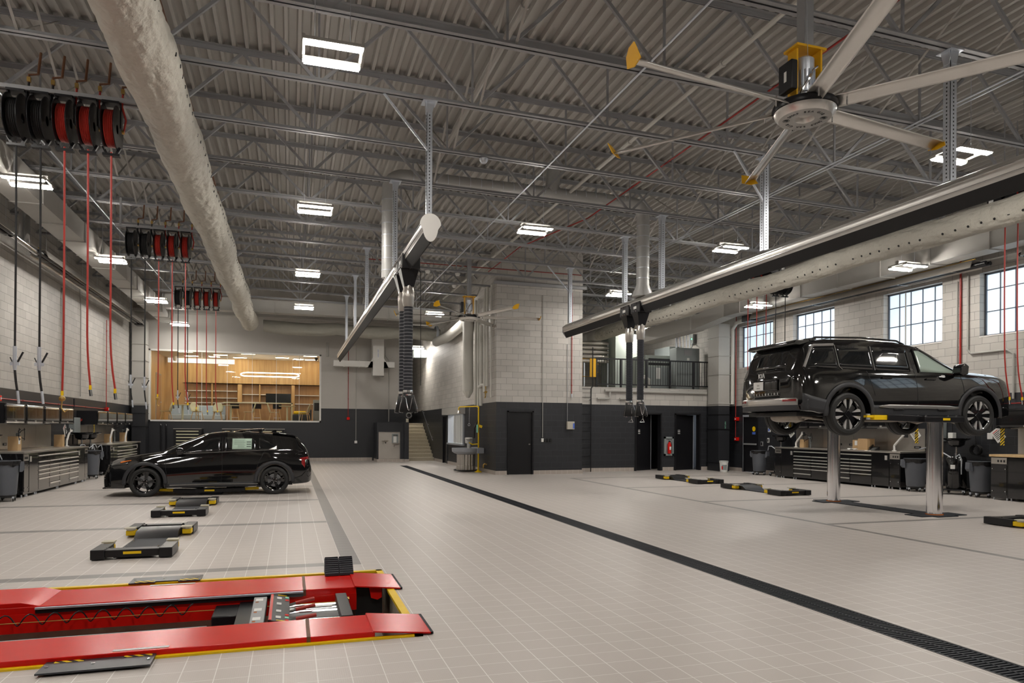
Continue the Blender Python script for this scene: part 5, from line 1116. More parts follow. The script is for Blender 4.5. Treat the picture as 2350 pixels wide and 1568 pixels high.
def wheel(r, x, y, z, R, W, rim, style, sd, name='wheel'):
    """tyre and rim on an axle along y; sd = side facing outwards"""
    c = (x, y, z)
    t = MB().lathe([(rim, -W/2+.02), (rim+.02, -W/2), (R-.04, -W/2), (R-.012, -W/2+.02), (R, -W/2+.045), (R, -.012), (R-.008, -.01), (R-.008, .01), (R, .012), (R, W/2-.045), (R-.012, W/2-.02), (R-.04, W/2), (rim+.02, W/2), (rim, W/2-.02)], c, axis='Y', n=48)
    b = MB()
    for o_ in (-.06, -.03, .03, .06): b.lathe([(R+.0005, o_-.003), (R+.0005, o_+.003)], c, axis='Y', n=40)
    tire = t.build('tyre', 'tyre', r, ang=25); b.build('tread_groove', 'black', tire)
    yo = sd*(W/2-.03)
    MB().lathe([(rim, -sd*W/2*.9), (rim-.012, -sd*W/2*.8), (rim-.02, 0), (rim-.012, yo), (rim+.004, yo+sd*.012), (rim+.004, yo)], c, axis='Y', n=48).build('rim_barrel', 'blackgloss', tire)
    MB().lathe([(.06, -sd*.02), (.15, -sd*.02), (.15, sd*.01), (.06, sd*.01)], c, axis='Y', n=30).build('brake_disc', 'steel', tire)
    def spoke(a, r0, r1, w0, w1, y0, y1, dep, mtl, nm, off=0.):
        ca, sa = math.cos(a), math.sin(a); vs = []
        for rr, w_, yy in ((r0, w0, y0), (r1, w1, y1)):
            for s_, dy in ((-1, 0), (1, 0), (1, -sd*dep), (-1, -sd*dep)):
                q = s_*w_/2+off; vs.append((x+rr*ca-q*sa, y+yy+dy, z+rr*sa+q*ca))
        MB().add(vs, [(0,1,2,3), (7,6,5,4), (0,4,5,1), (1,5,6,2), (2,6,7,3), (3,7,4,0)]).build(nm, mtl, tire, bevel=.004)
    f = yo+sd*.004
    if style == 'suv':
        for k in range(4):
            a = PI/2*k+PI/2
            spoke(a, .08, rim-.006, .075, .10, f-sd*.02, f-sd*.004, .03, 'blackgloss', 'spoke_insert')
            for o_ in (-1, 1):
                ca, sa = math.cos(a), math.sin(a)
                pts = [(.10, .030), (rim-.1, .036), (rim-.004, .042), (rim-.004, .078), (rim-.06, .095), (.15, .060)]
                vs = [(x+rr*ca-o_*q*sa, y+f+dy, z+rr*sa+o_*q*ca) for dy in (.004*sd, -.022*sd) for rr, q in pts]; m = len(pts)
                MB().add(vs, [tuple(range(m)), tuple(range(m, 2*m))[::-1]]+[(i, (i+1) % m, m+(i+1) % m, m+i) for i in range(m)]).build('spoke', 'wheelsilver', tire)
            a += PI/4
            spoke(a, .04, rim*.72, .10, .085, f-sd*.006, f-sd*.012, .04, 'blackgloss', 'diagonal_spoke')
            pts = [(x+(rim-.012)*math.cos(a+t), y+f, z+(rim-.012)*math.sin(a+t)) for t in [-.22+.44*i/6 for i in range(7)]]
            MB().tube(pts, .007, 6).build('rim_accent', 'wheelsilver', tire)
        MB().obox((x, y+f-sd*.005, z), (.11, .03, .11), Matrix.Rotation(PI/4, 3, 'Y')).build('centre_cap', 'blackgloss', tire, bevel=.005)
    else:
        for k in range(5):
            a = 2*PI*k/5+PI/2+.2
            for da in (-.17, .17):
                ca0, sa0 = math.cos(a), math.sin(a); spoke(a+da, .045, rim-.006, .02, .022, f-sd*.015, f-sd*.002, .03, 'blackgloss', 'spoke')
            spoke(a, rim*.45, rim*.8, .012, .05, f-sd*.02, f-sd*.014, .02, 'blackgloss', 'spoke_web')
        MB().lathe([(0, f-sd*.0), (.05, f-sd*.002), (.07, f-sd*.03), (.07, f-sd*.05)], c, axis='Y', n=20).build('centre_cap', 'blackgloss', tire)
        for k in range(5): MB().cyl((x+.052*math.cos(1.26*k), y+f-sd*.02, z+.052*math.sin(1.26*k)), (x+.052*math.cos(1.26*k), y+f+sd*.002, z+.052*math.sin(1.26*k)), .009, 8).build('wheel_nut', 'chrome', tire)
    tire.name = name
    return tire
# ---------------------------------------------------------------- wagon facing left
#      x     zr    wr    zs    ws    zm    wm    sill
WT = [(-.83, .50, .52, .46, .60, .40, .62, .32),
      (-.80, .64, .66, .60, .74, .50, .76, .28),
      (-.77, .98, .70, .93, .78, .62, .84, .26),
      (-.72, 1.05, .66, .98, .79, .64, .86, .25),
      (-.60, 1.20, .62, 1.01, .80, .66, .88, .24),
      (-.46, 1.335, .60, 1.03, .82, .66, .895, .23),
      (-.30, 1.365, .60, 1.04, .83, .66, .905, .22),
      (.05, 1.405, .60, 1.035, .85, .66, .915, .20),
      (.60, 1.44, .60, 1.01, .86, .62, .905, .19),
      (1.05, 1.45, .60, .985, .865, .60, .905, .19),
      (1.45, 1.405, .58, .97, .86, .60, .905, .19),
      (1.95, 1.20, .60, .95, .85, .62, .91, .19),
      (2.42, .985, .66, .93, .83, .64, .915, .19),
      (2.80, .93, .64, .88, .80, .62, .915, .19),
      (3.15, .87, .60, .80, .76, .58, .88, .19),
      (3.38, .80, .55, .71, .70, .55, .80, .19),
      (3.50, .70, .50, .62, .62, .50, .70, .19),
      (3.56, .50, .40, .46, .50, .40, .56, .20)]
c1 = Car(WT, (0, 2.70), .325, .385, 'station_wagon', (-.348, 18.03, .0), PI, 'glossy black station wagon facing left with open sunroof, parked over a floor lift')
c1.body()
for x in (0, 2.70):
    for sd in (1, -1): wheel(c1.r, x, sd*.80, .325, .325, .22, .235, 'car', sd)
belt = lambda x: lerp_tab([(-.8, 1.035), (-.03, 1.03), (1.92, .955), (2.1, .94)], x)[0]
c1.archtrim('cladding', .075)
c1.panel('sill_panel', 'cladding', .40, 2.30, lambda x: .205, lambda x: .30)
c1.strip('sill_strip', 'silver', [(.36, .255), (1.3, .262), (2.2, .25)], .010, eps=.012)
ft = lambda x: min(1.315, lerp_tab([(1.1, 1.315), (1.3, 1.31), (1.55, 1.235), (1.8, 1.09), (1.95, .975), (2.02, .95)], x)[0])
c1.panel('front_side_window', 'glass', 1.17, 1.99, lambda x: belt(x)+.012, ft)
c1.panel('rear_side_window', 'glass', .40, 1.08, lambda x: belt(x)+.012, lambda x: lerp_tab([(.40, 1.18), (.47, 1.29), (.55, 1.315), (1.1, 1.318)], x)[0])
c1.panel('quarter_window', 'glass', -.06, .34, lambda x: belt(x)+.012, lambda x: lerp_tab([(-.06, 1.06), (-.02, 1.13), (.1, 1.2), (.34, 1.30)], x)[0])
c1.panel('quarter_trim', 'silver', -.05, .12, lambda x: belt(x)+.006, lambda x: lerp_tab([(-.05, 1.14), (.0, 1.10), (.12, 1.045)], x)[0], eps=.014)
st = c1.panel('window_sticker', 'green', .50, .92, lambda x: 1.045, lambda x: 1.285, sides=(1,), eps=.014)
st.data.materials[0] = mat('sticker_paper', (.42, .56, .46), .7)
for k in range(9):
    c1.panel('sticker_print', 'black', .66 if k % 3 else .64, .88 if k < 6 else .80, lambda x, k=k: 1.262-.022*k, lambda x, k=k: 1.262-.022*k+.0035, sides=(1,), eps=.017, par=st, nx=3, nz=1, th=.001)
for z in (1.10, 1.15, 1.20): c1.panel('sticker_print', 'black', .515, .61, lambda x, z=z: z, lambda x, z=z: z+.014, sides=(1,), eps=.017, par=st, nx=3, nz=1, th=.001)
c1.strip('belt_moulding', 'silver', [(2.0, .945), (1.0, .99), (.0, 1.03)], .006, eps=.006)
c1.strip('door_seam', 'black', [(2.30, .93), (2.28, .6), (2.24, .3)], .004)
c1.strip('door_seam', 'black', [(1.13, 1.32), (1.12, .6), (1.14, .3)], .004)
c1.strip('door_seam', 'black', [(.36, 1.30), (.20, 1.03), (.34, .75), (.42, .5), (.44, .3)], .004)
c1.strip('door_seam', 'black', [(1.14, .30), (2.24, .30)], .003)
for x in (1.35,): c1.strip('door_handle', 'blackgloss', [(x-.02, .86), (x+.17, .855)], .016, eps=.014)
# glazing front and rear
for nm, x0, x1, sgn in (('windscreen', 1.52, 2.42, 1), ('rear_window', -.72, -.38, -1)):
    def fn(u, v):
        x = x0+(x1-x0)*u; P = c1.sec(x); w_ = P[14][0]*(.94 if sgn > 0 else .9); zt = P[-1][1]; ze = P[15][1]; a = (v*2-1)
        return (x+.008*sgn, a*w_, zt-(zt-ze)*abs(a)**3+.012)
    MB().grid(14, 16, fn).build(nm, 'glass', c1.r, ang=60)
MB().prism([(-.50, 1.335), (-.40, 1.375), (-.05, 1.425), (.05, 1.425), (.05, 1.405), (-.38, 1.35), (-.5, 1.322)], 'Y', -.60, .60).build('roof_spoiler', 'carpaint', c1.r, bevel=.008)
vs = []
sun = MB().grid(12, 8, lambda u, v: (.24+.80*u, (v-.5)*.86, 1.512-.10*u**2.2-.02*(abs(v-.5)*2)**3))
sun.build('open_sunroof', 'carpaint', c1.r, solid=.02); MB().box(.3, .36, -.35, .35, 1.43, 1.51).box(.95, 1.0, -.4, .4, 1.44, 1.47).build('sunroof_lifter', 'black', c1.r)
MB().prism([(-.02, 1.415), (.1, 1.44), (.0, 1.49), (-.03, 1.47)], 'Y', -.03, .03).build('antenna_fin', 'blackgloss', c1.r)
for sd in (1, -1):
    y = sd*(c1.side(1.9, .96)+.10)
    MB().lathe([(0, -.07), (.05, -.065), (.085, -.02), (.08, .06), (.05, .08), (0, .085)], (1.98, y, 1.0), axis='X', n=16).build('door_mirror', 'blackgloss', c1.r)
    MB().bar((1.98, sd*(c1.side(1.95, .95)), .955), (1.98, y, .97), .05, .03).build('mirror_arm', 'blackgloss', c1.r)
c1.panel('head_lamp', 'glass', 3.05, 3.50, lambda x: lerp_tab([(3.0, .73), (3.5, .66)], x)[0], lambda x: lerp_tab([(3.0, .785), (3.5, .70)], x)[0])
c1.panel('turn_lens', 'amber', 2.98, 3.20, lambda x: lerp_tab([(2.98, .80), (3.2, .745)], x)[0], lambda x: lerp_tab([(2.98, .812), (3.2, .785)], x)[0], eps=.012)
c1.panel('tail_lamp', 'tail', -.765, -.56, lambda x: lerp_tab([(-.765, .80), (-.66, .80), (-.56, .81)], x)[0], lambda x: lerp_tab([(-.765, .87), (-.56, .835)], x)[0], eps=.01)
c1.panel('tail_lamp', 'tail', -.68, -.60, lambda x: lerp_tab([(-.68, .60), (-.60, .70)], x)[0], lambda x: .81, eps=.01, nx=4)
c1.strip('bumper_crease', 'blackgloss', [(-.78, .60), (-.7, .52), (-.6, .42), (-.45, .36)], .012)
MB().box(3.3, 3.60, -.55, .55, .17, .20).build('front_lip', 'black', c1.r, bevel=.008)
MB().box(-.4, 3.2, -.7, .7, .2, .26).build('underbody', 'black', c1.r)
# steering wheel and seats just seen through the front window are left dark behind the glass
# ---------------------------------------------------------------- large SUV on the raised lift
ST = [(-1.00, 1.02, .56, .98, .70, .66, .74, .46),
      (-.975, 1.16, .66, 1.10, .78, .70, .84, .43),
      (-.92, 1.28, .72, 1.165, .86, .74, .93, .42),
      (-.80, 1.60, .73, 1.17, .905, .76, .975, .41),
      (-.66, 1.69, .74, 1.17, .92, .76, .985, .40),
      (-.30, 1.745, .74, 1.165, .93, .76, .992, .34),
      (.40, 1.77, .74, 1.16, .93, .76, .992, .31),
      (1.20, 1.76, .74, 1.15, .93, .76, .992, .31),
      (1.70, 1.70, .72, 1.14, .93, .76, .992, .31),
      (2.10, 1.52, .72, 1.135, .93, .76, .992, .31),
      (2.68, 1.22, .76, 1.14, .92, .78, .992, .31),
      (3.10, 1.20, .76, 1.13, .91, .78, .992, .31),
      (3.55, 1.17, .76, 1.10, .90, .76, .975, .33),
      (3.74, 1.14, .74, 1.05, .87, .74, .94, .36),
      (3.82, 1.04, .72, .98, .84, .70, .90, .38),
      (3.86, .80, .68, .76, .78, .60, .82, .42)]
SZ0 = 1.475
c2 = Car(ST, (0, 2.98), .385, .475, 'sport_utility_vehicle', (9.58, 11.15, SZ0), -.035, 'large glossy black sport utility vehicle raised on the two post lift')
c2.body()
for x in (0, 2.98):
    for sd in (1, -1): wheel(c2.r, x, sd*.855, .365, .388, .25, .275, 'suv', sd)
c2.archtrim('cladding', .085, .016)
c2.panel('rocker_cladding', 'cladding', .46, 2.52, lambda x: .32, lambda x: .53, eps=.02)
c2.panel('rocker_strip', 'silver', .62, 2.44, lambda x: lerp_tab([(.62, .50), (.85, .475), (2.3, .47), (2.44, .49)], x)[0], lambda x: lerp_tab([(.62, .52), (.85, .545), (2.2, .54), (2.44, .51)], x)[0], eps=.035)
for x in (.95, 1.95): c2.panel('step_pad', 'black', x, x+.22, lambda x: .445, lambda x: .475, eps=.037, nx=4)
c2.panel('rear_side_cladding', 'cladding', -.93, -.44, lambda x: lerp_tab([(-.93, .44), (-.44, .36)], x)[0], lambda x: lerp_tab([(-1.0, .76), (-.8, .68), (-.44, .60)], x)[0], eps=.014)
gl = 1.60; bl = lambda x: lerp_tab([(-1, 1.185), (2.4, 1.15)], x)[0]+.01
c2.panel('rear_quarter_window', 'glass', -.80, -.18, bl, lambda x: lerp_tab([(-.80, 1.20), (-.62, gl-.03), (-.18, gl)], x)[0])
c2.panel('rear_door_window', 'glass', -.13, .60, bl, lambda x: gl+.015)
c2.panel('middle_window', 'glass', .63, 1.42, bl, lambda x: gl+.01)
c2.panel('front_side_window', 'greenglass', 1.62, 2.52, bl, lambda x: lerp_tab([(1.5, gl), (1.72, gl-.005), (1.95, 1.49), (2.25, 1.33), (2.5, 1.18), (2.55, 1.17)], x)[0])
c2.strip('window_frame', 'blackgloss', [(1.62, 1.17), (1.60, 1.60), (1.78, 1.60), (2.0, 1.48), (2.3, 1.31), (2.56, 1.17)], .022, eps=.008)
c2.strip('pillar_trim', 'silver', [(-.86, 1.19), (-.66, 1.56), (-.60, 1.60), (-.18, 1.625)], .026, eps=.004)
c2.strip('pillar_trim', 'silver', [(-.155, 1.62), (-.15, 1.22), (-.10, 1.17)], .008, eps=.008)
c2.strip('pillar_trim', 'silver', [(.615, 1.62), (.615, 1.17)], .006, eps=.008)
c2.strip('door_seam', 'black', [(1.50, 1.62), (1.50, 1.2), (1.52, .5), (1.50, .35)], .004)
c2.strip('door_seam', 'black', [(2.56, 1.15), (2.60, .9), (2.58, .5), (2.5, .35)], .004)
c2.strip('door_seam', 'black', [(.42, 1.15), (.50, .9), (.56, .7)], .004)
for x in (.72, 1.72): c2.strip('door_handle', 'blackgloss', [(x, 1.03), (x+.22, 1.03)], .016, eps=.016)
for sd in (1, -1):
    MB().tube([(-.62, sd*.70, 1.70), (-.5, sd*.70, 1.755), (.5, sd*.70, 1.785), (1.3, sd*.69, 1.76), (1.48, sd*.68, 1.70)], .018, 8).build('roof_rail', 'blackgloss', c2.r)
    y = sd*1.08
    MB().prism([(2.30, 1.14), (2.34, 1.30), (2.44, 1.33), (2.52, 1.28), (2.50, 1.13), (2.40, 1.10)], 'Y', y-.09, y+.1).build('door_mirror', 'blackgloss', c2.r, bevel=.02)
    MB().bar((2.42, sd*.93, 1.14), (2.42, y, 1.16), .06, .04).build('mirror_arm', 'blackgloss', c2.r)
def fn(u, v):
    x = 1.78+(2.68-1.78)*u; P = c2.sec(x); w_ = P[14][0]*.95; zt = P[-1][1]; ze = P[15][1]; a = v*2-1
    return (x+.01, a*w_, zt-(zt-ze)*abs(a)**3+.012)
MB().grid(12, 12, fn).build('windscreen', 'glass', c2.r, ang=60)
# tailgate: glass, spoiler, lamps, badge, plate, lettering
def tg(z):   # x of the tail surface at height z
    return lerp_tab([(.45, -1.0), (.95, -1.005), (1.02, -1.0), (1.16, -.975), (1.28, -.925), (1.62, -.79), (1.70, -.64)], z)[0]
def tailp(name, m, y0, y1, z0, z1, eps=.012, nz=6, curve=.11):
    def fn(u, v):
        y = y0+(y1-y0)*u; z = z0+(z1-z0)*v; return (tg(z)-eps+curve*(abs(y)/.8)**2.5, y, z)
    return MB().grid(14, nz, fn).build(name, m, c2.r, ang=50, solid=.006)
tailp('rear_window', 'glass', -.70, .70, 1.22, 1.57, .016)
tailp('tailgate', 'carpaint', -.80, .80, .64, 1.19, .012)
tailp('tailgate_recess', 'blackgloss', -.34, .34, .80, 1.0, .022, curve=.02)
MB().prism([(-.95, 1.645), (-.91, 1.695), (-.5, 1.755), (-.45, 1.72), (-.82, 1.60), (-.93, 1.615)], 'Y', -.70, .70).build('roof_spoiler', 'carpaint', c2.r, bevel=.015)
for sd in (1, -1):
    for k, (y, w_) in enumerate(((.80, .035), (.90, .03))):
        MB().tube([(-.90+.08*k, sd*y, .72), (-.91+.08*k, sd*y, .80), (-.91+.08*k, sd*y, 1.02), (-.89+.08*k, sd*(y-.05), 1.12), (-.88+.09*k, sd*(y-.08), 1.13)], w_*.55, 8).build('tail_lamp', 'cladding', c2.r)
Rt = basis((0, -1, 0), (0, 0, 1), (-1, 0, 0))
text(None, 'badge', 'KI\u039b', .125, 'badge', c2.r, (tg(1.10)-.022, .16, 1.09), Rt, .006)
for i, ch in enumerate('TELLURIDE'): text(None, 'model_lettering', ch, .06, 'badge', c2.r, (-1.032, .36-.09*i, .735), Rt, .004)
text(None, 'trim_lettering', 'SX-Prestige', .045, 'badge', c2.r, (-.985, -.60, .745), Rt, .004); text(None, 'trim_lettering', 'X-Pro', .034, 'badge', c2.r, (-.985, -.60, .700), Rt, .004)
pl = MB().box(-1.045, -1.038, .06, .36, .82, .98).build('licence_plate', 'paper', c2.r)
text(None, 'plate_print', 'KIA', .045, 'black', pl, (-1.0465, .21, .915), Rt, .0005); text(None, 'plate_print', 'DEALER', .03, 'black', pl, (-1.0465, .21, .86), Rt, .0005)
def bump(z, y):  # rear bumper skin
    return -1.09+.26*(abs(y)/.99)**4+.02*abs(z-.52)*3
MB().grid(24, 6, lambda u, v: (bump(.42+.20*v, -.97+1.94*u), -.97+1.94*u, .42+.20*v)).build('rear_bumper', 'cladding', c2.r, solid=.02)
MB().grid(24, 4, lambda u, v: (bump(.52+.10*v, -.84+1.68*u)-.012+.0*v, -.84+1.68*u, .52+.13*v)).build('bumper_skid_plate', 'silver', c2.r, solid=.01)
MB().grid(24, 3, lambda u, v: (bump(.64, -.97+1.94*u)+.10*v, -.97+1.94*u, .63+.03*v)).build('bumper_top', 'cladding', c2.r, solid=.01)
for sd in (1, -1): MB().grid(6, 2, lambda u, v: (bump(.6, sd*(.55+.27*u))-.022, sd*(.55+.27*u), .585+.04*v)).build('reflector', 'tail', c2.r, solid=.004)
MB().box(-.9, 3.6, -.72, .72, .33, .40).build('underbody', 'black', c2.r)
MB().lathe([(0, -.42), (.09, -.40), (.11, -.3), (.11, .3), (.09, .40), (0, .42)], (-.62, -.1, .33), axis='Y', n=20).build('muffler', 'exhaust', c2.r)
MB().tube([(-.62, -.5, .32), (-.5, -.62, .30), (-.1, -.60, .27), (.3, -.45, .27), (1.6, -.25, .27), (2.6, -.2, .3)], .035, 10).build('exhaust_pipe', 'exhaust', c2.r)
for x in (0, 2.98):
    for sd in (1, -1): MB().tube([(x+.05, sd*.12, .33), (x-.02, sd*.45, .24), (x-.04, sd*.72, .30)], .035, 8).build('suspension_arm', 'exhaust', c2.r)
    MB().cyl((x, -.75, .365), (x, .75, .365), .035, 10).build('axle', 'exhaust', c2.r)
# ================================================================ WORK BENCHES ALONG BOTH WALLS
def bench(side, units, z1, tops, top_mat, nm):
    """units: list of (y0, y1, kind); side 'L' faces +x, 'R' faces -x"""
    s = 1 if side == 'L' else -1; xf = -5.5 if side == 'L' else 15.15; xw = XL if side == 'L' else XR
    def X(d0, d1): return sorted((xf+s*d0, xf+s*d1))
    depth = abs(xf-xw)-.01
    for i, (y0, y1, kind) in enumerate(units):
        r = root({'n': 'end_cabinet', 'd': 'locker_cabinet', 'w': 'drawer_cabinet'}[kind], (xf, (y0+y1)/2, 0), '%s, %s from the camera, %s' % ({'n': 'narrow black end cabinet', 'd': 'black locker with silver latch', 'w': 'black drawer cabinet with silver pulls'}[kind], ORD[i]+' unit', nm), 'cabinet', 'cabinets of the %s' % nm)
        MB().box(*X(-depth, 0), y0+.003, y1-.003, .06, z1-.03).build('body', 'blackgloss', r, bevel=.004)
        for yy in (y0+.05, y1-.05): MB().cyl((xf-s*.05, yy, 0), (xf-s*.05, yy, .07), .018, 8).build('levelling_foot', 'galv', r)
        if kind == 'w':
            c = (y0+y1)/2; seq = [(y0, c, [.82]), ] ; zs_a = (.72, .62, .53, .44, .33); zs_b = (.72, .62, .53, .44, .33, .18)
            rows = [((y0, y1), .86, .12)]
            for (a, b_, zz) in ((y0, c, zs_a), (c, y1, zs_b)):
                for k, z in enumerate(zz):
                    lo = zz[k+1]+.03 if k+1 < len(zz) else .10; rows.append(((a, b_), z, z+.025-lo))
            for (a, b_), z, h in rows:
                d = MB().box(*X(0, .012), a+.01, b_-.01, z+.03-h, z+.03).build('drawer', 'blackgloss', r, bevel=.003)
                MB().prism([(xf+s*.012, z+.022), (xf+s*.035, z+.012), (xf+s*.035, z-.006), (xf+s*.012, z-.002)], 'Y', a+.015, b_-.015).build('drawer_pull', 'handle', d)
        elif kind == 'd':
            d = MB().box(*X(0, .012), y0+.01, y1-.01, .10, z1-.06).build('door', 'blackgloss', r, bevel=.003)
            MB().box(*X(.012, .02), y0+.06, y0+.14, z1-.22, z1-.10).build('latch', 'handle', d)
        else:
            d = MB().box(*X(0, .01), y0+.02, y1-.02, .12, z1-.22).build('door', 'blackgloss', r, bevel=.003)
            MB().box(*X(0, .012), y0+.02, y1-.02, z1-.19, z1-.05).build('switch_plate', 'stainless', r)
            for k in range(3): MB().box(*X(.012, .02), y0+.06+.07*k, y0+.09+.07*k, z1-.15, z1-.10).build('switch', 'black', r)
            for zz in (.2, z1-.3):
                for yy in (y0+.05, y1-.05): MB().cyl((xf+s*.01, yy, zz), (xf+s*.018, yy, zz), .012, 8).build('rivet', 'chrome', d)
    ya, yb = units[0][0], units[-1][1]
    MB().box(*X(-depth, .03), ya-.02, yb+.02, z1-.03, z1+(.02 if top_mat == 'maple' else .012)).build('worktop', top_mat, bevel=.004, label='%s worktop of the %s' % ({'maple': 'pale maple', 'stainless': 'stainless steel'}[top_mat], nm), cat='worktop')
    n = max(2, int((yb-ya)/1.1)); 
    for k in range(n):
        a, b_ = ya+(yb-ya)*k/n, ya+(yb-ya)*(k+1)/n
        MB().box(*sorted((xw+s*.005, xw+s*.02)), a+.004, b_-.004, z1+.02, 1.6).build('splash_panel', 'stainless', label='stainless splash panel, %s from the camera, behind the %s' % (ORD[k], nm), cat='panel', group='splash panels of the %s' % nm)
    if tops:
        a0, a1, m = tops
        for k in range(m):
            a, b_ = a0+(a1-a0)*k/m, a0+(a1-a0)*(k+1)/m
            r = root('wall_cabinet', (xw, (a+b_)/2, 1.6), 'glossy black wall cabinet, %s from the camera, above the %s' % (ORD[k], nm), 'cabinet', 'wall cabinets above the %s' % nm)
            MB().box(*sorted((xw+s*.002, xw+s*.56)), a+.002, b_-.002, 1.61, 2.05).build('body', 'blackpaint', r)
            d = MB().grid(10, 6, lambda u, v: (xw+s*(.572+.006*math.sin(u*PI)), a+.006+(b_-a-.012)*u, 1.615+.43*v)).build('door', 'blackgloss', r, ang=60, solid=.008)
            MB().box(*sorted((xw+s*.576, xw+s*.592)), (a+b_)/2-.035, (a+b_)/2+.035, 1.64, 1.655).box(*sorted((xw+s*.576, xw+s*.592)), (a+b_)/2-.035, (a+b_)/2+.035, 1.665, 1.68).build('latch', 'handle', d)
            if k % 2 == 0: MB().box(*sorted((xw+s*.2, xw+s*.24)), a+.1, b_-.1, 1.598, 1.609).build('under_light', 'paper', r)
bench('L', [(17.63, 17.95, 'n'), (17.95, 18.55, 'd'), (18.55, 20.12, 'w'), (20.12, 21.70, 'w'), (21.70, 22.35, 'd'), (22.35, 22.66, 'n')], .98, (17.62, 22.7, 4), 'stainless', 'left front bench')
bench('L', [(25.3, 25.62, 'n'), (25.62, 26.25, 'd'), (26.25, 27.8, 'w'), (27.8, 29.3, 'w'), (29.3, 29.95, 'd')], .98, (25.2, 30.5, 4), 'stainless', 'left rear bench')
bench('R', [(14.37, 14.72, 'n'), (14.72, 15.3, 'd'), (15.3, 16.86, 'w'), (16.86, 18.42, 'w'), (18.42, 19.0, 'd'), (19.0, 19.33, 'n')], .98, (14.7, 19.3, 4), 'stainless', 'right rear bench')
bench('R', [(7.6, 8.2, 'd'), (8.2, 9.8, 'w'), (9.8, 10.9, 'w'), (10.9, 11.5, 'd'), (11.5, 11.9, 'n')], 1.0, (7.9, 12.0, 3), 'maple', 'right front bench')
# chests against the back wall
for k, (x0, lb) in enumerate(((-4.72, 'black tool chest with pale drawer pulls, left one behind the station wagon'), (-2.78, 'black tool chest with pale drawer pulls, seen through the wagon windows'), (-1.3, 'black tool chest hidden behind the wagon roof'))):
    r = root('tool_chest', (x0+.5, 33.3, 0), lb, 'tool chest', 'tool chests along the back wall')
    MB().box(x0-.05, x0+1.05, 32.98, YB-.02, .08, 1.46).build('body', 'blackpaint', r, bevel=.005)
    MB().box(x0-.06, x0+1.06, 32.95, YB-.02, 1.46, 1.48).build('worktop', 'stainless', r)
    for i in range(9): 
        d = MB().box(x0+.03, x0+.97, 32.968, 32.98, 1.27-.135*i, 1.385-.135*i).build('drawer', 'blackpaint', r, bevel=.003); MB().box(x0+.06, x0+.94, 32.94, 32.968, 1.345-.135*i, 1.385-.135*i).build('drawer_pull', 'cream', d)
for k, x in enumerate((-5.35, -5.15)): pipe('air_line', [(x, 33.62, .15), (x, 33.62, 1.6), (x-.03, 33.66, 1.66)], .03, 'blackpaint', 'black vertical pipe on the back wall by the left corner, %s one' % ('left', 'right')[k])
# ================================================================ THINGS STANDING ABOUT
def bin_():
    r = root('waste_bin', (0, 0, 0), '', 'waste bin', 'grey wheeled waste bins with black bags')
    MB().lathe([(0, .13), (.20, .13), (.21, .15), (.255, .80), (.275, .81), (.275, .84), (.26, .845)], (0, 0, 0), n=32).build('barrel', 'greybin', r)
    for s in (-1, 1): MB().prism([(s*.25, .60), (s*.26, .81), (s*.33, .81), (s*.34, .66), (s*.30, .60)], 'Y', -.07, .07).build('grip', 'greybin', r)
    def fn(u, v):
        a = 2*PI*u; k = 1+.02*math.sin(9*a)+.012*math.sin(23*a); rr = (.262+.022*math.sin(v*PI)) if v < .75 else .24
        z = .735-.02*math.sin(5*a)-.01*math.sin(11*a) if v == 0 else (.735+(v)*.155 if v < .75 else .80)
        return (rr*k*math.cos(a), rr*k*math.sin(a), z)
    MB().grid(64, 8, fn).build('liner_bag', 'bag', r, ang=70)
    MB().lathe([(0, .08), (.19, .08), (.20, .10), (.20, .125), (0, .125)], (0, 0, 0), n=24).build('dolly', 'black', r)
    for k in range(5):
        a = 2*PI*k/5+.5; x, y = .2*math.cos(a), .2*math.sin(a)
        c_ = MB().box(x-.018, x+.018, y-.03, y+.03, .05, .10).build('caster_fork', 'galv', r); MB().lathe([(0, -.012), (.036, -.012), (.04, -.008), (.04, .008), (.036, .012), (0, .012)], (x, y, .04), axis='X', n=14).build('caster_wheel', 'rubber', c_)
    return r
b0 = bin_(); spots = [(-5.6, 16.9, 'grey wheeled bin cut by the left edge of the photo'), (-5.62, 23.5, 'grey wheeled bin between the two left benches'), (15.4, 20.45, 'grey wheeled bin left of the far right bench, before the exit door'), (15.2, 13.95, 'grey wheeled bin behind the near lift column'), (15.42, 12.35, 'grey wheeled bin beside the maple topped bench')]
for k, (x, y, lb) in enumerate(spots):
    o = b0 if k == 0 else dup(b0)
    o.location = (x, y, 0); o['label'] = lb; o.rotation_euler[2] = (.3, .2, 1.9, 2.6, 2.9)[k]
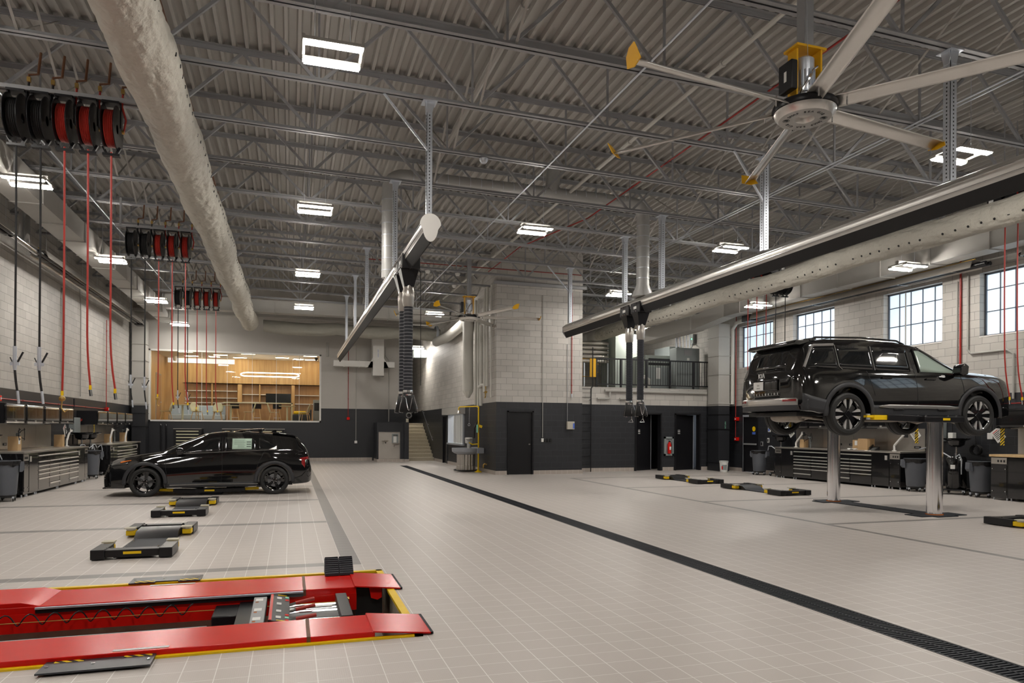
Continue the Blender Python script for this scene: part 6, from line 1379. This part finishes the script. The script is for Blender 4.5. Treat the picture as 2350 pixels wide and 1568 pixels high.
def drainer():
    r = root('oil_drain_tank', (0, 0, 0), '', 'oil drain', 'black rolling oil drain tanks with a round pan')
    MB().lathe([(0, .12), (.2, .12), (.22, .15), (.22, .86), (.19, .92), (0, .93)], (0, 0, 0), n=28).build('tank', 'blackgloss', r)
    MB().box(-.28, .28, -.25, .25, .09, .12).build('base', 'blackpaint', r, bevel=.01)
    MB().cyl((0, 0, .92), (0, 0, 1.2), .022, 12).cyl((0, 0, .92), (0, 0, 1.0), .035, 12).build('lift_tube', 'chrome', r)
    MB().lathe([(0, 1.14), (.10, 1.15), (.17, 1.2), (.19, 1.3), (.28, 1.33), (.31, 1.35), (.31, 1.365), (.28, 1.35), (.18, 1.32), (0, 1.3)], (0, 0, 0), n=32).build('catch_pan', 'blackgloss', r)
    MB().tube([(-.05, -.2, .9), (-.2, -.22, 1.0), (-.33, -.2, 1.0), (-.36, -.2, .85)], .014, 8).tube([(.05, -.2, .9), (.15, -.25, .98), (.2, -.26, .85), (.2, -.26, .5)], .014, 8).build('hose_handle', 'galv', r)
    MB().box(-.05, .05, -.227, -.222, .62, .72).build('notice', 'paper', r)
    for x in (-.24, .24):
        for y in (-.22, .22):
            c_ = MB().box(x-.03, x+.03, y-.04, y+.04, .06, .11).build('caster_fork', 'galv', r); MB().lathe([(0, -.015), (.05, -.015), (.055, 0), (.05, .015), (0, .015)], (x, y, .055), axis='X', n=16).build('caster_wheel', 'rubber', c_)
    return r
d0 = drainer(); spots = [(15.55, 13.1, 'black oil drain tank between the two bins near the lift column'), (15.66, 19.68, 'black oil drain tank tucked at the far end of the right bench'), (-6.08, 17.25, 'black oil drain pan at the left edge of the photo'), (-6.0, 24.1, 'black oil drain pan between the left benches, nearer one'), (-5.95, 24.85, 'black oil drain pan between the left benches, farther one')]
for k, (x, y, lb) in enumerate(spots):
    o = d0 if k == 0 else dup(d0)
    o.location = (x, y, 0); o['label'] = lb; o.rotation_euler[2] = (-1.2, -1.3, .8, 1.2, 1.4)[k]
def at(side, y, z, d): return (XL+d if side == 'L' else XR-d, y, z)
def carton(side, y, d, w_, dp, h, lab, z=.992, lbl=True):
    x, y, z = at(side, y, z, d); r = root('cardboard_box', (x, y, z), lab, 'box')
    MB().box(x-dp/2, x+dp/2, y-w_/2, y+w_/2, z, z+h).build('carton', 'carton', r); s = 1 if side == 'L' else -1
    if lbl: MB().box(*sorted((x+s*dp/2, x+s*(dp/2+.003))), y-w_*.38, y+w_*.1, z+h*.45, z+h*.92).build('shipping_label', 'paper', r)
    return r
carton('L', 18.75, .40, .22, .2, .32, 'cardboard carton with white label on the left front bench, nearer end')
carton('L', 22.0, .40, .2, .2, .33, 'cardboard carton on the left front bench, farther end', lbl=False)
carton('L', 27.3, .42, .22, .2, .3, 'cardboard carton on the left rear bench, nearer one', lbl=False); carton('L', 29.6, .42, .22, .2, .34, 'cardboard carton on the left rear bench, farther one')
carton('R', 18.5, .40, .18, .18, .26, 'cardboard carton at the far end of the right bench', lbl=False); carton('R', 16.25, .42, .2, .2, .28, 'smaller cardboard carton with label left of the desk phone'); carton('R', 15.95, .42, .34, .26, .32, 'larger cardboard carton left of the desk phone', lbl=False)
def arm(side, y, d, lab, mir=1, screen=False):
    x, y, z = at(side, y, .992, d); s = 1 if side == 'L' else -1; r = root('monitor_arm', (x, y, z), lab, 'monitor arm', 'white monitor arms clamped to the benches')
    MB().cyl((x, y, z), (x, y, z+.02), .06, 16).cyl((x, y, z+.02), (x, y, z+.16), .028, 12).build('base', 'white', r)
    MB().bar((x, y, z+.15), (x, y+mir*.28, z+.42), .045, .05).build('lower_arm', 'white', r, bevel=.01)
    MB().bar((x, y+mir*.28, z+.42), (x+s*.03, y+mir*.36, z+.44), .05, .06).cyl((x, y+mir*.28, z+.40), (x, y+mir*.28, z+.50), .03, 12).build('elbow', 'white', r); MB().cbox((x+s*.03, y+mir*.4, z+.43), (.02, .12, .12)).build('mounting_plate', 'black', r)
arm('R', 14.95, .45, 'white monitor arm near the switch plate of the far right bench', -1); arm('R', 18.75, .5, 'white monitor arm at the far end of the right bench', -1); arm('L', 27.0, .55, 'white monitor arm on the left rear bench, nearer one', 1); arm('L', 29.3, .55, 'white monitor arm on the left rear bench, farther one', 1); arm('L', 22.3, .5, 'white monitor arm at the far end of the left front bench', 1)
def cradle(side, y, z, d, lab):
    x, y, z = at(side, y, z, d); s = 1 if side == 'L' else -1; r = root('screen_cradle', (x, y, z), lab, 'screen mount', 'black four armed screen cradles')
    b = MB()
    for a in (.7, 2.44, 3.84, 5.58): b.tube([(x, y, z), (x+s*.02, y+.12*math.cos(a), z+.12*math.sin(a)), (x+s*.08, y+.19*math.cos(a), z+.18*math.sin(a))], .009, 6)
    b.build('claw_arms', 'blackpaint', r)
    for k in (-1, 1): MB().tube([(x+s*.06, y+k*.15+k*.03*math.cos(t), z+.14*math.sin(t)) for t in [-PI/2+PI*i/8 for i in range(9)]], .008, 6).build('side_hoop', 'blackpaint', r)
    MB().cyl((x-s*.05, y, z), (x+s*.02, y, z), .03, 10).cyl((x-s*.04, y, z), (x-s*.04, y, .992 if z < 1.6 else z-.3), .014, 8).build('stem', 'greybox', r)
cradle('L', 18.85, 1.36, .45, 'black cradle above the carton on the left front bench'); cradle('L', 22.35, 1.36, .45, 'black cradle at the far end of the left front bench'); cradle('L', 28.3, 1.42, .45, 'black cradle on the left rear bench, nearer one'); cradle('L', 29.75, 1.42, .4, 'black cradle at the far end of the left rear bench'); cradle('R', 18.2, 1.32, .45, 'black cradle on the far right bench')
def tagsign(side, y, z, lab):
    x, y, z = at(side, y, z, .50); s = 1 if side == 'L' else -1; r = root('instruction_card', (x, y, z), lab, 'card', 'instruction cards hanging from the wall cabinets')
    R = basis((0, s, 0), (0, 0, 1), (s, 0, 0)) @ Matrix.Rotation(.65, 3, 'Z')
    c_ = MB().obox((x, y, z), (.24, .30, .004), R).build('card', 'paper', r)
    for k in range(6): MB().obox(Vector((x, y, z))+R @ Vector((.0 if k % 2 else -.015, .10-.038*k, .004)), (.17 if k % 2 else .14, .014, .002), R).build('print', 'black' if k else 'red', c_)
tagsign('L', 22.15, 1.45, 'white instruction card hanging over the left front bench'); tagsign('R', 14.25, 1.46, 'white instruction card left of the near lift column'); tagsign('R', 12.0, 1.46, 'white instruction card above the maple bench'); tagsign('R', 19.0, 1.48, 'white instruction card below the rear wheel, far right bench')
for side, y, lab in (('R', 14.2, 'yellow and black hazard strip behind the card by the near column'), ('R', 11.9, 'yellow and black hazard strip above the maple bench'), ('L', 25.15, 'yellow and black hazard strip on the left rear bench')):
    x = XR-.5 if side == 'R' else XL+.5; MB().box(x-.003, x+.003, y-.05, y+.05, 1.22, 1.612).build('hazard_strip', HZ, label=lab, cat='strip')
r = root('switch_box', (-6.3, 24.9, 1.4), 'grey electrical switch box with a red handle on the left wall', 'switch box')
MB().box(XL, XL+.16, 24.35, 25.0, 1.3, 1.82).build('case', 'greybox', r, bevel=.01); MB().bar((XL+.1, 25.02, 1.7), (XL+.14, 25.25, 1.78), .05, .05).build('handle', 'redhose', r); MB().tube([(XL+.08, 24.6, 1.82), (XL+.08, 24.6, 2.4)], .02, 8).tube([(XL+.08, 24.5, 1.3), (XL+.08, 24.5, 1.0)], .02, 8).build('conduit', 'blackpaint', r)
r = root('switch_box', (15.9, 13.95, 1.5), 'grey electrical switch box behind the near lift column', 'switch box')
MB().box(XR-.16, XR, 13.75, 14.2, 1.28, 1.85).build('case', 'greybox', r, bevel=.01); MB().box(XR-.165, XR-.16, 13.9, 14.05, 1.5, 1.66).build('notice', 'paper', r); MB().tube([(XR-.08, 14.0, 1.28), (XR-.08, 14.1, 1.15), (XR-.08, 14.5, 1.05)], .018, 8).build('conduit', 'galv', r)
for k, y in enumerate((13.55, 12.5)):
    r = root('cord_outlet', (15.93, y, 1.43), 'small white outlet box on the black wall, %s' % ('behind the lift column', 'behind the front wheel')[k], 'power outlet', 'small white wall outlets'); MB().box(XR-.12, XR, y-.07, y+.07, 1.35, 1.5).build('case', 'paper', r, bevel=.008); MB().tube([(XR-.05, y, 1.5), (XR-.05, y, 2.3)], .012, 6).build('conduit', 'blackpaint', r)
r = root('cable_coil', (15.9, 12.8, 1.05), 'black cable coiled on the wall above the right bins', 'cable')
MB().tube([(XR-.06-.002*k, 12.85+.13*math.cos(k*.45), 1.08+.12*math.sin(k*.45)) for k in range(60)], .012, 6).tube([(XR-.06, 12.9, 1.2), (XR-.06, 12.95, 1.7), (XR-.06, 12.85, 2.0)], .012, 6).build('coil', 'rubber', r)
r = root('desk_phone', (15.5, 15.6, 1.0), 'black desk phone leaning beside the larger carton', 'telephone'); MB().prism([(15.42, .992), (15.60, .992), (15.60, 1.10)], 'Y', 15.5, 15.74).build('phone_body', 'black', r); MB().bar((15.47, 15.72, 1.05), (15.6, 15.72, 1.14), .04, .03).build('handset', 'blackgloss', r)
for k in range(4): MB().box(15.44+.03*k, 15.455+.03*k, 15.55, 15.66, 1.006+.018*k, 1.012+.018*k).build('phone_buttons', 'greybox', r)
r = root('crumpled_paper', (15.45, 16.3, .992), 'crumpled white paper in front of the smaller carton', 'paper'); MB().grid(8, 8, lambda u, v: (15.25+.14*u, 16.05+.3*v, .995+.04*abs(math.sin(7*u+5*v)*math.sin(4*v+2*u)))).build('sheet', 'paper', r, solid=.002)
for k, (sd, y, z) in enumerate((('L', 19.3, 1.12), ('L', 20.0, 1.12), ('R', 14.6, 1.1), ('R', 16.9, 1.12), ('R', 17.4, 1.12), ('R', 11.2, 1.12))):
    x = XL+.02 if sd == 'L' else XR-.02; s = 1 if sd == 'L' else -1; r = root('power_outlet', (x, y, z), 'black outlet strip on the splash panel, %s' % ('left bench, nearer', 'left bench, farther', 'right bench near the column', 'far right bench, nearer of two', 'far right bench, farther of two', 'maple bench')[k], 'power outlet', 'black bench outlets'); MB().box(*sorted((x, x+s*.015)), y-.1, y+.1, z-.03, z+.03).build('plate', 'black', r); MB().box(*sorted((x+s*.015, x+s*.018)), y-.06, y+.06, z-.012, z+.012).build('sockets', 'steel', r)
for k, (y, w_, z, m, lb) in enumerate(((20.35+.35, .12, 1.55, 'paper', 'small pale blue notice panel on the right wall by the exit'), (20.75, .09, 1.18, 'paper', 'white thermostat box on the right wall by the exit'), (21.1, .12, 1.05, 'steel', 'dark wall socket by the exit door'))):
    r = root('wall_plate', (XR-.02, y, z), lb, 'wall plate'); MB().box(XR-.03, XR, y-w_/2, y+w_/2, z-.08, z+.08).build('plate', m, r, bevel=.006); MB().box(XR-.034, XR-.03, y-w_*.3, y+w_*.3, z-.05, z+.05).build('face', 'blue' if k == 0 else 'black', r)
# ================================================================ LOUNGE BEHIND THE LARGE INTERIOR WINDOW
GX0, GX1, GZ0, GZ1 = BW; LF = 1.70; LB = 38.0; LC = 5.0
oakw = M['oak']
struct(MB().box(-6.0, 2.2, YB+.2, LB, LF-.1, LF).build('floor_lounge', mat('lounge_floor', (.42, .33, .24), .5)))
struct(MB().box(-6.0, 2.2, YB+.2, LB+.2, LC, LC+.1).build('ceiling_lounge', mat('lounge_ceiling', (.68, .6, .47), .7)))
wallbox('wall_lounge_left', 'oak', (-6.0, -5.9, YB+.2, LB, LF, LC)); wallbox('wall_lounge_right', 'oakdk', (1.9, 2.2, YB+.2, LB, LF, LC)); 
wallbox('wall_lounge_back', 'oak', (-6.0, 2.2, LB, LB+.1, 3.72, LC), (-6.0, -5.05, LB, LB+.1, LF, 3.72), (1.45, 2.2, LB, LB+.1, LF, 3.72), (-2.55, -2.35, LB, LB+.1, LF, 3.72), (.05, .2, LB, LB+.1, LF, 3.72))
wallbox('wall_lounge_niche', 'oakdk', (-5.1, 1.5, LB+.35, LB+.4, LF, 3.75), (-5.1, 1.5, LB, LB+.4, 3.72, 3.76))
r = root('door_6', (-5.9, 36.4, LF), None, None); r['kind'] = 'structure'
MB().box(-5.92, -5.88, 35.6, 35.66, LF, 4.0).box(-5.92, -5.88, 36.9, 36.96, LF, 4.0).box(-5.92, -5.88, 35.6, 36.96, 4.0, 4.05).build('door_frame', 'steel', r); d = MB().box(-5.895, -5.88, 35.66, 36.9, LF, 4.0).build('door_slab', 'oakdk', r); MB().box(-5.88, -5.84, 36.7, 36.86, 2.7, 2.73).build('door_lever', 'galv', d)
# window: frame, panes and slim joints
gm = bpy.data.materials.new('clear_pane'); gm.use_nodes = True; nt = gm.node_tree; nt.nodes.clear()
o = nt.nodes.new('ShaderNodeOutputMaterial'); tr = nt.nodes.new('ShaderNodeBsdfTransparent'); gs = nt.nodes.new('ShaderNodeBsdfGlossy'); gs.inputs['Roughness'].default_value = .01; lw = nt.nodes.new('ShaderNodeFresnel'); lw.inputs[0].default_value = 1.28; mx = nt.nodes.new('ShaderNodeMixShader')
tr.inputs[0].default_value = (.97, .98, .97, 1)
nt.links.new(lw.outputs[0], mx.inputs[0]); nt.links.new(tr.outputs[0], mx.inputs[1]); nt.links.new(gs.outputs[0], mx.inputs[2]); nt.links.new(mx.outputs[0], o.inputs[0]); M['pane'] = gm
r = root('window_8', (-2.2, YB, GZ0), None, None); r['kind'] = 'structure'; t = .07
MB().box(GX0, GX1, YB-.03, YB+.2, GZ0, GZ0+t).box(GX0, GX1, YB-.03, YB+.2, GZ1-t, GZ1).box(GX0, GX0+t, YB-.03, YB+.2, GZ0, GZ1).box(GX1-t, GX1, YB-.03, YB+.2, GZ0, GZ1).build('window_frame', 'white', r)
js = [GX0+t, -3.75, -2.7, -1.65, -.62, .38, GX1-t]
for a, c in zip(js, js[1:]): MB().box(a+.006, c-.006, YB+.05, YB+.062, GZ0+t, GZ1-t).build('pane', gm, r)
for a in js[1:-1]: MB().box(a-.008, a+.008, YB+.045, YB+.066, GZ0+t, GZ1-t).build('pane_joint', 'paper', r)
# lounge lighting
r = root('ring_light', (-.9, 36.5, 4.0), 'glowing white racetrack shaped ring light in the lounge', 'ceiling light')
pts = []
for cx, a0 in ((.1, -PI/2), (-2.0, PI/2)):
    for k in range(9): a = a0+PI*k/8; pts.append((cx+.30*math.cos(a), 36.3+.75*math.sin(a), 4.12+.14*math.sin(a)))
MB().tube(pts, .024, 8, closed=True).build('light_tube', mat('ring_glow', (1, 1, 1), emit=(1, .96, .9), es=2.6), r)
for x in (-2.0, .1): MB().tube([(x, 36.3+.75, 4.27), (x, 36.3+.75, LC-.01)], .004, 4).build('suspension_wire', 'galv', r)
for k, (x, y) in enumerate(((-4.6, 35.2), (-3.2, 36.2), (-1.9, 35.2), (-.4, 36.6), (.9, 35.3), (1.0, 37.2), (-4.6, 37.2), (-2.4, 37.3))):
    MB().box(x-.3, x+.3, y-.03, y+.03, LC-.012, LC-.001).build('downlight', mat('downlight_glow', (1, 1, 1), emit=(1, .84, .6), es=24), label='slim ceiling light in the lounge, %s' % ('front left', 'left of centre', 'front centre', 'right of centre', 'front right', 'back right', 'back left', 'back centre')[k], cat='ceiling light', group='lounge ceiling lights')
MB().box(-5.75, -2.7, 37.90, 37.99, 4.72, 4.95).build('clerestory_strip', mat('day_strip', (1, 1, 1), emit=(.85, .93, 1), es=.16), label='bright daylight strip above the lounge panelling', cat='light strip')
MB().lathe([(0, 4.78), (.06, 4.78), (.09, 4.85), (.09, 5.0), (0, 5.0)], (-5.4, 37.7, 0), n=16).build('dome_camera', 'paper', label='dome camera in the lounge, top left', cat='camera'); MB().lathe([(0, 4.85), (.05, 4.87), (.08, 4.93), (.08, 5.0), (0, 5.0)], (1.2, 36.0, 0), n=16).build('dome_camera', 'black', label='black dome camera in the lounge, top right', cat='camera')
# shelves with light edges in the niches
k = 0
for x0, x1, zz in ((-5.0, -2.58, (3.35, 3.0, 2.75, 2.45, 2.1)), (-2.33, -.65, (3.2, 2.8)), (.22, 1.42, (3.2, 2.75))):
    for z in zz:
        MB().box(x0, x1, LB+.05, LB+.34, z, z+.035).build('niche_shelf', 'white', label='pale shelf in the %s lounge niche, %s from the top' % ({-5.0: 'left', -2.33: 'middle', .22: 'right'}[x0], ORD[zz.index(z)]), cat='shelf', group='lounge niche shelves')
for x in (-3.75, -1.5): MB().box(x-.03, x+.03, LB, LB+.35, LF, 3.72).build('trim_%d' % (5 if x < -2 else 6), 'oak', kind='structure')
r = root('television', (-.55, LB, 2.9), 'black television on the lounge back wall', 'television'); MB().box(-1.2, .02, LB-.05, LB-.01, 2.52, 3.28).build('screen', 'blackgloss', r, bevel=.005)
r = root('bar_counter', (-1.6, 36.9, LF), 'long oak bar counter with a pale top in the lounge', 'counter'); MB().box(-3.0, -.0, 36.7, 37.3, LF, 2.72).build('counter_body', 'oakdk', r); MB().box(-3.1, .1, 36.6, 37.35, 2.72, 2.77).box(.03, .1, 36.6, 37.35, LF, 2.77).build('counter_top', 'cream', r)
r = root('water_cooler', (1.3, 37.2, LF), 'grey water dispenser at the right end of the lounge', 'water dispenser'); MB().box(1.1, 1.45, 36.9, 37.3, LF, 2.95).build('case', 'greybox', r, bevel=.01); MB().box(1.15, 1.4, 36.89, 36.9, 2.4, 2.8).build('tap_recess', 'black', r)
def chair():
    r = root('lounge_chair', (0, 0, 0), '', 'chair', 'cream shell chairs on oak legs'); 
    def fn(u, v):
        a = (v-.5)*2
        if u < .45: t = u/.45; return (.22-.42*t, a*(.19+.02*t), .56+.012*a*a-.012*math.sin(t*PI))
        t = (u-.45)/.55; w_ = (.21-.05*abs(t-.35)-.06*t*t+.05*math.exp(-((t-.55)*4)**2)); return (-.20-.05*math.sin(t*PI*.5)-.06*t+.05*a*a*(1-t*.3), a*w_, .56+.02*(1-t)+.42*t-.02*a*a*t)
    MB().grid(18, 8, fn).build('shell', 'cream', r, ang=60, solid=.014)
    MB().lathe([(0, .53), (.17, .53), (.19, .548), (0, .55)], (0, 0, 0), n=18).build('seat_plate', 'maple', r)
    for sx in (-1, 1):
        for sy in (-1, 1): MB().cyl((sx*.24, sy*.22, 0), (sx*.14, sy*.13, .54), .013, 8, r2=.018).build('leg', 'maple', r)
    return r
ch = chair(); CH = [(-5.35, 34.9, PI*.97, 'cream lounge chair at the far left of the window'), (-4.05, 34.8, -.9, 'cream lounge chair second from the left'), (-3.2, 34.85, -1.6, 'cream lounge chair third from the left, back to the window'), (-1.85, 34.9, PI, 'cream lounge chair left of the middle, facing left'), (-.75, 34.9, .1, 'cream lounge chair right of the middle, facing right'), (.65, 34.9, PI*.9, 'cream lounge chair at the right of the window')]
for k, (x, y, a, lb) in enumerate(CH):
    o = ch if k == 0 else dup(ch)
    o.location = (x, y, LF); o.rotation_euler[2] = a; o['label'] = lb
def table():
    r = root('round_table', (0, 0, 0), '', 'table', 'round pale lounge tables'); MB().lathe([(0, .84), (.36, .84), (.38, .855), (.38, .87), (0, .87)], (0, 0, 0), n=30).build('tabletop', 'cream', r); MB().cyl((0, 0, .01), (0, 0, .84), .045, 14).lathe([(0, 0), (.24, 0), (.24, .015), (.05, .02)], (0, 0, 0), n=24).build('pedestal', 'cream', r); return r
tb = table()
for k, (x, lb) in enumerate(((-4.7, 'round lounge table on the left'), (-2.65, 'round lounge table in the middle'), (-.15, 'round lounge table on the right'))):
    o = tb if k == 0 else dup(tb)
    o.location = (x, 35.1, LF); o['label'] = lb
def stool(x, lb):
    r = root('bar_stool', (x, 36.3, LF), lb, 'stool', 'bar stools with dark seats'); MB().prism([(36.1, LF+.75), (36.45, LF+.75), (36.47, LF+.78), (36.1, LF+.78), (36.06, LF+.98), (36.04, LF+.98)], 'X', x-.2, x+.2).build('seat', 'blackpaint', r)
    for sx in (-1, 1):
        for sy in (-1, 1): MB().cyl((x+sx*.2, 36.28+sy*.18, LF), (x+sx*.1, 36.28+sy*.1, LF+.75), .014, 6).build('leg', 'maple', r)
    MB().box(x-.16, x+.16, 36.1, 36.12, LF+.3, LF+.32).build('footrest', 'galv', r)
for k, x in enumerate((-2.55, -1.55, -.62)): stool(x, 'dark bar stool at the lounge counter, %s' % ('left', 'middle', 'right')[k])
r = root('sofa', (-4.2, 36.8, LF), 'pale blue lounge sofa behind the left chairs', 'sofa'); sb = mat('pale_blue_cloth', (.42, .5, .58), .8)
MB().box(-5.5, -3.0, 36.5, 37.1, LF+.2, LF+.45).build('seat', sb, r, bevel=.04); MB().box(-5.5, -3.0, 37.1, 37.3, LF+.3, LF+.9).build('back', sb, r, bevel=.04); MB().box(-5.45, -5.4, 36.5, 37.2, LF, LF+.2).box(-3.1, -3.05, 36.5, 37.2, LF, LF+.2).build('legs', 'black', r)
r = root('armchair', (.45, 36.4, LF), 'charcoal armchair with a yellow cushion on the right', 'armchair'); MB().box(.1, .9, 36.1, 36.8, LF+.15, LF+.5).box(.85, 1.0, 36.1, 36.8, LF+.2, LF+.75).build('seat', mat('charcoal_cloth', (.05, .055, .065), .8), r, bevel=.04); MB().box(.15, .75, 36.3, 36.75, LF+.5, LF+.66).build('cushion', 'yellow', r, bevel=.05)
r = root('power_box', (-6, 0, 0), '', ''); bpy.data.objects.remove(r)
